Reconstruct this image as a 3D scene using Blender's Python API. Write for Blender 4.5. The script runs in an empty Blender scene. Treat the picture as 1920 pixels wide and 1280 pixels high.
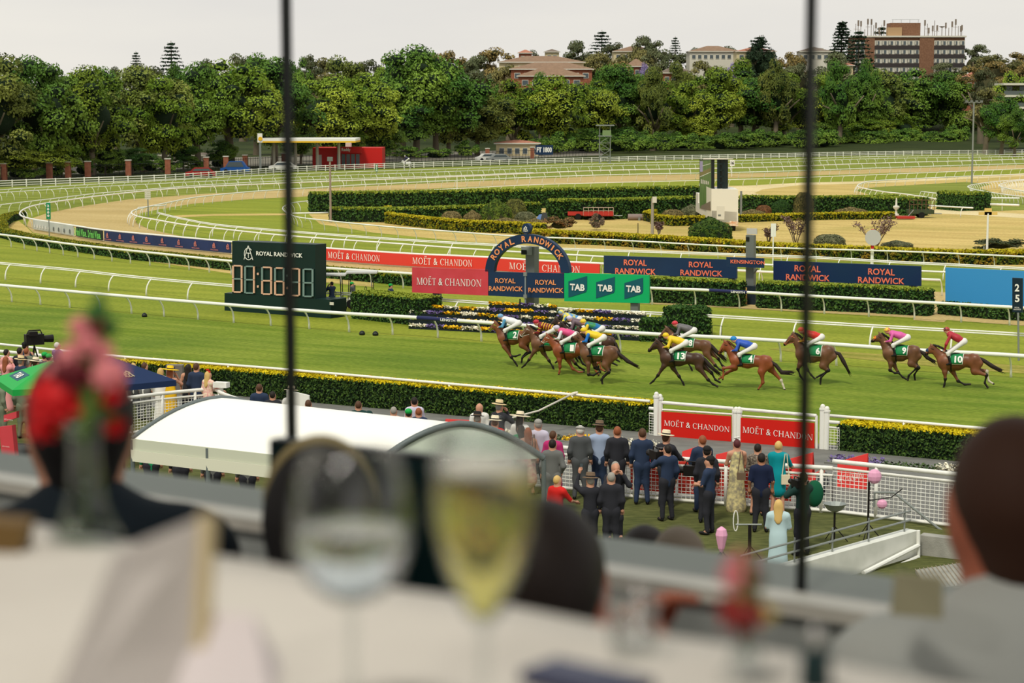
import bpy, math, random
import numpy as np
from mathutils import Vector, Matrix
random.seed(7); np.random.seed(7)
SC = bpy.context.scene
COL = SC.collection

# ---------------------------------------------------------------- camera
FPX = 3733.0                      # focal length in pixels of the 1920 px wide frame (70 mm)
HC = 11.0
PITCH = math.atan(445.0/FPX)
CAMP = Vector((0, 0, HC))
FWD = Vector((0, math.cos(PITCH), -math.sin(PITCH)))
UPV = Vector((0, math.sin(PITCH), math.cos(PITCH)))
RGT = Vector((1, 0, 0))
cam_d = bpy.data.cameras.new('camera')
cam_d.sensor_width = 36.0
cam_d.lens = FPX*36.0/1920.0
cam_d.clip_start = 0.05
cam_d.clip_end = 4000
cam_d.dof.use_dof = True
cam_d.dof.focus_distance = 70.0
cam_d.dof.aperture_fstop = 3.7
cam = bpy.data.objects.new('camera', cam_d)
COL.objects.link(cam)
cam.location = CAMP
cam.rotation_euler = (math.pi/2-PITCH, 0, 0)
SC.camera = cam

# ---------------------------------------------------------------- world, sun, exposure
world = bpy.data.worlds.new('world'); SC.world = world
world.use_nodes = True
wn = world.node_tree; wn.nodes.clear()
wo = wn.nodes.new('ShaderNodeOutputWorld'); wb = wn.nodes.new('ShaderNodeBackground')
tc = wn.nodes.new('ShaderNodeTexCoord'); sp = wn.nodes.new('ShaderNodeSeparateXYZ')
cr = wn.nodes.new('ShaderNodeValToRGB')
mpw = wn.nodes.new('ShaderNodeMapping'); mpw.inputs['Scale'].default_value = (2, 2, 9)
nzw = wn.nodes.new('ShaderNodeTexNoise'); nzw.inputs['Scale'].default_value = 1.6; nzw.inputs['Detail'].default_value = 5
mxw = wn.nodes.new('ShaderNodeMixRGB'); mxw.blend_type = 'MULTIPLY'; mxw.inputs[0].default_value = 1.0
crn = wn.nodes.new('ShaderNodeValToRGB')
crn.color_ramp.elements[0].position = 0.35; crn.color_ramp.elements[0].color = (.93, .93, .945, 1)
crn.color_ramp.elements[1].position = 0.65; crn.color_ramp.elements[1].color = (1.03, 1.02, 1.0, 1)
wn.links.new(tc.outputs['Generated'], sp.inputs[0]); wn.links.new(sp.outputs['Z'], cr.inputs[0])
wn.links.new(tc.outputs['Generated'], mpw.inputs[0]); wn.links.new(mpw.outputs[0], nzw.inputs[0]); wn.links.new(nzw.outputs[0], crn.inputs[0])
cr.color_ramp.elements[0].position = 0.0; cr.color_ramp.elements[0].color = (.84, .785, .745, 1)
cr.color_ramp.elements[1].position = 0.6; cr.color_ramp.elements[1].color = (.80, .81, .82, 1)
wn.links.new(cr.outputs[0], mxw.inputs[1]); wn.links.new(crn.outputs[0], mxw.inputs[2])
wn.links.new(mxw.outputs[0], wb.inputs[0]); wb.inputs[1].default_value = 1.07
wn.links.new(wb.outputs[0], wo.inputs[0])
sun_d = bpy.data.lights.new('sun', 'SUN'); sun_d.energy = 2.5; sun_d.angle = math.radians(9); sun_d.color = (1, .93, .80)
sun = bpy.data.objects.new('sun', sun_d); COL.objects.link(sun)
sun.rotation_euler = (math.radians(33), math.radians(-16), 0)
SC.view_settings.view_transform = 'Standard'
SC.view_settings.look = 'None'
SC.view_settings.exposure = 0.0
SC.view_settings.gamma = 1.0
SC.view_settings.use_curve_mapping = False
SC.cycles.transparent_max_bounces = 16
SC.cycles.max_bounces = 9
SC.cycles.caustics_refractive = False
SC.cycles.caustics_reflective = False

# ---------------------------------------------------------------- projection helpers
def ray(px, py):
    return FWD + RGT*((px-960)/FPX) - UPV*((py-640)/FPX)
def P(px, py, z=0.0):
    d = ray(px, py); t = (z-HC)/d.z
    return CAMP + d*t
def PD(px, py, D):                 # point at depth D
    return CAMP + ray(px, py)*D
def depth(p):
    return (Vector(p)-CAMP).dot(FWD)
def PXM(px, py, z=0.0):            # pixels per metre there
    return FPX/depth(P(px, py, z))
def ZAT(p, py):                    # height above p's footprint which shows at image row py
    x, y = p[0], p[1]
    k = (640-py)/FPX               # (v.UPV)/(v.FWD) = k ; v=(x,y,dz)
    c, s = math.cos(PITCH), math.sin(PITCH)
    # y*s + dz*c = k*(y*c - dz*s)
    return HC + y*(k*c - s)/(c + k*s)

# ---------------------------------------------------------------- materials
def lin(c):
    return tuple((x/255.0/12.92 if x/255.0 <= .04045 else ((x/255.0+.055)/1.055)**2.4) for x in c)
MATS = {}
def M(name, rgb, rough=.75, rgb2=None, scale=6.0, spec=.25, metal=0.0, bump=0.0, bscale=30, detail=3, emit=0, coord='Object', lo=.35, hi=.65, stretch=None, rand=0.0):
    if name in MATS: return MATS[name]
    m = bpy.data.materials.new(name); m.use_nodes = True
    nt = m.node_tree; b = nt.nodes['Principled BSDF']
    b.inputs['Roughness'].default_value = rough
    b.inputs['Specular IOR Level'].default_value = spec
    b.inputs['Metallic'].default_value = metal
    c1 = lin(rgb)+(1,)
    b.inputs['Base Color'].default_value = c1
    col = None
    co = nt.nodes.new('ShaderNodeTexCoord')
    src = co.outputs[coord]
    if stretch:
        mp = nt.nodes.new('ShaderNodeMapping'); mp.inputs['Scale'].default_value = stretch[:3]
        if len(stretch) > 3: mp.inputs['Rotation'].default_value = (0, 0, stretch[3])
        nt.links.new(src, mp.inputs[0]); src = mp.outputs[0]
    if rgb2 is not None:
        n = nt.nodes.new('ShaderNodeTexNoise'); n.inputs['Scale'].default_value = scale; n.inputs['Detail'].default_value = detail
        nt.links.new(src, n.inputs['Vector'])
        r = nt.nodes.new('ShaderNodeValToRGB')
        r.color_ramp.elements[0].position = lo; r.color_ramp.elements[0].color = c1
        r.color_ramp.elements[1].position = hi; r.color_ramp.elements[1].color = lin(rgb2)+(1,)
        nt.links.new(n.outputs[0], r.inputs[0]); col = r.outputs[0]
        nt.links.new(col, b.inputs['Base Color'])
    if rand:
        oi = nt.nodes.new('ShaderNodeObjectInfo'); mr = nt.nodes.new('ShaderNodeMapRange')
        mr.inputs['To Min'].default_value = 1-rand; mr.inputs['To Max'].default_value = 1+rand
        nt.links.new(oi.outputs['Random'], mr.inputs['Value'])
        hs = nt.nodes.new('ShaderNodeHueSaturation')
        nt.links.new(mr.outputs[0], hs.inputs['Value'])
        if col is not None: nt.links.new(col, hs.inputs['Color'])
        else: hs.inputs['Color'].default_value = c1
        nt.links.new(hs.outputs[0], b.inputs['Base Color'])
    if bump:
        nb = nt.nodes.new('ShaderNodeTexNoise'); nb.inputs['Scale'].default_value = bscale; nb.inputs['Detail'].default_value = 4
        nt.links.new(src, nb.inputs['Vector'])
        bp = nt.nodes.new('ShaderNodeBump'); bp.inputs['Strength'].default_value = bump; bp.inputs['Distance'].default_value = .1
        nt.links.new(nb.outputs[0], bp.inputs['Height']); nt.links.new(bp.outputs[0], b.inputs['Normal'])
    if emit:
        b.inputs['Emission Color'].default_value = c1; b.inputs['Emission Strength'].default_value = emit
        if col is not None: nt.links.new(col, b.inputs['Emission Color'])
    MATS[name] = m
    return m
def glassy(name, tint=(255, 255, 255), gloss=.08, rough=.02, ior=None):
    if name in MATS: return MATS[name]
    m = bpy.data.materials.new(name); m.use_nodes = True; nt = m.node_tree
    nt.nodes.clear()
    o = nt.nodes.new('ShaderNodeOutputMaterial'); mx = nt.nodes.new('ShaderNodeMixShader')
    t = nt.nodes.new('ShaderNodeBsdfTransparent'); g = nt.nodes.new('ShaderNodeBsdfGlossy')
    t.inputs[0].default_value = lin(tint)+(1,); g.inputs['Roughness'].default_value = rough
    lw = nt.nodes.new('ShaderNodeLayerWeight'); lw.inputs[0].default_value = .12
    mm = nt.nodes.new('ShaderNodeMath'); mm.operation = 'MULTIPLY'; mm.inputs[1].default_value = gloss*6
    ad = nt.nodes.new('ShaderNodeMath'); ad.operation = 'ADD'; ad.inputs[1].default_value = gloss*.4; ad.use_clamp = True
    nt.links.new(lw.outputs['Fresnel'], mm.inputs[0]); nt.links.new(mm.outputs[0], ad.inputs[0]); nt.links.new(ad.outputs[0], mx.inputs[0])
    nt.links.new(t.outputs[0], mx.inputs[1]); nt.links.new(g.outputs[0], mx.inputs[2]); nt.links.new(mx.outputs[0], o.inputs[0])
    MATS[name] = m
    return m

def liquid(name, c, ior=1.33):
    m = bpy.data.materials.new(name); m.use_nodes = True; b = m.node_tree.nodes['Principled BSDF']
    b.inputs['Base Color'].default_value = lin(c)+(1,); b.inputs['Transmission Weight'].default_value = 1.0; b.inputs['IOR'].default_value = ior; b.inputs['Roughness'].default_value = .0
    return m
# ---------------------------------------------------------------- object helpers
def props(o, label=None, cat=None, group=None, kind=None):
    if label: o['label'] = label
    if cat: o['category'] = cat
    if group: o['group'] = group
    if kind: o['kind'] = kind
    return o
def thing(name, label, cat, loc=(0, 0, 0), rotz=0.0, group=None, kind=None, scale=None):
    o = bpy.data.objects.new(name, None); COL.objects.link(o)
    o.location = loc; o.rotation_euler = (0, 0, rotz); o.empty_display_size = .2
    if scale: o.scale = (scale,)*3 if not hasattr(scale, '__len__') else scale
    return props(o, label, cat, group, kind)
def link(name, me, parent=None, loc=None, mat=None, rot=None, scale=None):
    o = bpy.data.objects.new(name, me); COL.objects.link(o)
    if parent is not None: o.parent = parent
    if loc is not None: o.location = loc
    if rot is not None: o.rotation_euler = rot
    if scale is not None: o.scale = (scale,)*3 if not hasattr(scale, '__len__') else scale
    if mat is not None:
        if me.materials and me.materials[0] is not None and me.materials[0] != mat:
            o.material_slots[0].link = 'OBJECT'; o.material_slots[0].material = mat
        elif not me.materials: me.materials.append(mat)
    return o
def copy_tree(o, parent=None):
    c = o.copy(); COL.objects.link(c)
    if parent is not None: c.parent = parent
    for ch in [x for x in KIDS(o)]: copy_tree(ch, c)
    return c
def KIDS(o): return list(o.children)

class MB:
    def __init__(s): s.v = []; s.f = []; s.m = []; s.cm = 0
    def add(s, vs, fs):
        n = len(s.v); s.v += [tuple(v) for v in vs]; s.f += [tuple(i+n for i in f) for f in fs]; s.m += [s.cm]*len(fs)
        return s
    def box(s, c, d, rz=0.0, mat=None):
        hx, hy, hz = d[0]/2, d[1]/2, d[2]/2
        ca, sa = math.cos(rz), math.sin(rz)
        vs = []
        for z in (-hz, hz):
            for x, y in ((-hx, -hy), (hx, -hy), (hx, hy), (-hx, hy)):
                vs.append((c[0]+x*ca-y*sa, c[1]+x*sa+y*ca, c[2]+z))
        return s.add(vs, [(3, 2, 1, 0), (4, 5, 6, 7), (0, 1, 5, 4), (1, 2, 6, 5), (2, 3, 7, 6), (3, 0, 4, 7)])
    def prism(s, pts, z0, z1):       # closed polygon of (x,y) (ccw) extruded in z
        n = len(pts)
        vs = [(p[0], p[1], z0) for p in pts]+[(p[0], p[1], z1) for p in pts]
        fs = [tuple(range(n-1, -1, -1)), tuple(range(n, 2*n))]+[(i, (i+1) % n, n+(i+1) % n, n+i) for i in range(n)]
        return s.add(vs, fs)
    def slab(s, a, b, c, d, t):      # quad a,b,c,d extruded by vector t
        t = Vector(t); q = [Vector(x) for x in (a, b, c, d)]
        vs = q+[x+t for x in q]
        return s.add(vs, [(3, 2, 1, 0), (4, 5, 6, 7), (0, 1, 5, 4), (1, 2, 6, 5), (2, 3, 7, 6), (3, 0, 4, 7)])
    def tube(s, pts, r, n=8, cap=True, flat=1.0):
        pts = [Vector(p) for p in pts]
        rs = r if hasattr(r, '__len__') else [r]*len(pts)
        vs = []; fs = []; up = Vector((0, 0, 1)); prev = None
        for i, p in enumerate(pts):
            t = (pts[min(i+1, len(pts)-1)]-pts[max(i-1, 0)])
            if t.length < 1e-9: t = Vector((0, 0, 1))
            t.normalize()
            if prev is None:
                a = t.cross(up if abs(t.z) < .95 else Vector((1, 0, 0))).normalized()
            else:
                a = prev - t*prev.dot(t)
                a = a.normalized() if a.length > 1e-6 else t.cross(up).normalized()
            prev = a; b = t.cross(a)
            for k in range(n):
                w = 2*math.pi*k/n
                vs.append(p + a*(math.cos(w)*rs[i]) + b*(math.sin(w)*rs[i]*flat))
        for i in range(len(pts)-1):
            for k in range(n):
                k2 = (k+1) % n
                fs.append((i*n+k, i*n+k2, (i+1)*n+k2, (i+1)*n+k))
        if cap:
            fs.append(tuple(range(n-1, -1, -1))); e = (len(pts)-1)*n
            fs.append(tuple(range(e, e+n)))
        return s.add(vs, fs)
    def lathe(s, prof, n=20, c=(0, 0, 0), cap=True):
        vs = []; fs = []
        for r, z in prof:
            for k in range(n):
                w = 2*math.pi*k/n
                vs.append((c[0]+r*math.cos(w), c[1]+r*math.sin(w), c[2]+z))
        for i in range(len(prof)-1):
            for k in range(n):
                k2 = (k+1) % n
                fs.append((i*n+k, i*n+k2, (i+1)*n+k2, (i+1)*n+k))
        if cap:
            if prof[0][0] > 1e-6: fs.append(tuple(range(n-1, -1, -1)))
            if prof[-1][0] > 1e-6:
                e = (len(prof)-1)*n; fs.append(tuple(range(e, e+n)))
        return s.add(vs, fs)
    def ell(s, c, r, n=12, m=8, rot=None):
        vs = []; fs = []
        for i in range(m+1):
            ph = math.pi*i/m
            for k in range(n):
                w = 2*math.pi*k/n
                v = Vector((r[0]*math.sin(ph)*math.cos(w), r[1]*math.sin(ph)*math.sin(w), -r[2]*math.cos(ph)))
                if rot is not None: v = rot @ v
                vs.append(v+Vector(c))
        for i in range(m):
            for k in range(n):
                k2 = (k+1) % n
                fs.append((i*n+k, i*n+k2, (i+1)*n+k2, (i+1)*n+k))
        return s.add(vs, fs)
    def mesh(s, name, smooth=False, off=None):
        me = bpy.data.meshes.new(name)
        v = s.v if off is None else [(a-off[0], b-off[1], c-off[2]) for a, b, c in s.v]
        me.from_pydata(v, [], s.f)
        if smooth: me.shade_smooth()
        if any(s.m): me.polygons.foreach_set('material_index', s.m)
        me.update()
        return me
    def build(s, name, mat=None, parent=None, smooth=False, world=True, mats=None):
        off = None
        if parent is not None and world:
            off = tuple(WLOC(parent))
        me = s.mesh(name, smooth, off)
        if mats:
            for m in mats: me.materials.append(m)
        elif mat is not None: me.materials.append(mat)
        o = bpy.data.objects.new(name, me); COL.objects.link(o)
        if parent is not None: o.parent = parent
        return o
def WLOC(o):
    v = Vector(o.location)
    while o.parent is not None:
        o = o.parent; v = v+Vector(o.location)
    return v
def quad_pts_box(mb, p0, p1, z0, z1, th):   # vertical board from ground point p0 to p1
    d = (Vector((p1[0], p1[1], 0))-Vector((p0[0], p0[1], 0))); n = Vector((-d.y, d.x, 0)).normalized()*th
    a = Vector((p0[0], p0[1], z0)); b = Vector((p1[0], p1[1], z0)); c = Vector((p1[0], p1[1], z1)); e = Vector((p0[0], p0[1], z1))
    mb.slab(a, b, c, e, n)
def crom(pts, step):               # Catmull-Rom through 3d points, resampled at ~step metres
    pts = [Vector(p) for p in pts]
    out = []
    for i in range(len(pts)-1):
        p0 = pts[max(i-1, 0)]; p1 = pts[i]; p2 = pts[i+1]; p3 = pts[min(i+2, len(pts)-1)]
        L = (p2-p1).length; n = max(2, int(L/step*3))
        t0 = 0; t1 = max((p1-p0).length, 1e-3)**.5; t1 = t1 if i > 0 else max(L, 1e-3)**.5
        t2 = t1+max(L, 1e-3)**.5; t3 = t2+(max((p3-p2).length, 1e-3)**.5 if i < len(pts)-2 else max(L, 1e-3)**.5)
        if i == 0: p0 = p1*2-p2
        if i == len(pts)-2: p3 = p2*2-p1
        for k in range(n):
            t = t1+(t2-t1)*k/n
            A1 = p0*((t1-t)/(t1-t0))+p1*((t-t0)/(t1-t0)); A2 = p1*((t2-t)/(t2-t1))+p2*((t-t1)/(t2-t1)); A3 = p2*((t3-t)/(t3-t2))+p3*((t-t2)/(t3-t2))
            B1 = A1*((t2-t)/(t2-t0))+A2*((t-t0)/(t2-t0)); B2 = A2*((t3-t)/(t3-t1))+A3*((t-t1)/(t3-t1))
            out.append(B1*((t2-t)/(t2-t1))+B2*((t-t1)/(t2-t1)))
    out.append(pts[-1])
    # resample
    res = [out[0]]; acc = 0
    for a, b in zip(out[:-1], out[1:]):
        L = (b-a).length
        while acc+L >= step:
            f = (step-acc)/L; a = a+(b-a)*f; res.append(a); L = (b-a).length; acc = 0
            if L < 1e-9: break
        acc += L
    if (res[-1]-out[-1]).length > step*.3: res.append(out[-1])
    return res
# ---------------------------------------------------------------- lettering
TXT = {}
def serif_geo(word):
    '''capitals with thick and thin strokes and bracket serifs'''
    V = []; Fc = []; X = 0.0; T, t = .15, .06
    def add(q):
        n = len(V); V.extend([(X+a, b, 0) for a, b in q]); Fc.append(tuple(range(n, n+len(q))))
    def vert(x, w, y0=0, y1=1, s0=1, s1=1):
        add([(x-w/2, y0), (x+w/2, y0), (x+w/2, y1), (x-w/2, y1)])
        if s0: add([(x-w/2-.1, y0), (x+w/2+.1, y0), (x+w/2+.1, y0+.045), (x-w/2-.1, y0+.045)])
        if s1: add([(x-w/2-.1, y1-.045), (x+w/2+.1, y1-.045), (x+w/2+.1, y1), (x-w/2-.1, y1)])
    def bar(x0, x1, y, w=t): add([(x0, y-w/2), (x1, y-w/2), (x1, y+w/2), (x0, y+w/2)])
    def diag(x0, y0, x1, y1, w): add([(x0-w/2, y0), (x0+w/2, y0), (x1+w/2, y1), (x1-w/2, y1)])
    def ring(cx, rx, a0, a1, ry=.52, wi=.15, wt=.055, n=20):
        for i in range(n):
            p, q = [math.radians(a0+(a1-a0)*(i+k)/n) for k in (0, 1)]
            add([(cx+(rx-wi)*math.cos(p), .5+(ry-wt)*math.sin(p)), (cx+rx*math.cos(p), .5+ry*math.sin(p)), (cx+rx*math.cos(q), .5+ry*math.sin(q)), (cx+(rx-wi)*math.cos(q), .5+(ry-wt)*math.sin(q))])
    for c in word:
        if c == 'M': vert(.13, t); diag(.6, 0, .2, 1, T); diag(.6, 0, 1.0, 1, t); vert(1.06, T); X += 1.32
        elif c == 'O': ring(.46, .44, 0, 360); X += 1.06
        elif c in 'EË':
            vert(.18, T); bar(.1, .6, .97); bar(.1, .52, .52); bar(.1, .64, .03); add([(.58, .8), (.62, .8), (.62, 1), (.56, 1)]); add([(.6, 0), (.66, 0), (.66, .22), (.63, .22)])
            if c == 'Ë':
                for x in (.22, .46): add([(x, 1.14), (x+.13, 1.14), (x+.13, 1.28), (x, 1.28)])
            X += .82
        elif c == 'T': vert(.4, T, s1=0); bar(.02, .78, .97); add([(.02, .78), (.06, .78), (.08, 1), (.02, 1)]); add([(.74, .78), (.78, .78), (.78, 1), (.72, 1)]); X += .94
        elif c == 'C': ring(.46, .44, 45, 315); add([(.76, .72), (.82, .72), (.82, 1), (.78, 1)]); X += .98
        elif c == 'H': vert(.18, T); vert(.86, T); bar(.18, .86, .5); X += 1.16
        elif c == 'A': diag(.1, 0, .44, 1, t); diag(.84, 0, .46, 1, T); bar(.22, .72, .34); bar(0, .24, .025, .05); bar(.7, 1.0, .025, .05); X += 1.06
        elif c == 'N': vert(.13, t); diag(.86, 0, .16, 1, T); vert(.88, t, s0=0); X += 1.12
        elif c == 'D': vert(.18, T); ring(.4, .5, -90, 90, .5, .15, .055, 14); bar(.1, .42, .97); bar(.1, .42, .03); X += 1.04
        elif c == '&':
            me, asp = textmesh('&'); n = len(V); V.extend([(X+v.co.x*.86, v.co.y, 0) for v in me.vertices]); Fc.extend([tuple(n+i for i in p.vertices) for p in me.polygons]); X += 1.0
        else: X += .36
    return V, Fc
def textmesh(body, bold=.0, shear=0, space=1.0):
    k = (body, bold, shear, space)
    if k in TXT: return TXT[k]
    if 'CHANDON' in body or body[0] == '~':
        w = body.lstrip('~'); V, Fc = serif_geo(w)
        a = np.array(V); mn, mx = a.min(0), a.max(0)
        me = bpy.data.meshes.new('lettering'); me.from_pydata([((x-mn[0])/(mx[0]-mn[0]), (y-mn[1])/(mx[1]-mn[1]), 0) for x, y, z in V], [], Fc); me.update()
        TXT[k] = (me, 1.0); return TXT[k]
    cu = bpy.data.curves.new('lettering', 'FONT'); cu.body = body; cu.offset = bold; cu.shear = shear
    cu.space_character = space; cu.resolution_u = 3; cu.extrude = 0.0
    ob = bpy.data.objects.new('t', cu)
    me = bpy.data.meshes.new_from_object(ob)
    bpy.data.objects.remove(ob)
    co = np.zeros(len(me.vertices)*3, 'f'); me.vertices.foreach_get('co', co); co = co.reshape(-1, 3)
    mn = co.min(0); mx = co.max(0)
    # cap height from a plain capital
    co[:, 0] = (co[:, 0]-mn[0])/(mx[0]-mn[0]); co[:, 1] = (co[:, 1]-mn[1])/(mx[1]-mn[1])
    me.vertices.foreach_set('co', co.ravel()); me.update()
    TXT[k] = (me, float((mx[0]-mn[0])/(mx[1]-mn[1])))
    return TXT[k]
def put_text(body, a, ux, uz, w, h, mat, parent, bold=.0, off=.02, space=1.0, name='lettering', label=None):
    """lower left corner a, right vector ux, up vector uz, size w x h; stands off the face by off"""
    me0, asp = textmesh(body, bold, 0, space)
    ux = Vector(ux).normalized(); uz = Vector(uz).normalized(); n = ux.cross(uz)
    base = WLOC(parent) if parent is not None else Vector((0, 0, 0))
    a = Vector(a)+n*off-base
    co = np.zeros(len(me0.vertices)*3, 'f'); me0.vertices.foreach_get('co', co); co = co.reshape(-1, 3)
    out = np.array(a)[None, :]+co[:, :1]*np.array(ux*w)[None, :]+co[:, 1:2]*np.array(uz*h)[None, :]
    me = me0.copy(); me.vertices.foreach_set('co', out.astype('f').ravel()); me.update()
    me.materials.clear(); me.materials.append(mat)
    o = bpy.data.objects.new(name, me); COL.objects.link(o)
    if parent is not None: o.parent = parent
    if label: o['label'] = label
    return o
# ---------------------------------------------------------------- smooth bodies (surface nets on a distance field)
def sdf_mesh(prims, res=.03, k=.03, name='body'):
    """prims: ('c',a,b,r1,r2,flat(x,y,z)) round cones ; ('e',c,(rx,ry,rz),rotm or None) ellipsoids"""
    lo = np.array([1e9]*3); hi = -lo
    for p in prims:
        if p[0] == 'c':
            r = max(p[3], p[4])
            for q in (p[1], p[2]):
                lo = np.minimum(lo, np.array(q)-r); hi = np.maximum(hi, np.array(q)+r)
        else:
            r = max(p[2]); lo = np.minimum(lo, np.array(p[1])-r); hi = np.maximum(hi, np.array(p[1])+r)
    lo = lo-res*2.5; hi = hi+res*2.5
    n = np.maximum(3, np.ceil((hi-lo)/res).astype(int)+1)
    X, Y, Z = np.meshgrid(*[lo[i]+np.arange(n[i])*res for i in range(3)], indexing='ij')
    X = X.astype('f'); Y = Y.astype('f'); Z = Z.astype('f')
    acc = np.zeros(X.shape, 'f')
    for p in prims:
        if p[0] == 'c':
            a = np.array(p[1], 'f'); b = np.array(p[2], 'f'); f = p[5] if len(p) > 5 and p[5] else (1, 1, 1)
            dx, dy, dz = (X-a[0])/f[0], (Y-a[1])/f[1], (Z-a[2])/f[2]
            e = (b-a)/np.array(f, 'f'); L2 = float(e@e)+1e-9
            t = np.clip((dx*e[0]+dy*e[1]+dz*e[2])/L2, 0, 1)
            d = np.sqrt((dx-t*e[0])**2+(dy-t*e[1])**2+(dz-t*e[2])**2)-(p[3]+(p[4]-p[3])*t)
            d = d*min(f)
        else:
            dx, dy, dz = X-p[1][0], Y-p[1][1], Z-p[1][2]
            if p[3] is not None:
                R = p[3]
                dx, dy, dz = (R[0][0]*dx+R[1][0]*dy+R[2][0]*dz, R[0][1]*dx+R[1][1]*dy+R[2][1]*dz, R[0][2]*dx+R[1][2]*dy+R[2][2]*dz)
            r = p[2]
            q = np.sqrt((dx/r[0])**2+(dy/r[1])**2+(dz/r[2])**2)
            d = (q-1)*min(r)*1.0
        acc += np.exp(np.clip(-d/k, -60, 60))
    F = -k*np.log(acc+1e-30)
    ins = F < 0
    c = [ins[dx:n[0]-1+dx, dy:n[1]-1+dy, dz:n[2]-1+dz] for dx in (0, 1) for dy in (0, 1) for dz in (0, 1)]
    s = sum(x.astype('i1') for x in c)
    act = (s > 0) & (s < 8)
    idx = -np.ones(act.shape, 'i4'); nv = int(act.sum()); idx[act] = np.arange(nv)
    I, J, K = np.nonzero(act)
    sm = np.zeros((nv, 3)); ct = np.zeros(nv)
    corners = [(a, b, d) for a in (0, 1) for b in (0, 1) for d in (0, 1)]
    for a in range(8):
        for b in range(a+1, 8):
            ca, cb = corners[a], corners[b]
            if sum(abs(ca[q]-cb[q]) for q in range(3)) != 1: continue
            fa = F[I+ca[0], J+ca[1], K+ca[2]]; fb = F[I+cb[0], J+cb[1], K+cb[2]]
            m = (fa < 0) != (fb < 0)
            t = np.where(m, fa/(fa-fb+1e-12), 0)
            for q in range(3):
                sm[:, q] += np.where(m, ca[q]+t*(cb[q]-ca[q]), 0)
            ct += m
    pos = np.stack([I, J, K], 1)+sm/np.maximum(ct, 1)[:, None]
    pos = lo+pos*res
    quads = []
    for ax in range(3):
        o = [1, 1, 1]; o[ax] = 0
        sl0 = tuple(slice(o[q], n[q]-1) for q in range(3))
        sh = [slice(o[q], n[q]-1) for q in range(3)]; sh[ax] = slice(1, n[ax]) if False else slice(1, n[ax])
        A = ins[sl0]; sh0 = list(sl0); sh0[ax] = slice(1, n[ax]); B = ins[tuple(sh0)]
        cr_ = A != B
        i, j, kk = np.nonzero(cr_)
        i = i+o[0]; j = j+o[1]; kk = kk+o[2]
        u, v = [q for q in range(3) if q != ax]
        def g(du, dv):
            q = [i.copy(), j.copy(), kk.copy()]; q[u] = q[u]-du; q[v] = q[v]-dv
            return idx[q[0], q[1], q[2]]
        f = np.stack([g(1, 1), g(0, 1), g(0, 0), g(1, 0)], 1)
        flip = A[cr_] if ax != 1 else ~A[cr_]
        f = np.where(flip[:, None], f, f[:, ::-1])
        quads.append(f)
    f = np.concatenate(quads); f = f[(f >= 0).all(1)]
    return pos, f
def mesh_np(name, v, f, smooth=True, midx=None):
    me = bpy.data.meshes.new(name)
    me.vertices.add(len(v)); me.vertices.foreach_set('co', np.asarray(v, 'f').ravel())
    k = f.shape[1]
    me.loops.add(len(f)*k); me.loops.foreach_set('vertex_index', f.astype('i4').ravel())
    me.polygons.add(len(f)); me.polygons.foreach_set('loop_start', np.arange(0, len(f)*k, k, dtype='i4'))
    if smooth: me.polygons.foreach_set('use_smooth', np.ones(len(f), bool))
    if midx is not None: me.polygons.foreach_set('material_index', midx.astype('i4'))
    me.update(calc_edges=True)
    return me
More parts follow.
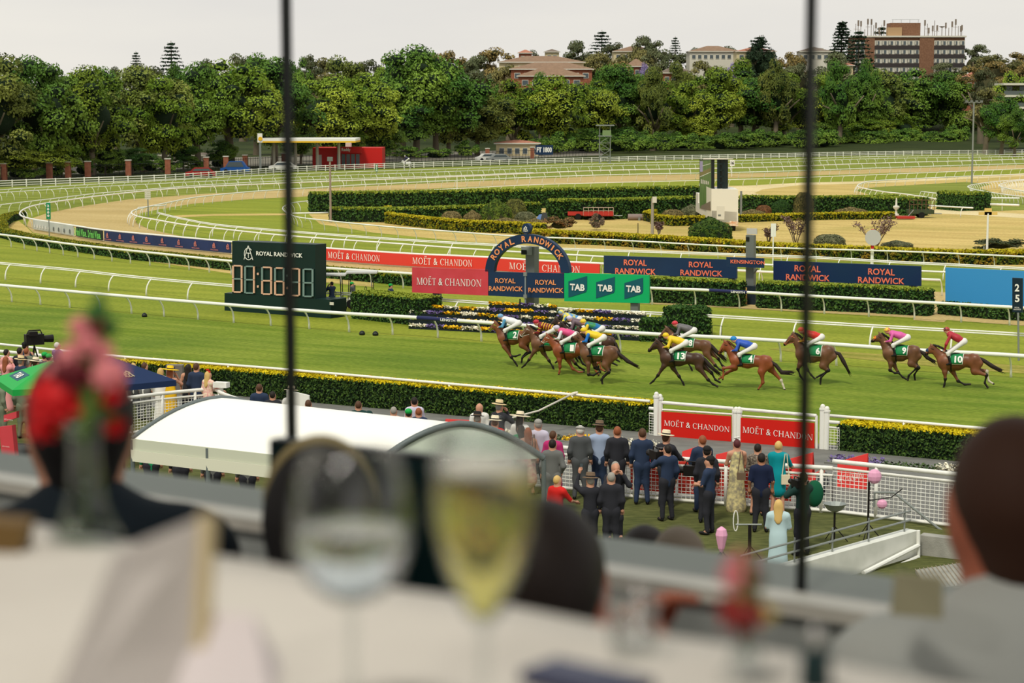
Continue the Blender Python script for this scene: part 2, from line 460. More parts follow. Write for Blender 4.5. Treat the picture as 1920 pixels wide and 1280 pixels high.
# ================================================================ ground
TH = math.radians(29.2)
TU = Vector((math.cos(TH), -math.sin(TH), 0)); TN = Vector((math.sin(TH), math.cos(TH), 0))   # along / across the straight
def grass(name, a, b, c, sx=.12, sy=1.3, bump=.5):
    m = bpy.data.materials.new(name); m.use_nodes = True; nt = m.node_tree; bs = nt.nodes['Principled BSDF']
    bs.inputs['Roughness'].default_value = .95; bs.inputs['Specular IOR Level'].default_value = .05
    co = nt.nodes.new('ShaderNodeTexCoord')
    def nz(scale3, sc, det):
        mp = nt.nodes.new('ShaderNodeMapping'); mp.inputs['Scale'].default_value = scale3
        n = nt.nodes.new('ShaderNodeTexNoise'); n.inputs['Scale'].default_value = sc; n.inputs['Detail'].default_value = det
        nt.links.new(co.outputs['Object'], mp.inputs[0]); nt.links.new(mp.outputs[0], n.inputs['Vector']); return n
    n1 = nz((sx, sy, 1), 1.0, 3); n2 = nz((1, 1, 1), .09, 4); n3 = nz((4, 9, 1), 1.0, 4)
    r1 = nt.nodes.new('ShaderNodeValToRGB'); r1.color_ramp.elements[0].position = .35; r1.color_ramp.elements[1].position = .66
    r1.color_ramp.elements[0].color = lin(a)+(1,); r1.color_ramp.elements[1].color = lin(b)+(1,)
    nt.links.new(n1.outputs[0], r1.inputs[0])
    mx = nt.nodes.new('ShaderNodeMixRGB'); r2 = nt.nodes.new('ShaderNodeValToRGB')
    r2.color_ramp.elements[0].position = .48; r2.color_ramp.elements[1].position = .75
    r2.color_ramp.elements[0].color = (0, 0, 0, 1); r2.color_ramp.elements[1].color = (.8, .8, .8, 1)
    nt.links.new(n2.outputs[0], r2.inputs[0]); nt.links.new(r2.outputs[0], mx.inputs[0])
    nt.links.new(r1.outputs[0], mx.inputs[1]); mx.inputs[2].default_value = lin(c)+(1,)
    m2 = nt.nodes.new('ShaderNodeMixRGB'); m2.blend_type = 'MULTIPLY'; m2.inputs[0].default_value = 1
    r3 = nt.nodes.new('ShaderNodeValToRGB'); r3.color_ramp.elements[0].position = .25; r3.color_ramp.elements[1].position = .75
    r3.color_ramp.elements[0].color = (.62, .66, .60, 1); r3.color_ramp.elements[1].color = (1.3, 1.27, 1.2, 1)
    nt.links.new(n3.outputs[0], r3.inputs[0]); nt.links.new(mx.outputs[0], m2.inputs[1]); nt.links.new(r3.outputs[0], m2.inputs[2])
    nt.links.new(m2.outputs[0], bs.inputs['Base Color'])
    if bump:
        bp = nt.nodes.new('ShaderNodeBump'); bp.inputs['Strength'].default_value = bump; bp.inputs['Distance'].default_value = .08
        nt.links.new(n3.outputs[0], bp.inputs['Height']); nt.links.new(bp.outputs[0], bs.inputs['Normal'])
    return m
g_track = grass('track_turf', (102, 122, 38), (130, 142, 56), (88, 112, 40), .1, .9)
g_mid = grass('course_turf', (120, 131, 44), (146, 151, 58), (128, 140, 52), .05, .55)
g_far = grass('far_turf', (110, 120, 46), (137, 143, 66), (120, 132, 56), .03, .4, 0)
g_dry = grass('dry_grass', (186, 160, 100), (206, 180, 118), (164, 150, 84), .05, .5, .2)
g_dirt = grass('sand_track', (180, 156, 106), (192, 168, 120), (170, 146, 98), .03, .2, .1)
g_sand = grass('pale_sand', (212, 192, 150), (222, 203, 164), (200, 180, 138), .05, .3, .1)
g_hill = grass('hill_scrub', (40, 50, 28), (62, 70, 40), (52, 60, 34), .05, .05, 0)
g_lawn = grass('lawn', (80, 84, 50), (94, 96, 58), (72, 78, 46), 1, 1, .4)
g_road = grass('asphalt', (118, 112, 104), (132, 126, 118), (110, 106, 100), .5, .5, .1)
CT, ST = math.cos(TH), math.sin(TH)
def ground_poly(name, pts, z, mat, world=None):
    """flat region; its object is turned so that local x runs along the straight"""
    w = world if world is not None else [P(x, y, 0) for x, y in pts]
    me = bpy.data.meshes.new(name)
    vs = [(p[0]*CT-p[1]*ST, p[0]*ST+p[1]*CT, 0) for p in w]
    me.from_pydata(vs, [], [tuple(range(len(vs)))]); me.update()
    if me.polygons[0].normal.z < 0: me.flip_normals()
    me.materials.append(mat)
    o = bpy.data.objects.new(name, me); COL.objects.link(o); o.rotation_euler = (0, 0, -TH); o.location = (0, 0, z*.15)
    o['kind'] = 'structure'
    return o
ground_poly('ground_turf', None, 0, g_mid, [(-260, 20), (260, 20), (460, 520), (-330, 520)])
# far course turf: from the dirt track out to the boundary fence
ground_poly('ground_far_turf', [(-400, 420), (40, 400), (300, 380), (560, 362), (860, 345), (1200, 333), (1640, 320), (2300, 305), (2300, 281), (1900, 287), (1640, 290), (1130, 302), (860, 310), (560, 321), (300, 338), (0, 350), (-400, 368)], .02, g_far)
# straight in front of the stand, outer rail to the running rail
ground_poly('ground_track_turf', None, .02, g_track, [P(-700, 470), P(-60, 566), (P(180, 583)), P(563, 615), P(942, 646), P(1300, 670), P(1633, 690), P(1920, 708), P(2500, 750), P(2500, 910), P(1853, 856), P(1220, 806), P(500, 744), P(-60, 690), P(-700, 620)])
ground_poly('ground_sand_track', [(2300, 290), (1920, 309), (1640, 317), (1430, 324), (1130, 330), (860, 341), (560, 355), (370, 364), (240, 374), (150, 387), (90, 399), (55, 411), (50, 424), (62, 436), (200, 462), (440, 502), (770, 535), (1130, 565), (1740, 597), (2300, 640), (2300, 600), (1920, 556), (1720, 545), (1130, 522), (840, 496), (640, 478), (440, 458), (345, 444), (280, 430), (256, 418), (252, 408), (262, 400), (300, 392), (360, 382), (470, 373), (560, 369), (860, 351), (1200, 340), (1640, 325), (1920, 317), (2300, 300)], .04, g_dirt)
ground_poly('ground_dry_grass', [(577, 400), (592, 374), (760, 366), (860, 364), (1000, 358), (1140, 352), (1300, 349), (1640, 344), (1920, 330), (2300, 318), (2300, 520), (1920, 500), (1700, 493), (1400, 483), (1130, 470), (980, 460), (860, 452), (700, 436), (600, 420)], .04, g_dry)
ground_poly('ground_verge', [(15, 420), (35, 414), (48, 424), (62, 438), (200, 464), (440, 504), (700, 530), (700, 538), (440, 514), (200, 478), (55, 456), (20, 440)], .06, g_dry)
ground_poly('ground_inner_green', [(1600, 356), (1640, 351), (1740, 345), (1810, 341), (1860, 345), (1835, 352), (1880, 366), (1960, 375), (1960, 392), (1860, 396), (1740, 384), (1640, 368)], .06, g_far)
ground_poly('ground_sand_road', [(1330, 352), (1420, 347), (1500, 342.5), (1610, 340), (1700, 335), (1920, 325), (1920, 330), (1700, 341), (1620, 344), (1500, 347), (1430, 355), (1414, 362), (1440, 368), (1480, 373), (1370, 374), (1300, 366)], .06, g_sand)
ground_poly('ground_service_road', [(1720, 392), (1800, 394), (1920, 401), (2100, 410), (2100, 420), (1920, 409), (1800, 402), (1700, 397)], .06, g_sand)
ground_poly('ground_sand_ring', [(1884, 349), (1905, 343), (1960, 339), (1960, 366), (1905, 361)], .08, g_sand)
ground_poly('ground_footpath', [(325, 404), (400, 401), (545, 400), (545, 403.5), (400, 404.5), (325, 408)], .06, g_dry)
ground_poly('ground_hedge_gap', [(1712, 600), (1728, 580), (1740, 560), (1772, 560), (1775, 600), (1770, 604)], .06, g_dirt)
ground_poly('ground_worn_strip', [(1440, 654), (1480, 652), (1650, 664), (1920, 686), (1990, 692), (1990, 703), (1900, 699), (1760, 688), (1600, 672), (1500, 662)], .05, grass('worn_turf', (128, 128, 54), (160, 148, 78), (118, 124, 48), .2, 1.6))
# beyond the boundary fence: verge, road, forecourt, hill
ground_poly('ground_verge_far', None, .03, grass('shaded_verge', (52, 62, 34), (72, 78, 44), (60, 58, 40), .3, .3, 0), [P(-900, 400), P(0, 351), P(560, 322), P(1130, 303), P(1640, 291.3), P(2300, 280), P(2600, 262), P(2300, 255), P(1130, 262), P(0, 272), P(-1300, 290)])  # dark tone puts the shade under the trees into the verge colour
ground_poly('ground_road', None, .06, g_road, [P(100, 328), P(400, 314), P(560, 309), P(860, 300), P(1130, 291), P(1130, 278), P(860, 284), P(400, 296), P(100, 306)])
ground_poly('ground_dry_slope', None, .08, g_dry, [P(1660, 283), P(2300, 274), P(2300, 262), P(1760, 268)])
def hill_z(x, y):
    d = y+ .35*x*0
    base = max(0.0, min(1.0, (d-455)/330.0))
    s = base*base*(3-2*base)
    right = .45+.55*max(0, min(1, (x+150)/260.0))
    return s*21.0*right - .2
def make_hill():
    vs = []; fs = []; nx, ny = 60, 40
    for j in range(ny+1):
        y = 440+j*26.0
        for i in range(nx+1):
            x = -420+i*15.0+ (y-440)*0.0
            vs.append((x, y, hill_z(x, y)))
    for j in range(ny):
        for i in range(nx):
            a = j*(nx+1)+i; fs.append((a, a+1, a+nx+2, a+nx+1))
    me = bpy.data.meshes.new('ground_hill'); me.from_pydata(vs, [], fs); me.shade_smooth(); me.materials.append(g_hill)
    o = bpy.data.objects.new('ground_hill', me); COL.objects.link(o); o['kind'] = 'structure'
make_hill()

# ================================================================ near side: concourse, lawn
ZL = 1.4                                            # viewing lawn level
g_conc = M('concrete', (140, 138, 130), .9, (158, 155, 146), 3, bump=.15)
def F(x, y, z=ZL): return P(x, y, z)
fence_a = F(-200, 832); fence_b = F(2100, 1035)     # line of the mesh fence foot on the lawn edge
# the concourse slopes up from the hedge to the lawn
def concourse():
    a0, a1 = P(-700, 640), P(2600, 925)
    me = bpy.data.meshes.new('floor_concourse')
    e = [F(*q) for q in ((-700, 600), (0, 702), (960, 906), (1560, 956), (2100, 1022), (3200, 1130))]
    n0 = [P(x, 640+(x+700)*.0864) for x in (-700, 0, 960, 1560, 2100, 3200)]
    vs = [(p.x, p.y, .03) for p in n0]+[(p.x, p.y, ZL-.01) for p in e]
    me.from_pydata(vs, [], [(i, i+1, i+7, i+6) for i in range(5)]); me.update()
    if me.polygons[0].normal.z < 0: me.flip_normals()
    me.materials.append(M('asphalt_walk', (104, 103, 98), .9, (118, 116, 110), 1.5, bump=.1))
    o = bpy.data.objects.new('floor_concourse', me); COL.objects.link(o); o['kind'] = 'structure'
    mb = MB()
    mb.prism([(p.x, p.y) for p in e[::-1]+[Vector((-70, 6, 0)), Vector((70, 6, 0))]], -.3, ZL)
    o = mb.build('floor_lawn', g_lawn); o['kind'] = 'structure'
concourse()
# ================================================================ running rails
white = M('white_plastic', (232, 230, 222), .45, spec=.35)
white_m = M('white_paint', (222, 219, 210), .5, (234, 231, 224), 4)
def post_mesh(h, bend=.42, r=.04, kind='curve'):
    mb = MB()
    if kind == 'curve':
        pts = [(0, 0, h), (bend*.45, 0, h*.83), (bend*.8, 0, h*.6), (bend*.97, 0, h*.33), (bend, 0, -.05)]
        mb.tube(pts, [r*.9, r, r, r*1.1, r*1.5], 7)
    else:
        mb.tube([(0, 0, -.05), (0, 0, h)], r, 7)
    return mb.mesh('post', True)
_PM = {}
def rail(name_label, pts, side=1, spacing=2.5, h=.96, r=.075, pr=.036, bend=.42, double=False, kind='curve', z=0.0, group=None, name='running_rail', wp=None, cat='running rail', midrail=None, step=1.25):
    w = wp or [P(x, y, h+z) for x, y in pts]
    c = crom(w, step)
    root = thing(name, name_label, cat, (c[0].x, c[0].y, z), group=group)
    mb = MB()
    if double:
        for dz in (-.035, .06): mb.tube([Vector((p.x, p.y, z+h+dz)) for p in c], r*.55, 6)
    else:
        mb.tube([Vector((p.x, p.y, z+h)) for p in c], r, 8)
    mb.build('top_rail', white, root, True)
    if midrail:
        mb = MB(); mb.tube([Vector((p.x, p.y, z+midrail)) for p in c], r*.7, 6); mb.build('middle_rail', white, root, True)
    k = (round(h, 2), bend, pr, kind)
    if k not in _PM: _PM[k] = post_mesh(h, bend, pr, kind); _PM[k].materials.append(white)
    n = max(1, int(round(spacing/step)))
    cnt = 0
    for i in range(n//2, len(c), n):
        if cnt >= 300: break
        t = (c[min(i+1, len(c)-1)]-c[max(i-1, 0)]); t.z = 0
        if t.length < 1e-6: continue
        nn = Vector((-t.y, t.x, 0)).normalized()*side
        link('post', _PM[k], root, (c[i].x-c[0].x, c[i].y-c[0].y, 0), rot=(0, 0, math.atan2(nn.y, nn.x)))
        cnt += 1
    return root
R1 = [(-160, 630), (0, 645), (225, 668), (500, 689.5), (860, 721), (1218, 752)]
rail('white outer rail of the straight, left of the red gates, above the long clipped hedge', R1, 1, 5.0, 1.17, .05, .045, 0.0, kind='straight', cat='rail', name='outer_rail')
rail('white outer rail of the straight to the right of the red gates', [(1553, 778.6), (1700, 790.5), (1856, 804), (2060, 821)], 1, 5.0, 1.14, .05, .045, 0, kind='straight', cat='rail', name='outer_rail')
R2 = [(-120, 524), (0, 534.5), (181, 550.6), (338, 564), (551, 580.6), (654, 588), (785, 595.5), (942, 607), (1202, 625), (1380, 634), (1537, 643.5), (1717, 656.5), (1858, 663.5), (2050, 676)]
rail('thick white running rail right beside the galloping horses, posts curving away', R2, 1, 2.5, .96, .088, .042, .45)
R3 = [(-120, 482), (0, 493.7), (140, 506.8), (239, 518), (434, 536), (600, 548), (791, 560), (913, 568.7), (1042, 579), (1209, 586.8), (1335, 593), (1591, 609), (1750, 618), (1920, 628), (2100, 640)]
rail('double white rail with posts bending toward the camera, behind the timing board and flower tiers', R3, -1, 3.75, .96, .07, .042, .4, True)
R4 = [(-90, 431), (0, 439.5), (136, 458), (300, 475.5), (434, 489.4), (601, 501.7), (773, 513), (1000, 528), (1218, 540), (1330, 544), (1507, 554), (1739, 567), (1900, 576), (2060, 586)]
rail('white running rail in front of the low hedge below the sponsor boards', R4, 1, 2.5, .96, .082, .04, .42)
R5 = [(2200, 288), (1900, 299), (1640, 306), (1430, 313.5), (1130, 319.5), (860, 331), (560, 342), (371, 350.6), (300, 355.5), (187, 367), (141, 373), (100, 378.6), (62.5, 385.6), (44, 392.6), (37, 400), (42, 405.5), (62.5, 411), (94, 416), (140, 423), (194, 431), (300, 441), (433, 452.8), (592, 463.8), (767, 475.4), (910, 482), (1012, 488.6), (1130, 494), (1445, 510), (1765, 525)]
rail('white sand track rail sweeping round the left turn and carrying the long banner boards', R5, 1, 3.75, .96, .075, .035, .38)
rail('white rail following just outside the sand track rail along the far turf', [(-60, 392), (0, 384), (94, 373), (187, 362), (300, 353), (371, 347.5), (560, 338), (860, 329), (1000, 323)], 1, 2.5, .96, .05, .03, .38)
R7 = [(2200, 298), (1900, 307), (1640, 315), (1430, 322), (1130, 328), (860, 338), (669, 347), (560, 353.4), (474, 359), (371, 369.4), (315, 379.7), (275, 388), (252, 394), (246.5, 399), (257, 405), (296, 412.5), (345, 421), (408, 428.4), (547, 442.5), (732, 455.8), (860, 465.2), (965, 472), (1059, 477), (1140, 481.6), (1300, 489), (1445, 496.6), (1726, 508), (1900, 516), (2050, 523)]
rail('white inner rail of the sand track with its tight hairpin at the left', R7, -1, 2.5, .96, .065, .034, .4)
RB = [(296, 399.4), (345, 411), (409, 422), (547, 434.5), (693, 445.6), (840, 455), (927, 459.5), (1043, 466.7), (1130, 469.7), (1397, 478), (1528, 483), (1700, 492.7), (1765, 495.6), (1920, 504), (2050, 511)]
rail('upper white double rail beyond the red banner, posts bending forward', RB, -1, 3.75, .96, .085, .036, .4, True)
rail('short white rail closing the hairpin gate of the sand track', [(259, 389), (290, 386), (312, 385)], 1, 1.25, .9, .05, .03, .2)
RA = [(583, 376), (551, 380), (536, 385), (530, 390), (534, 396), (547, 403), (560, 407.3), (627, 415), (732, 425.3), (860, 435), (949, 441.7), (1020, 445), (1130, 449), (1396, 462.7), (1540, 467), (1700, 471.6), (1920, 481), (2050, 486)]
rail('white infield rail running in front of the yellow-topped garden hedge', RA, 1, 2.5, .96, .06, .032, .4)
rail('outermost white running rail on the far side, below the plank fence', [(-120, 368), (0, 356), (150, 347), (300, 338.7), (560, 325.7), (860, 316), (1130, 307), (1430, 300), (1640, 293.6), (1900, 289.7), (2150, 286)], 1, 2.5, .96, .05, .03, .5)
rail('second white running rail on the far side with posts curving forward', [(-120, 372), (0, 361.4), (150, 352), (300, 344), (560, 332), (860, 321), (1130, 311.5), (1430, 305), (1640, 297.5), (1900, 293.6), (2150, 290)], -1, 2.5, .96, .045, .03, .45)
rail('white inner rail between the sand track and the dry infield strip', [(685, 363.6), (760, 358.5), (857, 353.5), (1000, 346.5), (1140, 342.5), (1430, 335), (1640, 327.5), (1800, 321), (1900, 317), (2150, 308)], 1, 2.5, .96, .05, .032, .42)
rail('white rail looping round the tip of the inner green at the right', [(2050, 320), (1920, 326.4), (1800, 331), (1700, 335.6), (1634, 339.5), (1615.6, 343.4), (1608, 349), (1620, 353), (1666, 360.6), (1682, 362), (1726, 368), (1756, 373)], -1, 2.5, .9, .07, .034, .35)
rail('white hairpin rail at the right edge, outer one of the two', [(2050, 332), (1920, 336.6), (1874, 339.7), (1835, 344.4), (1815.8, 348.5), (1819.7, 353), (1858.8, 360.8), (1920, 368.6), (2050, 380)], 1, 1.25, .9, .06, .032, .35, step=1.25)
rail('white hairpin rail at the right edge, inner one around the pale sand', [(2050, 333), (1920, 338), (1890, 341), (1873, 347.5), (1883.8, 352), (1920, 358.4), (2050, 370)], 1, 1.25, .9, .06, .032, .35)
rail('short white rail left of the far right box hedge', [(1727, 359), (1758, 362.5)], -1, 1.25, .9, .06, .03, .2)
rail('low white rail panel in front of the gap between the big hedges', [(1730, 385), (1790, 388), (1829, 390)], -1, 3.75, .95, .08, .04, .3)
rail('white rail right of the far right box hedge, upper', [(1857, 371), (1912, 371.7)], 1, 3.75, .9, .09, .03, 0, kind='straight')
rail('white rail right of the far right box hedge, lower', [(1857, 383), (1911, 384.5)], 1, 3.75, .7, .12, .03, 0, kind='straight')
rail('short white rail at the left end of the tall infield hedge', [(548, 400), (617, 398.7)], 1, 3.75, .8, .08, .03, 0, kind='straight')

# ---------------------------------------------------------------- boundary plank fence
def plank_fence():
    w = [P(x, y, 0) for x, y in [(-110, 359), (0, 352), (150, 346), (300, 340.5), (560, 323), (860, 312), (1130, 304), (1430, 297), (1640, 292.3), (1900, 289), (2120, 286)]]
    c = crom(w, 1.2); root = thing('plank_fence', 'long white three-plank boundary fence in front of the row of fig trees', 'fence', (c[0].x, c[0].y, 0))
    for z in (.28, .58, .9):
        mb = MB(); mb.tube([p+Vector((0, 0, z)) for p in c], .055, 4); mb.build('plank', white_m, root)
    pm = MB().box((0, 0, .48), (.15, .15, 1.06)).mesh('post'); pm.materials.append(white_m)
    for k, i in enumerate(range(0, len(c), 2)):
        if k >= 300: break
        link('post', pm, root, tuple(c[i]-c[0]))
plank_fence()

# ================================================================ foliage
def leafquads(pos, nrm, size, jit=.6, name='leaves', aspect=.6, midx=None):
    n = len(pos); rs = np.random.RandomState(n % 9973)
    nv = nrm+rs.normal(0, jit, (n, 3)); nv /= np.linalg.norm(nv, axis=1)[:, None]+1e-9
    r = rs.normal(0, 1, (n, 3)); a = np.cross(nv, r); a /= np.linalg.norm(a, axis=1)[:, None]+1e-9
    b = np.cross(nv, a)
    s = size*(.6+.8*rs.rand(n, 1))
    q = np.stack([pos-a*s, pos+b*s*aspect, pos+a*s, pos-b*s*aspect], 1).reshape(-1, 3)
    f = np.arange(n*4).reshape(n, 4)
    return mesh_np(name, q, f, False, midx)
def leafmat(name, c1, c2, scale=1.5, rand=.0, trans=.25):
    if name in MATS: return MATS[name]
    m = M(name, c1, .7, c2, scale, .15, rand=rand, lo=.4, hi=.62)
    return m
lf_hedge = leafmat('hedge_leaf', (34, 58, 26), (76, 102, 40), 9)
lf_yel = leafmat('hedge_top_leaf', (190, 172, 14), (222, 198, 30), 5)
lf_hedge2 = leafmat('infield_hedge_leaf', (36, 68, 30), (76, 108, 46), 6)
lf_top2 = leafmat('infield_hedge_top_leaf', (120, 134, 40), (150, 160, 56), 3)
lf_gold = leafmat('golden_hedge_leaf', (84, 100, 22), (146, 136, 26), 3)
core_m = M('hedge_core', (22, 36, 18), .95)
def hedge(label, base, h, th, leaf=.06, dens=240, side=None, top=None, z=0.0, name='clipped_hedge', bulge=0.0, group=None, ends=True, topz=.05, world=None):
    """base: pixel polyline of the foot of the front face"""
    side = side or lf_hedge; top = top or lf_yel
    w = world or [P(x, y, z) for x, y in base]
    root = thing(name, label, 'hedge', (w[0].x, w[0].y, z), group=group)
    mb = MB(); pos = []; nr = []; mi = []
    rs = np.random.RandomState(int(abs(w[0].x*13+w[0].y))+5)
    nrmz = []
    for i in range(len(w)):
        t = (w[min(i+1, len(w)-1)]-w[max(i-1, 0)]); t.z = 0; t.normalize()
        n = Vector((-t.y, t.x, 0));
        if n.y < 0: n = -n
        nrmz.append(n)
    for i in range(len(w)-1):
        a, b = w[i], w[i+1]; na, nb_ = nrmz[i]*th, nrmz[i+1]*th; L = (b-a).length; ins = leaf*.6
        q = [a+nrmz[i]*ins, b+nrmz[i+1]*ins, b+nb_-nrmz[i+1]*ins, a+na-nrmz[i]*ins]
        vs = [(p.x, p.y, z) for p in q]+[(p.x, p.y, z+h-ins) for p in q]
        mb.add(vs, [(3, 2, 1, 0), (4, 5, 6, 7), (0, 1, 5, 4), (2, 3, 7, 6)]+([(3, 0, 4, 7)] if i == 0 else [])+([(1, 2, 6, 5)] if i == len(w)-2 else []))
        def put(n, f, nn, m):
            u = rs.rand(n); v = rs.rand(n); A = np.array(a); B = np.array(b)
            for_ = f(u, v); pos.append(for_); nr.append(np.tile(np.array(nn), (n, 1))); mi.append(np.full(n, m))
        A = np.array(a); B = np.array(b); NA = np.array(na); NB = np.array(nb_)
        def line(u): return A[None]*(1-u[:, None])+B[None]*u[:, None]
        def nrl(u): return NA[None]*(1-u[:, None])+NB[None]*u[:, None]
        wob = .04+leaf*.4
        def front(u, v):
            p = line(u); p[:, 2] = z+v*h; p += -nrl(u)/th*(rs.rand(len(u), 1)*wob); return p
        def back(u, v):
            p = line(u)+nrl(u); p[:, 2] = z+v*h; return p
        def topf(u, v):
            p = line(u)+nrl(u)*v[:, None]; p[:, 2] = z+h+(rs.rand(len(u))-.4)*wob; return p
        nf = -(nrmz[i]+nrmz[i+1]).normalized()
        put(int(L*h*dens), front, nf, 0); put(int(L*th*dens*2.0), topf, (0, 0, 1), 1); put(int(L*h*dens*.25), back, -nf, 0)
        # upper fringe of the front face takes the top's leaves
        def fringe(u, v):
            p = line(u); p[:, 2] = z+h-v*topz; p += -nrl(u)/th*(rs.rand(len(u), 1)*wob); return p
        put(int(L*topz*dens*1.6), fringe, nf, 1)
    if ends:
        for e, s in ((0, -1), (len(w)-1, 1)):
            n = int(th*h*dens); u = rs.rand(n); v = rs.rand(n)
            t = (w[min(e+1, len(w)-1)]-w[max(e-1, 0)]).normalized()*s
            p = np.array(w[e])[None]+np.array(nrmz[e]*th)[None]*u[:, None]; p[:, 2] = z+v*h
            p += np.array(t)[None]*leaf*.5
            pos.append(p); nr.append(np.tile(np.array(t), (n, 1))); mi.append(np.zeros(n))
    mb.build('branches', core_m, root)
    pos = np.concatenate(pos)-np.array([w[0].x, w[0].y, z])[None]; nr = np.concatenate(nr); mi = np.concatenate(mi)
    me = leafquads(pos, nr, leaf, .75, 'leaves', .6, mi); me.materials.append(side); me.materials.append(top)
    o = link('leaves', me, root); o['kind'] = 'stuff'
    return root
# long hedges beside the straight (front foot found from the front top edge at 1.15 m)
def foot(pts, h):
    out = []
    for x, y in pts:
        p = P(x, y, h); out.append(Vector((p.x, p.y, 0)))
    return out
hedge('long clipped dark hedge with a bright yellow top, left of the red gates', None, 1.06, 1.1, .05, 420, world=foot([(222, 676), (372, 688.5), (500, 699), (730, 718), (960, 738), (1216, 759)], 1.06), topz=.03)
hedge('clipped dark hedge with a bright yellow top, right of the red gates', None, 1.02, 1.1, .05, 420, world=foot([(1571, 793.5), (1700, 804.5), (1812, 814), (2040, 833)], 1.02), topz=.03)
# hedge behind the course rail at the left, curling round the verge
hedge('long low hedge curling round the turn at the left, under the banner boards', [(30, 409), (5, 415), (-9, 428), (-6, 444), (54, 459.5), (136, 471), (240, 486.6), (300, 492), (433, 507), (641, 524), (775, 537)], .66, 1.0, .09, 90, lf_hedge2, lf_gold, topz=.15)
hedge('clipped hedge under the boards, between the cream camera tower and the green board', [(1205, 566), (1300, 571), (1383, 576)], 1.36, 1.0, .08, 120, lf_hedge2, lf_top2)
hedge('clipped hedge to the right of the grey camera tower, under the dark blue boards', [(1419, 577), (1500, 581), (1620, 586), (1738, 593)], 1.38, 1.0, .08, 120, lf_hedge2, lf_top2)
hedge('clipped hedge below the plain blue screen at the right edge', [(1757, 589), (1850, 598), (1960, 604)], .6, 1.0, .08, 120, lf_hedge2, lf_hedge2)
hedge('square block of clipped hedge at the left end of the flower tiers', [(659, 597), (712, 603), (786, 611)], 1.36, 1.6, .07, 160, lf_hedge2, lf_top2)
hedge('tall square block of clipped hedge at the right end of the flower tiers', [(1243, 628), (1290, 631), (1333, 630)], 1.32, 1.6, .07, 160, lf_hedge2, lf_hedge2)
hedge('low block of clipped hedge between the flower tiers and the taller block', [(1200, 640), (1243, 641)], 1.0, 1.2, .07, 160, lf_hedge2, lf_hedge2)
# infield hedges
dk = lf_hedge2; tp = lf_top2
hedge('tall long dark hedge behind the garden beds, left of the screen truck', [(585, 398), (760, 395.5), (900, 393), (1020, 390), (1315, 384)], 2.0, 1.8, .14, 45, dk, tp, topz=.15)
hedge('lower hedge in front of the tall one, its left end beside a thin pole', [(618, 416), (740, 417), (900, 412), (1015, 405)], 1.3, 1.6, .13, 50, dk, tp, topz=.15)
hedge('dark hedge behind the red trailers', [(1030, 412), (1160, 411), (1312, 405)], 1.9, 1.6, .13, 50, dk, tp, topz=.15)
hedge('dark hedge behind the shrubs to the right of the screen truck', [(1385, 400), (1500, 402), (1600, 401), (1729, 405)], 1.75, 1.6, .13, 50, dk, tp, topz=.15)
hedge('narrow hedge strip peeping over the one behind the shrubs', [(1471, 388), (1580, 386), (1684, 383)], 1.0, 1.2, .13, 45, dk, tp, topz=.15)
hedge('box-shaped dark hedge standing alone at the far right', [(1756, 392), (1800, 396), (1857, 394)], 1.85, 2.2, .13, 50, dk, tp, topz=.15)
gd = lf_gold; gy = leafmat('golden_top_leaf', (170, 158, 26), (196, 180, 40), 3)
hedge('golden hedge rimming the central garden bed', [(735, 405), (721, 410), (724, 419), (800, 428), (860, 434), (960, 438), (1015, 441)], .95, .8, .11, 70, gd, gy, topz=.1)
hedge('back rim of the golden hedge around the central garden bed', [(735, 408), (830, 404)], .5, .6, .11, 70, gd, gy, topz=.1)
hedge('long golden hedge behind the infield rail', [(972, 451), (1050, 457), (1130, 460), (1300, 471), (1414, 480), (1560, 487), (1700, 493), (1800, 497), (1960, 496)], .95, 1.1, .11, 80, leafmat('russet_hedge_leaf', (70, 92, 22), (150, 120, 36), 1.2), gy, topz=.16)
hedge('small curved golden hedge left of the screen truck', [(1232, 410), (1219, 414), (1222, 420), (1260, 424), (1330, 423)], .85, .7, .11, 70, gd, gy, topz=.1)
hedge('low golden hedge right of the screen truck', [(1389, 417), (1460, 414.5), (1560, 412), (1677, 411)], .65, .7, .11, 70, gd, gy, topz=.1)
hedge('distant low hedge on the slope at the far right', None, 2.0, 2.5, .3, 6, dk, tp, world=[Vector((P(1865, 272).x, P(1865, 272).y, 0)), Vector((P(2100, 270).x, P(2100, 270).y, 0))])
# ================================================================ trees
def blobs_crown(seed, rx, ry, rz, nb, br, leaf, nl, flat=1.0, low=-.75, name='foliage'):
    """a crown of overlapping leaf clumps round the origin"""
    rs = np.random.RandomState(seed)
    C = []; R = []
    while len(C) < nb:
        p = rs.uniform(-1, 1, 3)
        q = (p**2).sum()
        if q > 1 or q < .2 or p[2] < low: continue
        C.append(p*np.array([rx, ry, rz])*.86); R.append(br*(.7+.6*rs.rand()))
    C = np.array(C); R = np.array(R)
    mb = MB()
    mb.ell((0, 0, -.1*rz), (rx*.4, ry*.4, rz*.4), 12, 8)
    for c, r in zip(C, R): mb.ell(c, (r*.6, r*.6, r*.46*flat), 8, 5)
    cm = mb.mesh('core', True)
    w = R**2; k = rs.choice(nb, nl, p=w/w.sum())
    d = rs.normal(0, 1, (nl, 3)); d[:, 2] = np.abs(d[:, 2])*1.0-.5; d /= np.linalg.norm(d, axis=1)[:, None]
    rad = R[k][:, None]*np.array([1, 1, .8*flat])[None]*(.85+.25*rs.rand(nl, 1))
    pos = C[k]+d*rad
    nr = d+np.array([0, 0, .5]); nr /= np.linalg.norm(nr, axis=1)[:, None]
    me = leafquads(pos, nr, leaf, .55, name, .62)
    return cm, me
def mk_leaf(n, a, b, s=.25, r=.22): return leafmat(n, a, b, s, r)
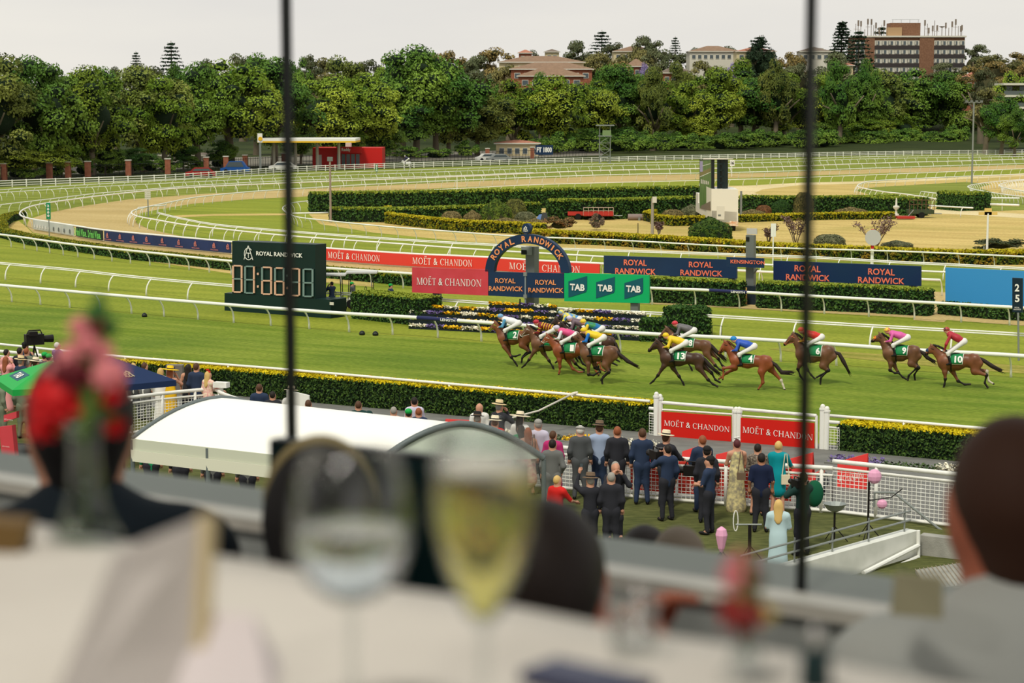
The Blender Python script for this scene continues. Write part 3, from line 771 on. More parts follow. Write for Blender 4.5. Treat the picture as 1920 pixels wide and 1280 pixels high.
L_fig = [mk_leaf('fig_leaf_%s' % k, a, b) for k, a, b in (('bright', (96, 124, 34), (160, 172, 58)), ('deep', (64, 102, 38), (120, 146, 54)), ('dull', (96, 108, 46), (138, 144, 66)))]
L_gum = [mk_leaf('gum_leaf_%s' % k, a, b) for k, a, b in (('olive', (96, 96, 54), (136, 128, 76)), ('brown', (124, 106, 60), (158, 138, 84)), ('grey', (84, 92, 62), (112, 116, 82)))]
L_pine = mk_leaf('conifer_leaf', (34, 54, 38), (60, 78, 52))
L_jac = mk_leaf('jacaranda_bloom', (140, 124, 176), (166, 150, 196))
core_t = M('crown_core', (24, 40, 20), .95)  # dark green puts the shade inside the crowns into the colour
core_g = M('gum_core', (62, 60, 36), .95)
bark = M('fig_bark', (96, 86, 70), .9, (126, 114, 94), 1.2)
CR = [blobs_crown(11+i, 1, 1, .9, 46+4*i, .25, .027, 14000, .85, -.98) for i in range(5)]
GC = [blobs_crown(51+i, 1, 1, .8, 26, .24, .032, 4200, .65, -.7) for i in range(3)]
def trunk_mesh(seed, h, r, lean=0.0, nb=5, spread=.6):
    rs = random.Random(seed); mb = MB()
    top = Vector((lean, 0, h))
    mb.tube([(0, 0, -.5), (0, 0, .15*h), (lean*.4, 0, h*.55), top], [r*1.7, r, r*.8, r*.6], 9)
    for i in range(nb):
        a = 2*math.pi*i/nb+rs.random(); z0 = h*(.3+.4*rs.random())
        e = Vector((math.cos(a)*h*spread, math.sin(a)*h*spread, h*(1.05+.5*rs.random())))
        s = Vector((lean*z0/h, 0, z0)); m = s.lerp(e, .5)+Vector((0, 0, h*.08))
        mb.tube([s, m, e], [r*.5, r*.36, r*.2], 6)
    return mb.mesh('trunk', True)
TR = [trunk_mesh(i, 1, .075, (.05 if i % 2 else -.06)) for i in range(4)]
def tree(name, label, x, y, z, w, h, crown, leaf, core, trunk_h, group=None, ti=0, rot=0.0, cat='tree', cz=None):
    trunk_h *= .62
    """w crown width, h total height, trunk_h free trunk"""
    root = thing(name, label, cat, (x, y, z), rot, group)
    ch = h-trunk_h*.75; zc = h-ch*.5
    s = (w/2, w/2, ch/2/1.0)
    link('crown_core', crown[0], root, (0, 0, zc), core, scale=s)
    o = link('foliage', crown[1], root, (0, 0, zc), leaf, scale=s); o['kind'] = 'stuff'
    th = (trunk_h+ch*.3)
    link('trunk', TR[ti % 4], root, (0, 0, 0), bark, scale=(th*1.1, th*1.1, th))
    return root
# front row of figs: (centre x px, foot y px, crown top y px, width px, leaf index, trunk px)
figs = [(-40, 344, 88, 200, 2, 40), (48, 341, 84, 190, 1, 30), (118, 338, 196, 120, 0, 22), (150, 336, 112, 170, 0, 40), (20, 341, 268, 130, 0, 14), (236, 331, 114, 180, 2, 44), (290, 329, 128, 130, 0, 40),
 (96, 338, 258, 90, 0, 14), (345, 326, 104, 150, 1, 40), (420, 322, 96, 190, 0, 52), (500, 318, 98, 170, 1, 44), (590, 311, 126, 160, 0, 34), (670, 307, 128, 160, 0, 26), (752, 302, 134, 170, 1, 30), (812, 301, 88, 190, 1, 34),
 (838, 298, 146, 120, 2, 26), (893, 297, 146, 150, 2, 30), (965, 294, 142, 130, 0, 26), (1045, 292, 134, 140, 0, 22), (1110, 289, 140, 120, 0, 36), (1168, 287, 112, 130, 1, 44), (1235, 285, 138, 120, 0, 36),
 (1296, 284, 146, 110, 0, 30), (1352, 283, 116, 130, 0, 28), (1420, 281, 118, 140, 1, 34), (1480, 280, 130, 120, 0, 34), (1555, 278, 124, 130, 0, 24), (1612, 278, 132, 120, 1, 22), (1668, 277, 122, 130, 2, 20), (1728, 276, 116, 140, 1, 16), (1790, 275, 128, 120, 1, 12), (1838, 274, 206, 70, 0, 12),
 (640, 309, 232, 90, 0, 20), (560, 312, 238, 70, 1, 22), (715, 305, 226, 80, 1, 14), (325, 327, 268, 70, 1, 12), (240, 331, 274, 90, 1, 10), (180, 334, 268, 80, 1, 10), (400, 323, 262, 60, 1, 10), (1160, 287, 232, 90, 1, 10), (1100, 289, 238, 90, 1, 14), (1310, 284, 224, 80, 0, 10), (1630, 278, 214, 90, 0, 8), (1700, 277, 208, 90, 0, 8), (1560, 278, 220, 80, 1, 8)]
L1 = {0: 'bright green fig', 1: 'deep green fig', 2: 'dull olive-green fig'}
def place_words(px):
    return ('at the far left of the frame' if px < 70 else 'left of the petrol station' if px < 470 else 'by the petrol station' if px < 640 else 'left of the tan-roofed flats' if px < 900 else 'below the tan-roofed flats' if px < 1120 else
            'behind the steel lookout tower' if px < 1260 else 'above the big video screen' if px < 1460 else 'left of the apartment block' if px < 1600 else 'in front of the apartment block' if px < 1800 else 'at the right end of the row')
ORD = ['leftmost', 'second from left', 'third from left', 'fourth from left', 'fifth from left', 'sixth from left', 'seventh from left', 'eighth from left', 'ninth from left', 'tenth from left', 'eleventh from left', 'twelfth from left']
def numbered(items):
    '''items: (px, kind phrase) -> labels that count from the left within kind and place'''
    g = {}
    for i, (px, k) in enumerate(items): g.setdefault((k, place_words(px)), []).append((px, i))
    out = [None]*len(items)
    for (k, pl), l in g.items():
        l.sort()
        for n, (px, i) in enumerate(l): out[i] = '%s %s' % (k, pl) if len(l) == 1 else '%s, %s %s' % (k, ORD[n], pl)
    return out
FL = numbered([(f[0], ('low bushy %s tree' % L1[f[4]].replace(' fig', '')) if f[1]-f[2] < 90 else 'big '+L1[f[4]]+' tree') for f in figs])
for i, (px, fy, ty, wp_, li, tp_) in enumerate(figs):
    p = P(px, fy-3, 0); D = depth(p); s = FPX/D
    h = ZAT(p, ty); w = wp_/s*1.12; th = max(1.2, tp_/s)
    small = (fy-ty) < 90
    tree('bushy_tree' if small else 'fig_tree', FL[i],
         p.x, p.y+(4 if small else 9)+(i % 3)*3, 0, w, h, CR[i % 5], L_fig[li], core_t, th, 'row of trees behind the plank fence', i, i*1.7)
# second row and hill trees: (px, top y, width px, distance, kind, trunk px)
back = [(60, 100, 150, 330, 'f1'), (190, 118, 120, 360, 'f1'), (275, 100, 110, 430, 'gg'), (215, 108, 40, 470, 'gg'), (390, 84, 60, 520, 'gg'), (455, 82, 80, 520, 'gg'), (480, 92, 110, 430, 'f1'), (585, 78, 60, 560, 'gg'), (615, 90, 90, 500, 'go'), (655, 92, 120, 440, 'f2'), (700, 88, 90, 540, 'gg'), (780, 76, 170, 410, 'f1'), (735, 92, 110, 430, 'f0'),
 (845, 70, 90, 560, 'gb'), (920, 72, 110, 560, 'gb'), (895, 88, 90, 540, 'gg'), (955, 96, 70, 520, 'go'), (992, 84, 50, 700, 'gg'), (1085, 62, 70, 640, 'gg'), (1120, 78, 80, 620, 'go'), (1150, 66, 60, 640, 'gg'), (1215, 52, 80, 620, 'gg'), (1190, 68, 70, 600, 'go'), (1160, 98, 90, 520, 'gb'), (1235, 76, 80, 580, 'gg'), (1300, 72, 70, 640, 'gg'), (1365, 74, 70, 640, 'gg'), (1320, 98, 80, 520, 'go'), (1270, 110, 70, 500, 'f2'), (1390, 98, 90, 520, 'f0'),
 (1425, 62, 56, 600, 'p'), (1480, 76, 70, 580, 'gb'), (1455, 100, 70, 500, 'f2'), (1560, 84, 90, 560, 'gg'), (1575, 100, 70, 500, 'f1'), (1545, 80, 80, 640, 'go'), (1825, 72, 70, 640, 'gg'), (1870, 84, 90, 600, 'go'), (1905, 88, 70, 640, 'gb'), (1850, 100, 110, 540, 'gb'), (1900, 128, 90, 470, 'f0'), (1850, 150, 90, 440, 'go'), (1880, 170, 80, 430, 'f1'), (1905, 200, 60, 420, 'f1'), (1840, 110, 60, 500, 'gg'), (1930, 100, 80, 560, 'gb'), (1500, 96, 70, 540, 'gg'), (1130, 112, 70, 480, 'f1'), (1225, 120, 70, 470, 'f2'), (1765, 105, 70, 640, 'gg'), (1620, 104, 60, 520, 'f1'), (330, 110, 60, 430, 'f1'), (560, 96, 60, 420, 'f1'), (1015, 130, 50, 470, 'f1')]
KL = {'f0': ('leafy_tree', 'bright green rounded tree', 0), 'f1': ('leafy_tree', 'dark green rounded tree', 1), 'f2': ('leafy_tree', 'olive-green rounded tree', 2), 'gg': ('gum_tree', 'thin grey-green gum tree', 2), 'go': ('gum_tree', 'loose olive gum tree', 0), 'gb': ('gum_tree', 'browning dry-looking gum tree', 1), 'p': ('norfolk_pine', 'dark round-headed pine', 0)}
BL = numbered([(b[0], 'hill '+KL[b[4]][1]) for b in back])
for i, (px, ty, wp_, D, k) in enumerate(back):
    q = PD(px, 195, D); s = FPX/D
    z0 = hill_z(q.x, q.y) if q.y > 440 else 0
    h = ZAT((q.x, q.y), ty)-z0
    nm, lb, li = KL[k]
    g = k[0] == 'g'
    tree(nm, BL[i], q.x, q.y, z0, wp_/s*1.1, max(h, 6), (GC[i % 3] if g else CR[(i+2) % 5]), (L_gum[li] if g else L_pine if k == 'p' else L_fig[li]), core_g if g else core_t, max(h, 6)*(.35 if g else .2), 'trees on the rise beyond the fig row', i, i*2.3)
# conifers on the skyline
def conifer_mesh(seed, tiers=13, spread=.34, nl=1500, droop=.05):
    rs = np.random.RandomState(seed); pos = []; nr = []
    for t in range(tiers):
        z = .14+.84*t/tiers; r = spread*(1-t/tiers)**.75+.02
        nb = 7
        for b in range(nb):
            a = 2*math.pi*b/nb+t*.7
            n = max(4, int(nl/tiers/nb))
            u = rs.rand(n)**.6
            x = np.cos(a)*r*u+rs.normal(0, .012, n); y = np.sin(a)*r*u+rs.normal(0, .012, n); zz = z+.05*u-droop*u+rs.normal(0, .008, n)
            pos.append(np.stack([x, y, zz], 1)); nr.append(np.tile([0, 0, 1.0], (n, 1)))
    me = leafquads(np.concatenate(pos), np.concatenate(nr), .022, .6, 'foliage', .7)
    return me
CM = [conifer_mesh(3), conifer_mesh(5, 17, .2, 1800)]
tm = MB(); tm.tube([(0, 0, 0), (0, 0, .98)], [.022, .004], 6); CTM = tm.mesh('trunk', True)
for (px, ty, D, hm, v, wd, lb) in [(323, 74, 620, 17, 0, 1.0, 'tiered grey-green pine standing on the skyline, taller of the two at left'), (257, 94, 620, 12, 0, .8, 'small dark pine on the skyline, shorter of the two at left'), (1128, 54, 660, 16, 0, 1.25, 'broad dark pine rising above the hilltop flats'),
        (1576, 36, 620, 18, 1, 1.3, 'tall narrow dark pine left of the apartment block'), (1608, 52, 600, 18, 0, 1.1, 'dark tiered pine against the left corner of the apartment block'), (1650, 44, 700, 22, 0, .9, 'dark tiered pine rising behind the apartment block roof'), (1422, 64, 600, 14, 0, 1.5, 'wide dark pine left of the second window mullion'), (1265, 66, 640, 12, 0, .8, 'small dark pine on the skyline right of the leaning gum')]:
    q = PD(px, 195, D); z1 = ZAT((q.x, q.y), ty); z0 = z1-hm
    r = thing('norfolk_pine', lb, 'tree', (q.x, q.y, z0))
    o = link('foliage', CM[v], r, mat=L_pine, scale=(hm*wd, hm*wd, hm)); o['kind'] = 'stuff'
    link('trunk', CTM, r, mat=bark, scale=hm)
# jacarandas (purple bloom) among the roofs
for (px, ty, w, D, lb) in [(1000, 93, 30, 640, 'purple jacaranda behind the tan-roofed flats'), (1205, 96, 34, 560, 'purple jacaranda left of the long roof, half behind a tree'), (1372, 97, 46, 560, 'purple jacaranda spreading beside the orange roof')]:
    q = PD(px, 195, D); z0 = hill_z(q.x, q.y); h = ZAT((q.x, q.y), ty)-z0
    tree('jacaranda_tree', lb, q.x, q.y, z0, w*D/FPX, h, GC[1], L_jac, M('jac_core', (96, 90, 110)), h*.3)

# ---------------------------------------------------------------- infield shrubs
sh_core = M('shrub_core', (54, 56, 34), .95)
def shrub(label, px, fy, wp_, hp, leaf, name='garden_shrub', seed=0, core=None, dense=1, flat=1.0, group=None, dy=0):
    p = P(px, fy, 0); s = FPX/depth(p); w = wp_/s; h = hp/s
    r = thing(name, label, 'shrub', (p.x, p.y+w*.25+dy, 0), group=group)
    sp_ = 'spiky' in name or 'twiggy' in name
    me0 = SHR[seed % len(SHR)] if sp_ else DOME[seed % 2]
    c_ = h*.42 if sp_ else h*.16; k_ = h*.62 if sp_ else h*.84
    link('branches', me0[0], r, (0, 0, c_), core or sh_core, scale=(w/2, w/2*.8, k_))
    o = link('foliage', me0[1], r, (0, 0, c_), leaf, scale=(w/2, w/2*.8, k_)); o['kind'] = 'stuff'
    return r
def dome(seed, nl=5200):
    rs = np.random.RandomState(seed); d = rs.normal(0, 1, (nl, 3)); d[:, 2] = np.abs(d[:, 2])*1.1-.25; d /= np.linalg.norm(d, axis=1)[:, None]
    ph = rs.uniform(0, 6, 6); w = 1+.05*np.sin(d[:, :1]*7+ph[0])+.05*np.sin(d[:, 1:2]*8+ph[1])+.04*np.sin(d[:, 2:]*9+ph[2])
    pos = d*w*(.93+.07*rs.rand(nl, 1)); mb = MB(); mb.ell((0, 0, 0), (.9, .9, .9), 16, 10)
    return mb.mesh('core', True), leafquads(pos, d, .042, .5, 'foliage', .62)
DOME = [dome(3), dome(4)]
SHR = [blobs_crown(91+i, .96, .96, .9, 26, .22, .05, 2400, 1, -.5) for i in range(3)]
lf_b1 = leafmat('box_shrub_leaf', (60, 84, 28), (112, 128, 48), 4); lf_b2 = leafmat('clipped_ball_leaf', (38, 66, 22), (82, 106, 40), 5)
lf_h = leafmat('heath_leaf', (118, 104, 66), (152, 136, 92), 4); lf_r = leafmat('reddish_leaf', (112, 72, 48), (150, 104, 66), 4); lf_gr = leafmat('grey_leaf', (96, 100, 72), (130, 130, 98), 4)
shrub('large rounded yellow-green shrub in the garden bed', 930, 420, 60, 46, lf_b1, seed=0)
shrub('rounded brownish-green shrub behind the large rounded one', 966, 413, 48, 42, leafmat('olive_shrub', (84, 88, 42), (122, 122, 60), 4), seed=1)
shrub('clipped dome-shaped dark green bush in front of the screen truck', 1334, 451, 82, 42, lf_b2, name='clipped_bush', seed=2, core=core_m)
shrub('dry tan shrub left of the large rounded shrub, bigger one', 846, 419, 44, 24, lf_h, seed=1)
shrub('dry tan shrub right next to the large rounded shrub', 886, 420, 36, 25, lf_h, seed=2)
shrub('low dry shrub below the large rounded shrub', 948, 424, 62, 15, lf_h, seed=0)
shrub('grey-green sprawling shrub right of the brownish-green one', 985, 418, 46, 22, lf_gr, seed=1)
shrub('low tan shrub near the end of the central golden hedge', 1003, 424, 40, 14, lf_h, seed=2)
shrub('russet and green spiky shrub right of the arch emblem', 1048, 434, 74, 30, leafmat('russet_shrub', (84, 76, 44), (162, 118, 78), 5), name='spiky_shrub', seed=0)
shrub('low red-leaved ground cover inside the central bed', 786, 412, 48, 8, lf_r, seed=1)
shrub('olive heath shrub in the small curved bed', 1262, 414, 48, 22, lf_h, seed=1)
shrub('grey spiky shrub at the front wheel of the truck', 1298, 408, 44, 24, lf_gr, seed=2)
shrub('red-brown shrub right of the screen truck', 1433, 404, 34, 20, lf_r, seed=1)
shrub('tan heath shrub right of the screen truck', 1412, 406, 46, 13, lf_h, seed=0)
shrub('dark leafy shrub between the truck and the mullion', 1466, 404, 40, 30, leafmat('camellia_leaf', (34, 62, 24), (58, 88, 36), 5), seed=2, core=core_m)
shrub('tall brownish shrub partly behind the right mullion', 1508, 405, 42, 46, leafmat('brown_shrub', (84, 82, 44), (116, 106, 60), 4), seed=1)
shrub('wide dry heath mound right of the mullion', 1598, 404, 62, 15, lf_h, seed=0)
shrub('grey-green mound behind the long golden hedge', 1558, 463, 66, 24, lf_gr, seed=1)
shrub('low grey mound right of the purple-leaved tree', 1685, 466, 60, 14, lf_gr, seed=2)
shrub('dark spiky shrub behind the golden hedge at the far right', 1880, 472, 110, 26, leafmat('flax_leaf', (44, 62, 36), (96, 96, 62), 5), name='spiky_shrub', seed=0)
shrub('twiggy brown shrub in front of the red trailers', 1118, 432, 34, 34, leafmat('twig_leaf', (104, 84, 70), (138, 118, 98), 5), name='twiggy_shrub', seed=1)
lf_pl = leafmat('plum_leaf', (94, 72, 66), (136, 112, 104), 4)
def small_tree(label, px, fy, wp_, hp, seed):
    p = P(px, fy, 0); s = FPX/depth(p); w = wp_/s; h = hp/s
    r = thing('purple_leaf_tree', label, 'tree', (p.x, p.y, 0)); rs = random.Random(seed)
    mb = MB(); pos = []
    for i in range(7):
        a = rs.uniform(0, 6.28); e = Vector((math.cos(a)*w*.42*rs.uniform(.5, 1), math.sin(a)*w*.3, h*rs.uniform(.65, .97)))
        m = e*.5+Vector((0, 0, h*.05)); mb.tube([(rs.uniform(-.1, .1), 0, 0), m*.6, e], [.05, .035, .015], 5)
        for t in np.linspace(.5, 1.12, 8):
            for _ in range(11):
                pos.append([e.x*t+rs.gauss(0, w*.055), e.y*t+rs.gauss(0, w*.05), e.z*t**.6+rs.gauss(0, h*.03)])
    mb.build('branch', bark, r, True, world=False)
    pos = np.array(pos)
    me = leafquads(pos, np.tile([0, 0, 1.], (len(pos), 1)), .085, .9, 'foliage', .6); me.materials.append(lf_pl)
    o = link('foliage', me, r); o['kind'] = 'stuff'
small_tree('sparse purple-leaved tree behind the round marker disc', 1642, 468, 90, 62, 4)
small_tree('sparse purple-leaved tree just left of the right mullion', 1492, 462, 56, 56, 5)
small_tree('small sparse purple-leaved tree right of the camera tower top', 1440, 460, 42, 40, 6)
small_tree('tiny twiggy tree left of the clipped dome bush', 1236, 446, 30, 30, 7)

# dark understorey along the tree row
rs_u = random.Random(3)
for i, px in enumerate(list(range(-30, 400, 44))+list(range(690, 900, 60))+list(range(1010, 1840, 22))):
    fy = 349-.0*px
    fy = np.interp(px, [-30, 300, 560, 860, 1130, 1430, 1640, 1900], [344, 330, 312, 300, 291, 284, 280, 278])
    p = P(px, fy, 0); s = FPX/depth(p); w = rs_u.uniform(50, 80)/s; h = rs_u.uniform(22, 36)/s*(1.35 if px > 1000 else 1)
    r = thing('understorey_bush', 'dark low bush growing among the trunks of the fig row', 'bush', (p.x, p.y+rs_u.uniform(12, 26), 0), group='dark bushes under the fig row')
    link('branches', SHR[i % 3][0], r, (0, 0, h*.4), core_m, scale=(w/2, w/2*.6, h*.65))
    o = link('foliage', SHR[i % 3][1], r, (0, 0, h*.4), L_fig[1], scale=(w/2, w/2*.6, h*.65)); o['kind'] = 'stuff'
# ================================================================ town beyond the course
brick_r = M('red_brick', (140, 84, 62), .9, (158, 100, 76), 2)
brick_b = M('brown_brick', (118, 84, 64), .9, (134, 98, 76), 2)
cream = M('cream_render', (206, 190, 150), .85); pale = M('pale_concrete', (206, 200, 186), .85)
tile = M('tan_roof_tile', (128, 102, 82), .9, (142, 114, 92), 1.5); tile_r = M('red_roof_tile', (164, 106, 84), .9, (178, 120, 98), 1.5); tile_g = M('grey_roof_tile', (112, 98, 88), .9, (124, 110, 98), 1.5)
glass_d = M('far_window_glass', (74, 84, 90), .2, spec=.6); dark = M('near_black', (24, 28, 26), .5); spand = M('dark_spandrel', (58, 52, 52), .7)
red_p = M('red_paint', (196, 30, 26), .45); yel_p = M('yellow_paint', (230, 180, 40), .5); steel = M('galvanised_steel', (136, 140, 136), .45, metal=.3); tyre = M('tyre', (26, 26, 26), .9)
metal_g = M('grey_metal', (112, 116, 112), .5, metal=.2)
def at(px, py, D): return PD(px, py, D)
def winrow(root, x0, x1, n, y, z, w, h, d=.12, pane=True):
    for i in range(n):
        x = x0+(x1-x0)*(i+.5)/n
        f = MB().box((x, y-.05, z), (w, .14, h)).build('window', pale, root)
        if pane: MB().box((x, y-.1, z), (w*.86, .1, h*.8)).build('pane', glass_d, f)
def apartment():
    D = 640.0; s = FPX/D; L = PD(1601, 195, D); R = PD(1806, 195, D); y = L.y
    top = ZAT((L.x, L.y), 70); z0 = top-19.0
    root = thing('apartment_block', 'brown brick apartment block with flat roof crowded with antennas, rising above the trees', 'building', ((L.x+R.x)/2, y, z0))
    X = lambda px: PD(px, 195, D).x
    def bx(nm, m, px0, px1, za, zb, y0=0, y1=14, pr=root):
        return MB().box(((X(px0)+X(px1))/2, y+(y0+y1)/2, (za+zb)/2), (X(px1)-X(px0), y1-y0, zb-za)).build(nm, m, pr)
    bx('wall', brick_b, 1601, 1806, z0, top)
    fl = 16.4/s
    for k in range(7):
        zt = top-1.0-k*fl
        for (a, b) in ((1601, 1619), (1637, 1721), (1748, 1806)):
            bx('window_band', pale, a, b, zt-fl*.56, zt, -.25, 0)
            bx('spandrel', spand, a, b, zt-fl, zt-fl*.58, -.45, 0)
            n = {1601: 2, 1637: 7, 1748: 5}[a]
            for i in range(n):
                c = a+(b-a)*(i+.5)/n; wd = (b-a)/n*(.72 if (i+k) % 3 else .5)
                w = bx('window', glass_d, c-wd/2, c+wd/2, zt-fl*.5, zt-fl*.08, -.4, -.2)
                if a != 1601: bx('blind', M('pale_blind', (190, 184, 170), .8), c-wd*.42, c-wd*.02, zt-fl*.48, zt-fl*.1, -.5, -.3, w)
    for (a, b) in ((1619, 1637), (1721, 1748)): bx('brick_pier', brick_r if a == 1 else brick_b, a, b, z0, top, -.6, 0)
    bx('roof_slab', pale, 1598, 1808, top, top+.5, -.8, 14.5)
    bx('lift_room', brick_b, 1670, 1726, top+.5, ZAT((L.x, L.y), 42), 3, 10)
    bx('lift_room_render', M('tan_render', (176, 144, 108), .85), 1663, 1689, top+.5, ZAT((L.x, L.y), 51), 1, 4)
    rs = random.Random(5); pole = M('antenna_metal', (126, 112, 100), .6)
    for i, px in enumerate([1604, 1609, 1614, 1620, 1626, 1631, 1636, 1641, 1646, 1650, 1655, 1731, 1736, 1741, 1746, 1752, 1757, 1772, 1779, 1785, 1789, 1794, 1798, 1802]):
        hh = rs.uniform(2, 5.0)
        mb = MB(); x = X(px); yy = y+rs.uniform(0, 3); mb.tube([(x, yy, top+.5), (x, yy, top+.5+hh)], .1, 5)
        if i % 3: mb.box((x, yy-.2, top+.2+hh), (.5, .3, 1.8))
        if i % 4 == 0: mb.box((x, yy, top+hh*.7), (1.4, .1, .1))
        mb.build('antenna', pole, root)
    mb = MB(); x = X(1764); mb.lathe([(.05, 0), (1.1, .5)], 12, (x, y+1, top+3)); mb.tube([(x, y+1, top), (x, y+1, top+3)], .12, 5); mb.build('satellite_dish', pole, root)
    mb = MB()
    for px in (1674, 1690, 1706, 1722): mb.tube([(X(px), y+3.2, ZAT((L.x, L.y), 42)), (X(px), y+3.2, ZAT((L.x, L.y), 36))], .05, 4)
    mb.tube([(X(1672), y+3.2, ZAT((L.x, L.y), 36)), (X(1724), y+3.2, ZAT((L.x, L.y), 36))], .05, 4); mb.build('guard_rail', steel, root)
apartment()
def hip(mb, x0, x1, y0, y1, z0, z1, e=.5):
    x0 -= e; x1 += e; y0 -= e; y1 += e; w = (y1-y0)/2
    r = min(w, (x1-x0)/2-.2); yc = (y0+y1)/2
    mb.add([(x0, y0, z0), (x1, y0, z0), (x1, y1, z0), (x0, y1, z0), (x0+r, yc, z1), (x1-r, yc, z1)], [(0, 1, 5, 4), (1, 2, 5), (2, 3, 4, 5), (3, 0, 4), (3, 2, 1, 0)])
def house(label, px0, px1, ye, yr, D, wall, roof, nwin=4, depth_=10, name='house', yw=None, cat='house', base=9):
    """px span, y of eaves, y of ridge"""
    L = PD(px0, 195, D); R = PD(px1, 195, D); y = L.y; ze = ZAT((0, y), ye); zr = ZAT((0, y+depth_/2), yr)
    root = thing(name, label, cat, ((L.x+R.x)/2, y, ze-base))
    MB().box(((L.x+R.x)/2, y+depth_/2, ze-base/2), (R.x-L.x, depth_, base)).build('wall', wall, root)
    mb = MB(); hip(mb, L.x, R.x, y, y+depth_, ze, zr); mb.build('roof', roof, root)
    MB().box(((L.x+R.x)/2, y-.5, ze-.1), (R.x-L.x+1, .12, .25)).build('gutter', pale, root)
    for k in range(1): winrow(root, L.x+.4, R.x-.4, nwin, y, ze-1.7-k*3, min(1.6, (R.x-L.x)/nwin*.6), 1.4)
    return root
house('large block of flats with wide tan hipped roofs, rear wing', 936, 1094, 116, 105, 520, cream, tile, 6, 14, 'block_of_flats')
house('middle wing of the tan-roofed flats with white balconies', 958, 1110, 129, 117, 505, brick_r, tile, 8, 12, 'block_of_flats')
house('front wing of the tan-roofed flats with red brick wall', 972, 1094, 142, 126, 490, brick_r, tile, 6, 12, 'block_of_flats')
house('small red brick house left of the jacaranda on the skyline', 973, 997, 99, 93, 640, brick_r, tile_r, 2, 8)
house('small grey-roofed house on the skyline right of the jacaranda', 1022, 1048, 97, 92, 640, cream, tile_g, 2, 8)
house('long tan-roofed flats on the skyline left of the purple bloom', 1150, 1232, 96, 86, 620, cream, tile, 6, 12)
house('low roof peeping below the long tan-roofed flats', 1176, 1212, 124, 110, 560, brick_r, tile, 3, 10)
house('long low tan-roofed flats between the skyline trees', 1292, 1385, 96, 86, 620, pale, tile, 8, 12)
house('red brick house with brown hipped roof half sunk in trees', 1241, 1296, 136, 122, 500, brick_r, tile_g, 4, 9)
house('house with pinkish-orange roof behind the wide dark pine', 1380, 1452, 96, 89, 600, cream, tile_r, 5, 9)
house('grey-roofed house right behind the right mullion', 1500, 1556, 96, 88, 600, pale, tile_g, 4, 9)
house('small tan house below the tall narrow pine', 1568, 1598, 122, 116, 560, cream, tile_r, 2, 8)
house('red-roofed house right of the apartment block', 1808, 1852, 148, 134, 560, brick_r, tile_r, 3, 9)
house('white house with chimney glimpsed among the trees at far left', 6, 36, 178, 168, 420, pale, tile_g, 2, 8)
house('cream shop building glimpsed between trunks left of the distance sign', 930, 1010, 268, 262, 425, cream, tile_r, 5, 8, 'shop_building', cat='building', base=8)
house('pale building behind the trunks at left', 300, 420, 290, 286, 350, pale, tile_g, 5, 8, 'shop_building', cat='building', base=4)
def modern():
    D = 470; root = thing('balcony_flats', 'modern white flats with dark balconies at the right edge', 'building', tuple(PD(1900, 195, D)-Vector((0, 0, 12))))
    X = lambda px: PD(px, 195, D).x; y = PD(1900, 195, D).y
    for k in range(5):
        zt = ZAT((0, y), 158+k*22)
        MB().box(((X(1872)+X(1960))/2, y, zt), (X(1960)-X(1872), 9, .5)).build('floor_slab', pale, root)
        MB().box(((X(1880)+X(1960))/2, y+1, zt-1.4), (X(1960)-X(1880), 7, 2.3)).build('wall', M('balcony_brown', (84, 72, 62), .8), root)  # set-back walls in a darker brown than the slabs
        for i in range(4): MB().box((X(1886)+i*3.2, y-2.6, zt-1.3), (1.5, .1, 1.6)).build('window', glass_d, root)
        MB().box(((X(1874)+X(1960))/2, y-4.2, zt-2.0), (X(1960)-X(1874), .1, .9)).build('balustrade', M('smoked_glass', (90, 96, 96), .2), root)
modern()
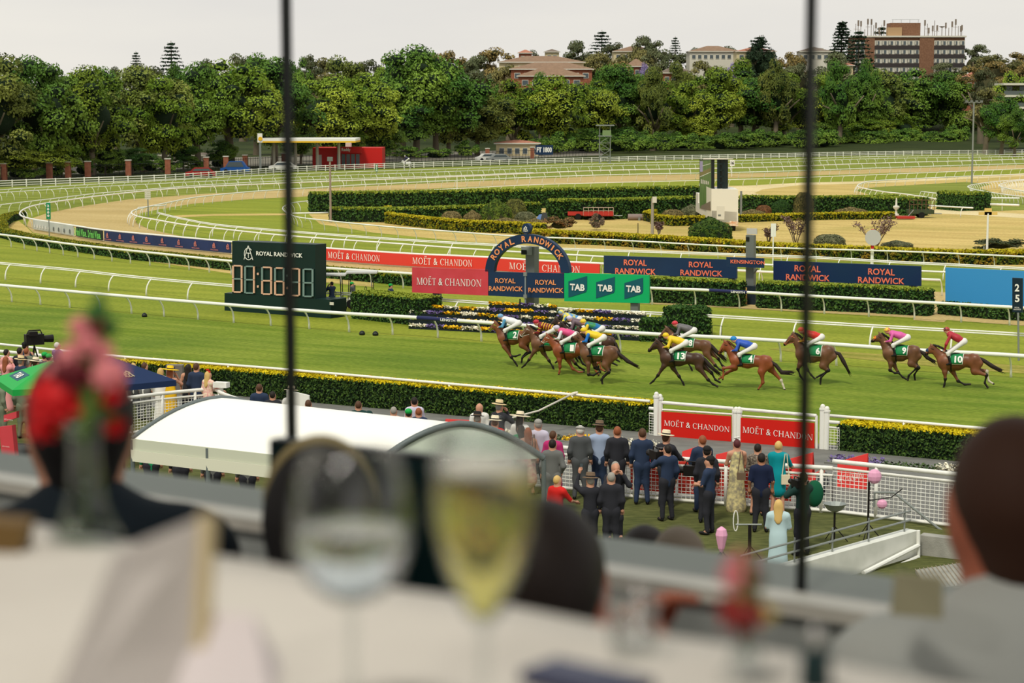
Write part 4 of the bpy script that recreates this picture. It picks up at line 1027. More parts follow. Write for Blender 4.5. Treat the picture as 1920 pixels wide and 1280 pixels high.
# ---------------------------------------------------------------- petrol station
def station():
    D = 345.0; X = lambda px: PD(px, 195, D).x; y = PD(600, 195, D).y; Z = lambda py: ZAT((0, y), py)
    r = thing('petrol_shop', 'red petrol station shop with a white-lettered red fascia behind the trees', 'shop', (X(650), y, 0))
    b = lambda nm, m, a, c, za, zb, y0, y1, pr=r: MB().box(((X(a)+X(c))/2, y+(y0+y1)/2, (za+zb)/2), (X(c)-X(a), y1-y0, zb-za)).build(nm, m, pr)
    b('wall', red_p, 585, 716, 0, Z(277), 0, 8); b('fascia', red_p, 630, 678, Z(287), Z(275), -.6, 0)
    put_text('Reddy', (X(640), y-.6, Z(285)), (1, 0, 0), (0, 0, 1), X(657)-X(640), Z(277)-Z(285), M('sign_white', (235, 232, 225), .5), r, .03, .05)
    for i, px in enumerate((634, 643, 652, 661, 670)): 
        f = b('shop_window', glass_d, px-3.4, px+3.4, .4, Z(289), -.1, 0)
    b('door', M('white_door', (214, 208, 200), .6), 594, 602, .1, Z(290), -.1, 0); b('roof_unit', pale, 646, 656, Z(277), Z(268), 1, 3)
    c = thing('forecourt_canopy', 'white and yellow petrol station canopy', 'canopy', (X(560), y-4, 0))
    b('fascia_white', M('sign_white', (235, 232, 225), .5), 498, 676, Z(262), Z(257.5), -12, -1, c); b('fascia_yellow', yel_p, 498, 676, Z(265), Z(262), -12, -1, c)
    for px in (520, 560, 600, 640): MB().tube([(X(px), y-6, 0), (X(px), y-6, Z(264))], .25, 8).build('column', pale, c)
    p = thing('price_sign', 'white petrol station pole sign with a yellow shell emblem', 'sign', (X(487), y-16, 0))
    X2 = lambda px: PD(px, 195, depth((0, y-16, 8))).x; Z2 = lambda py: ZAT((0, y-16), py)
    MB().box((X2(487), y-16, (Z2(250)+Z2(267))/2), (X2(492)-X2(483), .4, Z2(250)-Z2(267))).build('sign_board', M('sign_white', (235, 232, 225), .5), p)
    MB().tube([(X2(487), y-16, 0), (X2(487), y-16, Z2(267))], .2, 6).build('pole', steel, p)
    mb = MB(); cx, cz, rr = X2(488), Z2(260.5), 4.2/11
    pts = [(cx, y-16.3, cz-rr*.9)]+[(cx+rr*math.cos(a)*(1.0 if i % 2 else .9), y-16.3, cz+rr*math.sin(a)*(1.0 if i % 2 else .9)) for i, a in enumerate(np.linspace(-.35, math.pi+.35, 15))]
    mb.add(pts+[(q[0], y-16.2, q[2]) for q in pts], [tuple(range(len(pts)))]+[(i, (i+1) % len(pts), len(pts)+(i+1) % len(pts), len(pts)+i) for i in range(len(pts))])
    mb.build('shell_emblem', yel_p, p)
station()
def car(label, px, py, D, body, rz=0.0, van=False):
    q = PD(px, py, D); r = thing('car', label, 'car', (q.x, q.y, 0), rz)
    L, W = (4.6, 1.8); mb = MB(); h = 1.5 if not van else 1.9
    prof = [(-2.3, .3), (-2.28, .8), (-1.5, .95), (-.9, h), (1.2, h), (1.9, .95), (2.28, .85), (2.3, .3)]
    vs = [(a, -W/2, b) for a, b in prof]+[(a, W/2, b) for a, b in prof]; n = len(prof)
    mb.add(vs, [tuple(range(n)), tuple(range(2*n-1, n-1, -1))]+[(i, n+i, n+(i+1) % n, (i+1) % n) for i in range(n)]); mb.build('body', body, r, world=False)
    for s in (-1, 1): MB().slab((-1.35, s*(W/2+.01), 1.0), (1.5, s*(W/2+.01), 1.0), (1.15, s*(W/2+.01), h-.12), (-.85, s*(W/2+.01), h-.12), (0, .02*s, 0)).build('side_window', glass_d, r, world=False)
    for a in (-1.4, 1.4):
        for s in (-1, 1):
            me = MB(); me.tube([(a, s*(W/2-.1), .33), (a, s*(W/2+.08), .33)], .33, 12); me.build('wheel', tyre, r, world=False)
cw = M('white_car', (215, 212, 205), .3); cs = M('silver_car', (150, 152, 150), .3, metal=.3); cr_ = M('red_car', (150, 30, 30), .3); cb = M('blue_van', (30, 80, 150), .3)
car('white car parked between trunks left of the distance sign', 914, 281, 385, cw, .3)
car('silver hatchback parked right of the white car', 935, 285, 380, cs, .3)
car('red car behind the brick gate pier at left', 376, 303, 300, cr_, .2)
car('blue van parked behind the fence left of the petrol station', 441, 303, 320, cb, .0, True)
car('pale car by the road below the petrol canopy', 530, 300, 330, cw, .1)
# brick gate piers with iron fence behind the plank fence
def piers():
    pm = MB().box((0, 0, 1.15), (.8, .8, 2.3)); pme = pm.mesh('pier'); pme.materials.append(brick_r)
    cm = MB().box((0, 0, 2.38), (.95, .95, .16)); cme = cm.mesh('cap'); cme.materials.append(pale)
    seq = [(8, 342), (93, 340), (128, 338), (165, 337), (241, 334), (315, 331), (387, 327), (424, 325), (460, 322), (533, 318), (914, 306), (998, 303)]
    wh = ['at the far left corner', 'under the low bushes at left', 'second under the low bushes at left', 'third under the low bushes at left', 'below the street lamp', 'where the trees open', 'left of the blue van', 'just left of the blue van', 'just right of the blue van', 'beside the left mullion', 'left of the silver hatchback', 'left of the distance sign']
    for (px, py), w in zip(seq, wh):
        q = P(px, py-5, 0)
        r = thing('brick_pier', 'brick gate pier '+w, 'pier', (q.x, q.y, 0), group='brick piers of the street fence')
        link('shaft', pme, r); link('cap', cme, r)
    w = crom([P(x, y, 0) for x, y in [(-60, 341), (8, 337), (241, 329), (387, 322), (533, 313), (720, 306), (914, 301), (1100, 296)]], .9)
    r = thing('iron_fence', 'black iron bar fence running between the brick piers', 'fence', tuple(w[0]))
    for z in (.25, 1.75): MB().tube([p+Vector((0, 0, z)) for p in w], .035, 4).build('rail', dark, r)
    bm_ = MB().tube([(0, 0, 0), (0, 0, 1.95)], .03, 4).mesh('bar'); bm_.materials.append(dark)
    for p in w[:300]: link('bar', bm_, r, tuple(p-w[0]))
piers()
# ---------------------------------------------------------------- lookout tower, poles, signs
def tower():
    D = 372; q = PD(1134, 290, D); x, y = q.x, q.y; Z = lambda py: ZAT((x, y), py); w = 1.0
    r = thing('lookout_tower', 'grey steel lookout tower with a small roofed cabin among the trees', 'tower', (x, y, 0))
    for sx in (-w, w):
        for sy in (-w, w): MB().tube([(x+sx, y+sy, 0), (x+sx, y+sy, Z(236))], .07, 5).build('leg', steel, r)
    mb = MB(); z = 0
    for k in range(4):
        z1 = z+Z(255)/4; s = 1 if k % 2 else -1
        mb.tube([(x-w*s, y-w, z), (x+w*s, y-w, z1)], .05, 4); mb.tube([(x-w, y-w, z1), (x+w, y-w, z1)], .05, 4); mb.tube([(x-w*s, y+w, z1), (x+w*s, y+w, z)], .05, 4); z = z1
    mb.build('brace', steel, r)
    MB().box((x, y, Z(255)), (2.5, 2.5, .15)).build('platform', steel, r)
    MB().box((x+.3, y-1.1, Z(249)), (1.6, .1, 1.0)).build('panel', M('green_panel', (120, 140, 96), .6), r)
    MB().box((x, y, Z(235)), (3.4, 3.0, .2)).build('roof', steel, r)
tower()
def pole(label, px, py_base, py_top, name='lamp_post', r=.06, z0=0, mat=None, head=None, D=None):
    p = P(px, py_base, z0) if D is None else Vector((PD(px, 195, D).x, PD(px, 195, D).y, 0))
    zt = ZAT(p, py_top); root = thing(name, label, 'pole', tuple(p))
    MB().tube([p, (p.x, p.y, zt)], [r*1.2, r], 8).build('shaft', mat or steel, root)
    if head == 'lamps':
        MB().box((p.x, p.y, zt), (2.4, .15, .15)).build('crossarm', mat or steel, root)
        for s in (-1, -.35, .35, 1): MB().box((p.x+s, p.y-.1, zt+.15), (.35, .25, .3)).build('floodlight', metal_g, root)
    if head == 'arm':
        MB().tube([(p.x, p.y, zt), (p.x-2.2, p.y, zt+.35)], .07, 5).build('lamp_arm', mat or steel, root); MB().box((p.x-2.5, p.y, zt+.35), (.8, .25, .14)).build('lamp_head', pale, root)
    return root, p, zt
pole('tall slim light pole standing in the inner green at the right', 1822, 345, 192, r=.11, head='lamps')
pole('slim light pole on the hill road at the far right', 1880, 195, 190, D=440, r=.12, head='arm')
pole('street lamp with one arm above the low bushes at left', 90, 240, 243, D=300, r=.1, head='arm')
pole('short white post between trees at left', 211, 240, 244, D=320, r=.16, mat=pale)
r_, p_, z_ = pole('rusty lamp pole at the left end of the tall infield hedge', 620, 417, 298, r=.09, mat=M('rusty_pole', (150, 132, 120), .7)); MB().box((p_.x, p_.y, z_), (.5, .3, .4)).build('speaker', metal_g, r_)
pole('thin white pole on the strip of green above the tall hedge', 857, 361, 332, r=.05, mat=white)
r_, p_, z_ = pole('weathered post with a small light, left of the screen truck', 1223, 446, 372, r=.11, mat=M('weathered_post', (150, 142, 130), .8)); MB().box((p_.x+.15, p_.y-.1, z_-.1), (.35, .3, .5)).build('lamp_head', pale, r_)
pole('grey post with sign plate right behind the screen truck', 1389, 416, 358, r=.1, mat=steel)
r_, p_, z_ = pole('white pole with a yellow cross-shaped top in the dry grass', 1850, 492, 400, r=.07, mat=white)
MB().box((p_.x, p_.y, z_), (1.3, .06, .22)).box((p_.x, p_.y, z_+.12), (.5, .06, .5)).build('yellow_marker', M('pale_yellow', (226, 190, 110), .6), r_)
pole('thin grey post beside the pole with the yellow top', 1844, 495, 462, r=.06)
pole('thin dark aerial leaning in the dry grass near the golden hedge', 1196, 443, 418, r=.03, mat=dark)
r_, p_, z_ = pole('white post with a small black-lettered plate above the camera tower sign', 1449, 500, 423, r=.04, mat=white, name='marker_post'); MB().box((p_.x, p_.y, z_-.3), (.34, .05, .9)).build('plate', white, r_)
r_, p_, z_ = pole('red and white striped post carrying a pale round disc', 1635, 495, 432, r=.1, mat=white, name='marker_post')
MB().tube([(p_.x, p_.y-.01, ZAT(p_, 466)), (p_.x, p_.y-.01, z_+.1)], .115, 8).build('red_band', red_p, r_)
MB().tube([(p_.x, p_.y-.12, ZAT(p_, 445)), (p_.x, p_.y-.18, ZAT(p_, 445))], .55, 20).build('disc', M('pale_disc', (190, 186, 182), .4), r_)
sgn_w = M('sign_white', (235, 232, 225), .5); navy = M('navy_panel', (22, 44, 72), .5, (26, 52, 84), .4); navy2 = M('deep_blue_panel', (18, 30, 78), .5, (14, 46, 76), .25); orange = M('orange_letter', (236, 150, 96), .5); orange2 = M('coral_letter', (240, 122, 92), .5)
grn_s = M('green_sign', (20, 130, 84), .5); blk = M('black_letter', (28, 28, 28), .6)
def plate_sign(label, px, pyb, x0, x1, y0, y1, mat, txt, tmat, vert=False, name='distance_sign', tb=.04, ww=.8, back=0, cat='sign'):
    p = P(px, pyb, 0); s = FPX/depth(p); r = thing(name, label, cat, tuple(p))
    xa = p.x+(x0-px)/s; xb = p.x+(x1-px)/s; za, zb = ZAT(p, y1), ZAT(p, y0)
    MB().tube([p, (p.x, p.y, za+.1)], .05, 6).build('post', steel if mat != sgn_w else white, r)
    MB().box(((xa+xb)/2, p.y, (za+zb)/2), (xb-xa, .08, zb-za)).build('sign_board', mat, r)
    if vert:
        n = len(txt)
        for i, c in enumerate(txt):
            hh = (zb-za)*.8/n; put_text(c, (xa+(xb-xa)*.25, p.y-.05, zb-(zb-za)*.08-hh*(i+.88)), (1, 0, 0), (0, 0, 1), (xb-xa)*.5, hh*.72, tmat, r, tb, .02)
    else: put_text(txt, (xa+(xb-xa)*(1-ww)/2, p.y-.05, za+(zb-za)*.24), (1, 0, 0), (0, 0, 1), (xb-xa)*ww, (zb-za)*.55, tmat, r, tb, .02)
    return r
plate_sign('dark blue sign lettered FT 1800 in front of the trees', 1020, 303, 1004, 1037, 272, 290, navy, 'FT 1800', sgn_w, ww=.86)
plate_sign('small white sign with black number 16 beyond the video screen', 1372, 331, 1368.5, 1377, 300, 311, sgn_w, '16', blk, ww=.7)
plate_sign('small upright green 1800 sign by the far rails', 706, 326, 704, 708.5, 308, 322, grn_s, '1800', sgn_w, True)
plate_sign('upright green distance sign reading 2000 by the banner boards', 92.5, 443, 88, 96, 380, 411, grn_s, '2000', sgn_w, True)
plate_sign('small white grid panel on a post inside the turn', 278, 408, 272.5, 284, 356, 374, M('pale_grid', (196, 192, 176), .6), '', sgn_w) if False else None
def gridpanel():
    p = P(278, 406, 0); s = FPX/depth(p); r = thing('grid_panel', 'pale square panel on a thin post inside the turn', 'sign', tuple(p))
    za, zb = ZAT(p, 374), ZAT(p, 355)
    MB().tube([p, (p.x, p.y, zb)], .06, 6).build('post', steel, r)
    for i in range(5): MB().box((p.x, p.y-.05, za+(zb-za)*(i+.5)/5), (11/s, .05, (zb-za)/5*.86)).build('slat', M('pale_grid', (196, 192, 176), .6), r)
gridpanel()
# ================================================================ boards, banners, towers
def PLANE(p0, p1):
    """vertical plane through two ground points: pixel -> world point"""
    p0 = Vector(p0); d = Vector((p1[0]-p0.x, p1[1]-p0.y, 0)).normalized(); n = Vector((d.y, -d.x, 0))
    def f(px, py):
        r = ray(px, py); t = (p0-CAMP).dot(n)/r.dot(n); return CAMP+r*t
    f.u = d; f.n = n; return f
def gpl(x0, y0, x1, y1): return PLANE(P(x0, y0, 0), P(x1, y1, 0))
def panel(mb, pl, x0, x1, t0, t1, b0, b1, th=.12, off=0.0):
    """board with left x0 (top t0, bottom b0), right x1 (top t1, bottom b1)"""
    o = pl.n*off
    mb.slab(pl(x0, b0)+o, pl(x1, b1)+o, pl(x1, t1)+o, pl(x0, t0)+o, -pl.n*th); return mb
def ptext(body, pl, x0, x1, yt0, yb0, yt1, yb1, mat, parent, bold=.0, off=.03, space=1.0, serif=False):
    """text whose cap box runs from (x0,yb0) to (x1,yb1)"""
    a = pl(x0, yb0); b = pl(x1, yb1); h = (pl(x0, yt0)-a).length
    return put_text(body, a, b-a, (0, 0, 1), (b-a).length, h, mat, parent, bold, off, space)
def emblem(parent, c, ux, uz, R, mat, off=.03, name='emblem', w=.12):
    """round C crossed by an A with a T hanging in it"""
    ux = Vector(ux).normalized(); uz = Vector(uz).normalized(); n = ux.cross(uz); c = Vector(c)+n*off
    mb = MB()
    def stroke(p, q, ww=w):
        p = Vector(p+(0,)); q = Vector(q+(0,)); d = (q-p).normalized(); s = Vector((-d.y, d.x, 0))*ww/2
        pts = [p+s, p-s, q-s, q+s]
        pts = [c+ux*(v.x*R)+uz*(v.y*R) for v in pts]
        mb.add(pts+[v-n*.02 for v in pts], [(0, 1, 2, 3), (0, 4, 5, 1), (1, 5, 6, 2), (2, 6, 7, 3), (3, 7, 4, 0)])
    ang = np.linspace(math.radians(40), math.radians(320), 22)
    pr = [(.78*math.cos(a), .86*math.sin(a)-.1) for a in ang]
    for a, b in zip(pr[:-1], pr[1:]): stroke(a, b)
    stroke((-.02, 1.1), (-.86, -.95)); stroke((.02, 1.1), (.86, -.95)); stroke((-.4, .02), (.4, .02)); stroke((0, 0), (0, -.7))
    return mb.build(name, mat, parent)
moet_red = M('banner_red', (214, 62, 50), .5); moet_pink = M('led_pink_red', (206, 70, 80), .5, (196, 62, 68), 1.2)
# ---- front row: finish boards
FB = gpl(773, 596, 1217, 621)
def board(name, label, pl, x0, x1, t0, t1, b0, b1, mat, th=.14, posts=(), cat='sign board', foot=None, pw=.2):
    a = pl(x0, b0); r = thing(name, label, cat, (a.x, a.y, 0))
    panel(MB(), pl, x0, x1, t0, t1, b0, b1, th).build('panel', mat, r)
    for px in posts:
        q = pl(px, (b0+b1)/2)-pl.n*(th+.12)
        MB().box((q.x, q.y, q.z/2+.1), (pw*2, .25, q.z+.2), math.atan2(pl.u.y, pl.u.x)).build('post', metal_g, r)
    return r
b1 = board('sponsor_board', 'pinkish red MOËT & CHANDON board on a grey post left of the arch', FB, 772.5, 915, 500.8, 505.3, 548, 554, moet_pink, posts=(815,))
ptext('MOËT & CHANDON', FB, 782, 903, 516.5, 533.5, 521.5, 537.5, sgn_w, b1)
b2 = board('course_board', 'left navy ROYAL RANDWICK board under the arch', FB, 916, 986, 509, 511, 554, 557.3, navy)
ptext('ROYAL', FB, 929, 967, 521, 530, 522, 531, orange, b2, .02); ptext('RANDWICK', FB, 917, 981, 536, 545, 537, 546, orange, b2, .02)
b3 = board('course_board', 'right navy ROYAL RANDWICK board under the arch', FB, 987.5, 1057.5, 511, 512.5, 557.5, 559.3, navy)
ptext('ROYAL', FB, 1004, 1043, 524, 533.5, 524.6, 534, orange, b3, .02); ptext('RANDWICK', FB, 991, 1057, 539, 548, 539.6, 549, orange, b3, .02)
tabg = M('betting_green', (4, 168, 98), .5); tabp = M('dark_teal', (16, 84, 96), .5)
b4 = board('sponsor_board', 'bright green board with three TAB flags right of the arch', FB, 1058, 1217, 511, 516, 564.6, 568.5, tabg, posts=(1187,))
for x in (1066, 1118, 1171):
    k = (x-1058)*.03
    mb = MB(); q = [FB(x, 557+k), FB(x+8, 555+k), FB(x+33, 547+k), FB(x+35, 542+k), FB(x+35, 517+k), FB(x, 527+k)]
    mb.add([v+FB.n*.02 for v in q]+[v-FB.n*.02 for v in q], [tuple(range(6))]+[(i, (i+1) % 6, 6+(i+1) % 6, 6+i) for i in range(6)]); mb.build('flag_emblem', tabp, b4)
    ptext('TAB', FB, x+3.5, x+31, 531+k, 543.5+k, 532.3+k, 545+k, sgn_w, b4, .04, .05)
def arch():
    pl = FB; c = pl(988, 508); r = thing('finish_arch', 'navy arch lettered ROYAL RANDWICK with a round emblem on top', 'arch', (c.x, c.y, 0))
    mb = MB(); n = 36; o = -pl.n*.3
    cx = 988.5; by = 510.5
    Ro, Ri = (79, 71.5), (62.5, 54)
    for i in range(n):
        a0 = math.pi*i/n; a1 = math.pi*(i+1)/n
        def e(R, a): return pl(cx+R[0]*math.cos(a), by-R[1]*math.sin(a)-.02*R[0]*(-math.cos(a)))
        mb.slab(e(Ri, a0), e(Ro, a0), e(Ro, a1), e(Ri, a1), o)
    mb.build('arch_band', navy, r)
    word = 'ROYAL RANDWICK'; angs = np.linspace(math.radians(152), math.radians(28), len(word))
    for ch, a in zip(word, angs):
        if ch == ' ': continue
        R = (70.5, 62.5); p = pl(cx+R[0]*math.cos(a), by-R[1]*math.sin(a)); q = pl(cx+R[0]*math.cos(a-.02), by-R[1]*math.sin(a-.02))
        t = (q-p).normalized(); up = pl.n.cross(t); up = up if up.z > -.2 and (up.dot(pl(cx+90*math.cos(a), by-82*math.sin(a))-p) > 0) else -up
        w_ = {'I': .08, 'W': .36, 'O': .3}.get(ch, .25)
        put_text(ch, p-t*w_/2-up*.14, t, up, w_, .3, orange, r, .03, .03)
    mb = MB(); n = 24; ring = [pl(986+7.8*math.cos(2*math.pi*i/n), 428.5-9.8*math.sin(2*math.pi*i/n)) for i in range(n)]
    mb.add(ring+[v+o for v in ring], [tuple(range(n)), tuple(range(2*n-1, n-1, -1))]+[(i, n+i, n+(i+1) % n, (i+1) % n) for i in range(n)]); mb.build('emblem_disc', navy, r)
    emblem(r, pl(986, 429.2), pl.u, (0, 0, 1), .13, sgn_w, .04, w=.16)
    t = thing('camera_tower', 'grey square photo-finish column standing behind the arch', 'tower', tuple(P(1000, 604, 0)))
    pb = gpl(980, 603, 1010, 605)
    panel(MB(), pb, 985.5, 1002, 462, 463, 604, 604.5, .45).build('column', metal_g, t)
    panel(MB(), pb, 979, 998, 462.5, 463.5, 477, 478, .4, .1).build('camera_housing', M('grey_housing', (136, 142, 138), .5), t)
    panel(MB(), pb, 980, 989.5, 468, 468.5, 476, 476.5, .05, .14).build('camera_window', dark, t)
    m = thing('centre_mast', 'thin grey mast with clamps between the two navy boards', 'pole', tuple(P(984, 612, 0)))
    pm_ = gpl(980, 611, 990, 611.5)
    panel(MB(), pm_, 983.5, 986, 511, 511, 606, 606, .05).build('mast', M('mid_steel', (120, 130, 136), .5), m)
    panel(MB(), pm_, 982, 988, 510, 510, 517, 517, .08, .05).build('clamp', steel, m); panel(MB(), pm_, 982, 988, 552, 552, 559, 559, .08, .05).build('clamp', steel, m)
arch()
# ---- dark blue long boards further back
BB = gpl(1132, 553, 1381, 566)
c1 = board('course_board', 'long navy board with ROYAL RANDWICK twice, left of the KENSINGTON sign', BB, 1132, 1381, 479, 487, 512, 522, navy, posts=(1150, 1260, 1370))
ptext('ROYAL', BB, 1170, 1213, 486, 497, 487.5, 498.5, orange2, c1, .02); ptext('RANDWICK', BB, 1154, 1230, 502, 513, 504, 515, orange2, c1, .02)
ptext('ROYAL', BB, 1292, 1337, 490, 501, 491.5, 502, orange2, c1, .02); ptext('RANDWICK', BB, 1276, 1355, 505, 516, 508, 518.5, orange2, c1, .02)
BC = gpl(1450, 569, 1727, 583)
c2 = board('course_board', 'long deep blue board with ROYAL RANDWICK twice, crossed by the right mullion', BC, 1450, 1726.5, 488.5, 498.9, 524.7, 536.3, navy2, posts=(1470, 1590, 1710))
ptext('ROYAL', BC, 1490, 1539, 496.5, 508.5, 499, 510.5, orange2, c2, .02); ptext('RANDWICK', BC, 1474, 1556, 513, 524.5, 516, 527.5, orange2, c2, .02)
ptext('ROYAL', BC, 1628, 1678, 502.5, 514.5, 504.5, 516.5, orange2, c2, .02); ptext('RANDWICK', BC, 1609, 1696, 518.5, 530, 521.5, 533, orange2, c2, .02)
BD = gpl(1772, 582, 1960, 596)
board('video_screen', 'large plain sky-blue screen at the right edge', BD, 1772.5, 1990, 501.5, 511, 566, 582, M('screen_blue', (56, 136, 190), .4, emit=.12), posts=(1800, 1880, 1960))
kt = thing('camera_tower', 'grey square camera column carrying the KENSINGTON sign', 'tower', tuple(P(1406, 570, 0)))
KP = gpl(1380, 569, 1440, 571.5)
panel(MB(), KP, 1398.3, 1413, 440.5, 441.5, 571, 571.5, .45).build('column', metal_g, kt)
panel(MB(), KP, 1398.6, 1405, 444, 444.5, 452, 452.5, .05, .03).build('camera_window', dark, kt)
panel(MB(), KP, 1399, 1418, 428, 428.5, 439, 439.5, .1, -.1).build('radar_plate', M('pale_disc', (190, 186, 182), .4), kt)
panel(MB(), KP, 1380, 1419, 534, 536, 573, 575, .6, .25).build('base_housing', M('dark_housing', (30, 42, 52), .5), kt)
panel(MB(), KP, 1399, 1403.5, 538, 538, 573, 573.5, .04, .3).build('yellow_stripe', M('tan_stripe', (200, 158, 90), .6), kt)
kp = panel(MB(), KP, 1367, 1437, 480.4, 483, 498.5, 501, .1, .5).build('sign_panel', navy, kt)
for w_, (x0, x1, a, b, c, d) in (('KENSINGTON', (1370, 1434, 486.5, 493.3, 488.8, 495.8)),):
    pl2 = PLANE(P(1380, 569, 0)+KP.n*.5, P(1440, 571.5, 0)+KP.n*.5); ptext(w_, pl2, x0, x1, a, b, c, d, orange2, kt, .02)
MB().tube([KP(1414, 512), KP(1424, 503)+KP.n*.4], .05, 5).build('bracket', steel, kt)
sg = thing('furlong_sign', 'dark upright sign with white 2 over 5 at the right edge', 'sign', tuple(P(1910, 676, 0)))
SP = gpl(1890, 674.5, 1930, 677.5)
MB().tube([P(1910, 676, 0), SP(1909, 586)], .045, 8).build('post', steel, sg)
panel(MB(), SP, 1898, 1917, 520.5, 521.5, 584.5, 586, .08).build('sign_board', M('dark_navy', (18, 38, 50), .5), sg)
ptext('2', SP, 1903, 1911.5, 532, 546, 532, 546.3, sgn_w, sg, .03); ptext('5', SP, 1903.5, 1912, 552, 566, 552, 566.3, sgn_w, sg, .03); ptext('ROYAL', SP, 1903, 1912, 575, 577.5, 575, 577.7, sgn_w, sg); ptext('RANDWICK', SP, 1901, 1915, 578.5, 581, 578.7, 581.2, sgn_w, sg)
# ---- banners along the sand track rail
R5c = crom([P(x, y, .96) for x, y in R5], .4)
def proj(p):
    v = Vector(p)-CAMP; d = v.dot(FWD); return 960+FPX*v.x/d, 640-FPX*v.dot(UPV)/d
R5p = [proj(p) for p in R5c]
i0 = min(range(len(R5p)), key=lambda i: R5p[i][0])
def banner(label, x0, x1, mat, z0=.14, z1=.9, name='banner'):
    ids = [i for i in range(i0, len(R5c)) if x0 <= R5p[i][0] <= x1]
    pts = [R5c[i] for i in ids]; r = thing(name, label, 'banner', (pts[0].x, pts[0].y, 0)); mb = MB(); L = []
    for a, b in zip(pts[:-1], pts[1:]):
        t = (b-a).normalized(); n = Vector((t.y, -t.x, 0)); n = n if n.y < 0 else -n
        mb.slab((a.x, a.y, z0), (b.x, b.y, z0), (b.x, b.y, z1), (a.x, a.y, z1), n*.1)
    mb.build('banner_sheet', mat, r); mb = MB(); mb.tube([Vector((p.x, p.y, z0-.04)) for p in pts], .045, 5); mb.build('lower_rail', white, r)
    def on(px, z):                       # point and direction on the sheet at image column px
        j = min(ids, key=lambda i: abs(R5p[i][0]-px)); k = max(1, min(j, len(R5c)-2)); k = k if R5p[k][0] <= px else k-1; f = min(1, max(0, (px-R5p[k][0])/max(1e-6, R5p[k+1][0]-R5p[k][0]))); q = R5c[k].lerp(R5c[k+1], f)
        t = (R5c[min(j+1, len(R5c)-1)]-R5c[j-1]); t.z = 0; t.normalize(); n = Vector((t.y, -t.x, 0)); n = n if n.y < 0 else -n
        return Vector((q.x, q.y, z))+n*.13, t
    return r, on
def btext(r, on, body, x0, x1, z0, z1, mat, bold=0, off=.02):
    wd = {'I': .5, 'i': .45, '.': .4, ' ': .45, '&': 1.0, 'M': 1.3, 'W': 1.4, 'k': .9, 'r': .7, 'O': 1.15, 'T': .85, 'E': .85, 'Ë': .85, 'L': .8}
    ws = [wd.get(c, 1.0) for c in body]; tot = sum(ws); x = x0
    low = 'nise.'
    for c, w in zip(body, ws):
        x2 = x+(x1-x0)*w/tot
        if c != ' ':
            g = (x2-x)*.08; a, t = on(x+g, z0); b, _ = on(x2-g, z0)
            hh = (z1-z0)*(.7 if c in 'nrse' else .18 if c == '.' else 1.28 if c == 'Ë' else 1)
            d = Vector((b.x-a.x, b.y-a.y, 0)); L = d.length; d = t if L < .02 else d
            put_text('~'+c if 'CHANDON' in body and c != '&' else c, a, d, (0, 0, 1), L, hh, mat, r, bold, off)
        x = x2
r, on = banner('silvery grey banner with rows of pale glyphs at the left end of the turn', 63, 141, M('silver_banner', (168, 176, 172), .5, (196, 200, 194), .4))
for i, px in enumerate((68, 73, 78, 83, 89, 94, 103, 112.5, 123, 133.5)):
    a, t = on(px, .45); emblem(r, a, t, (0, 0, 1), .16 if i > 5 else .13, M('grey_glyph', (112, 118, 114), .6) if i > 5 else sgn_w, .03, 'glyph', .3)
grn_l = M('lime_letter', (104, 196, 92), .5)
r, on = banner('near-black banner lettered DrinkWise twice in green', 141.5, 193.5, M('green_black', (24, 40, 34), .5))
btext(r, on, 'DrinkWise.', 142, 166, .2, .82, grn_l, .03); btext(r, on, 'DrinkWise.', 167.5, 192.5, .2, .82, grn_l, .03)
r, on = banner('long navy banner repeating a small emblem over ROYAL RANDWICK, left of the timing board', 194, 434, M('navy_banner', (30, 50, 96), .5, (26, 44, 84), .4))
for px in (204, 227.5, 252.5, 277.5, 307, 338, 369, 404, 430):
    a, t = on(px, .58); emblem(r, a, t, (0, 0, 1), .19, M('salmon_letter', (206, 128, 118), .5), .03, w=.2)
    if px < 425: btext(r, on, 'ROYAL RANDWICK', px-6.5, px+6.5+px*.004, .22, .31, M('salmon_letter', (206, 128, 118), .5), .03)
r, on = banner('long red banner lettered MOËT & CHANDON three times behind the arch', 592, 1131, moet_red, .14, .92)
for a_, b_ in ((617, 715), (775, 888), (957, 1090)): btext(r, on, 'MOËT & CHANDON', a_, b_, .3, .74, sgn_w)
# ---- timing board
TP = gpl(421, 582, 620, 597)
dg = M('timing_green', (10, 34, 30), .45, (14, 42, 38), .5); tb = thing('timing_board', 'tall dark green timing board with digits 88:88:88 and ROYAL RANDWICK on its head', 'scoreboard', tuple(TP(421, 582)))
panel(MB(), TP, 434, 590, 452, 458.4, 552, 560, .9, -.05).build('head_panel', dg, tb)
panel(MB(), TP, 421, 620, 549, 562, 582, 597, 1.3).build('base_box', dg, tb)
panel(MB(), TP, 434.5, 589.5, 497.5, 503.8, 498.2, 504.5, .02, .0).build('seam', dark, tb)
panel(MB(), TP, 618.5, 626, 566, 566.5, 571.5, 572, .02, .02).build('label_plate', pale, tb)
emblem(tb, TP(466.8, 474.5), TP.u, (0, 0, 1), .36, sgn_w, .06, w=.1)
ptext('ROYAL RANDWICK', TP, 481, 568, 470.5, 478.5, 474.5, 483, sgn_w, tb, .025)
peach = M('peach_segment', (216, 172, 146), .5); greys = M('grey_segment', (118, 140, 136), .5)
def cz(x, y): return 420+x/5.647, 430+y/5.647
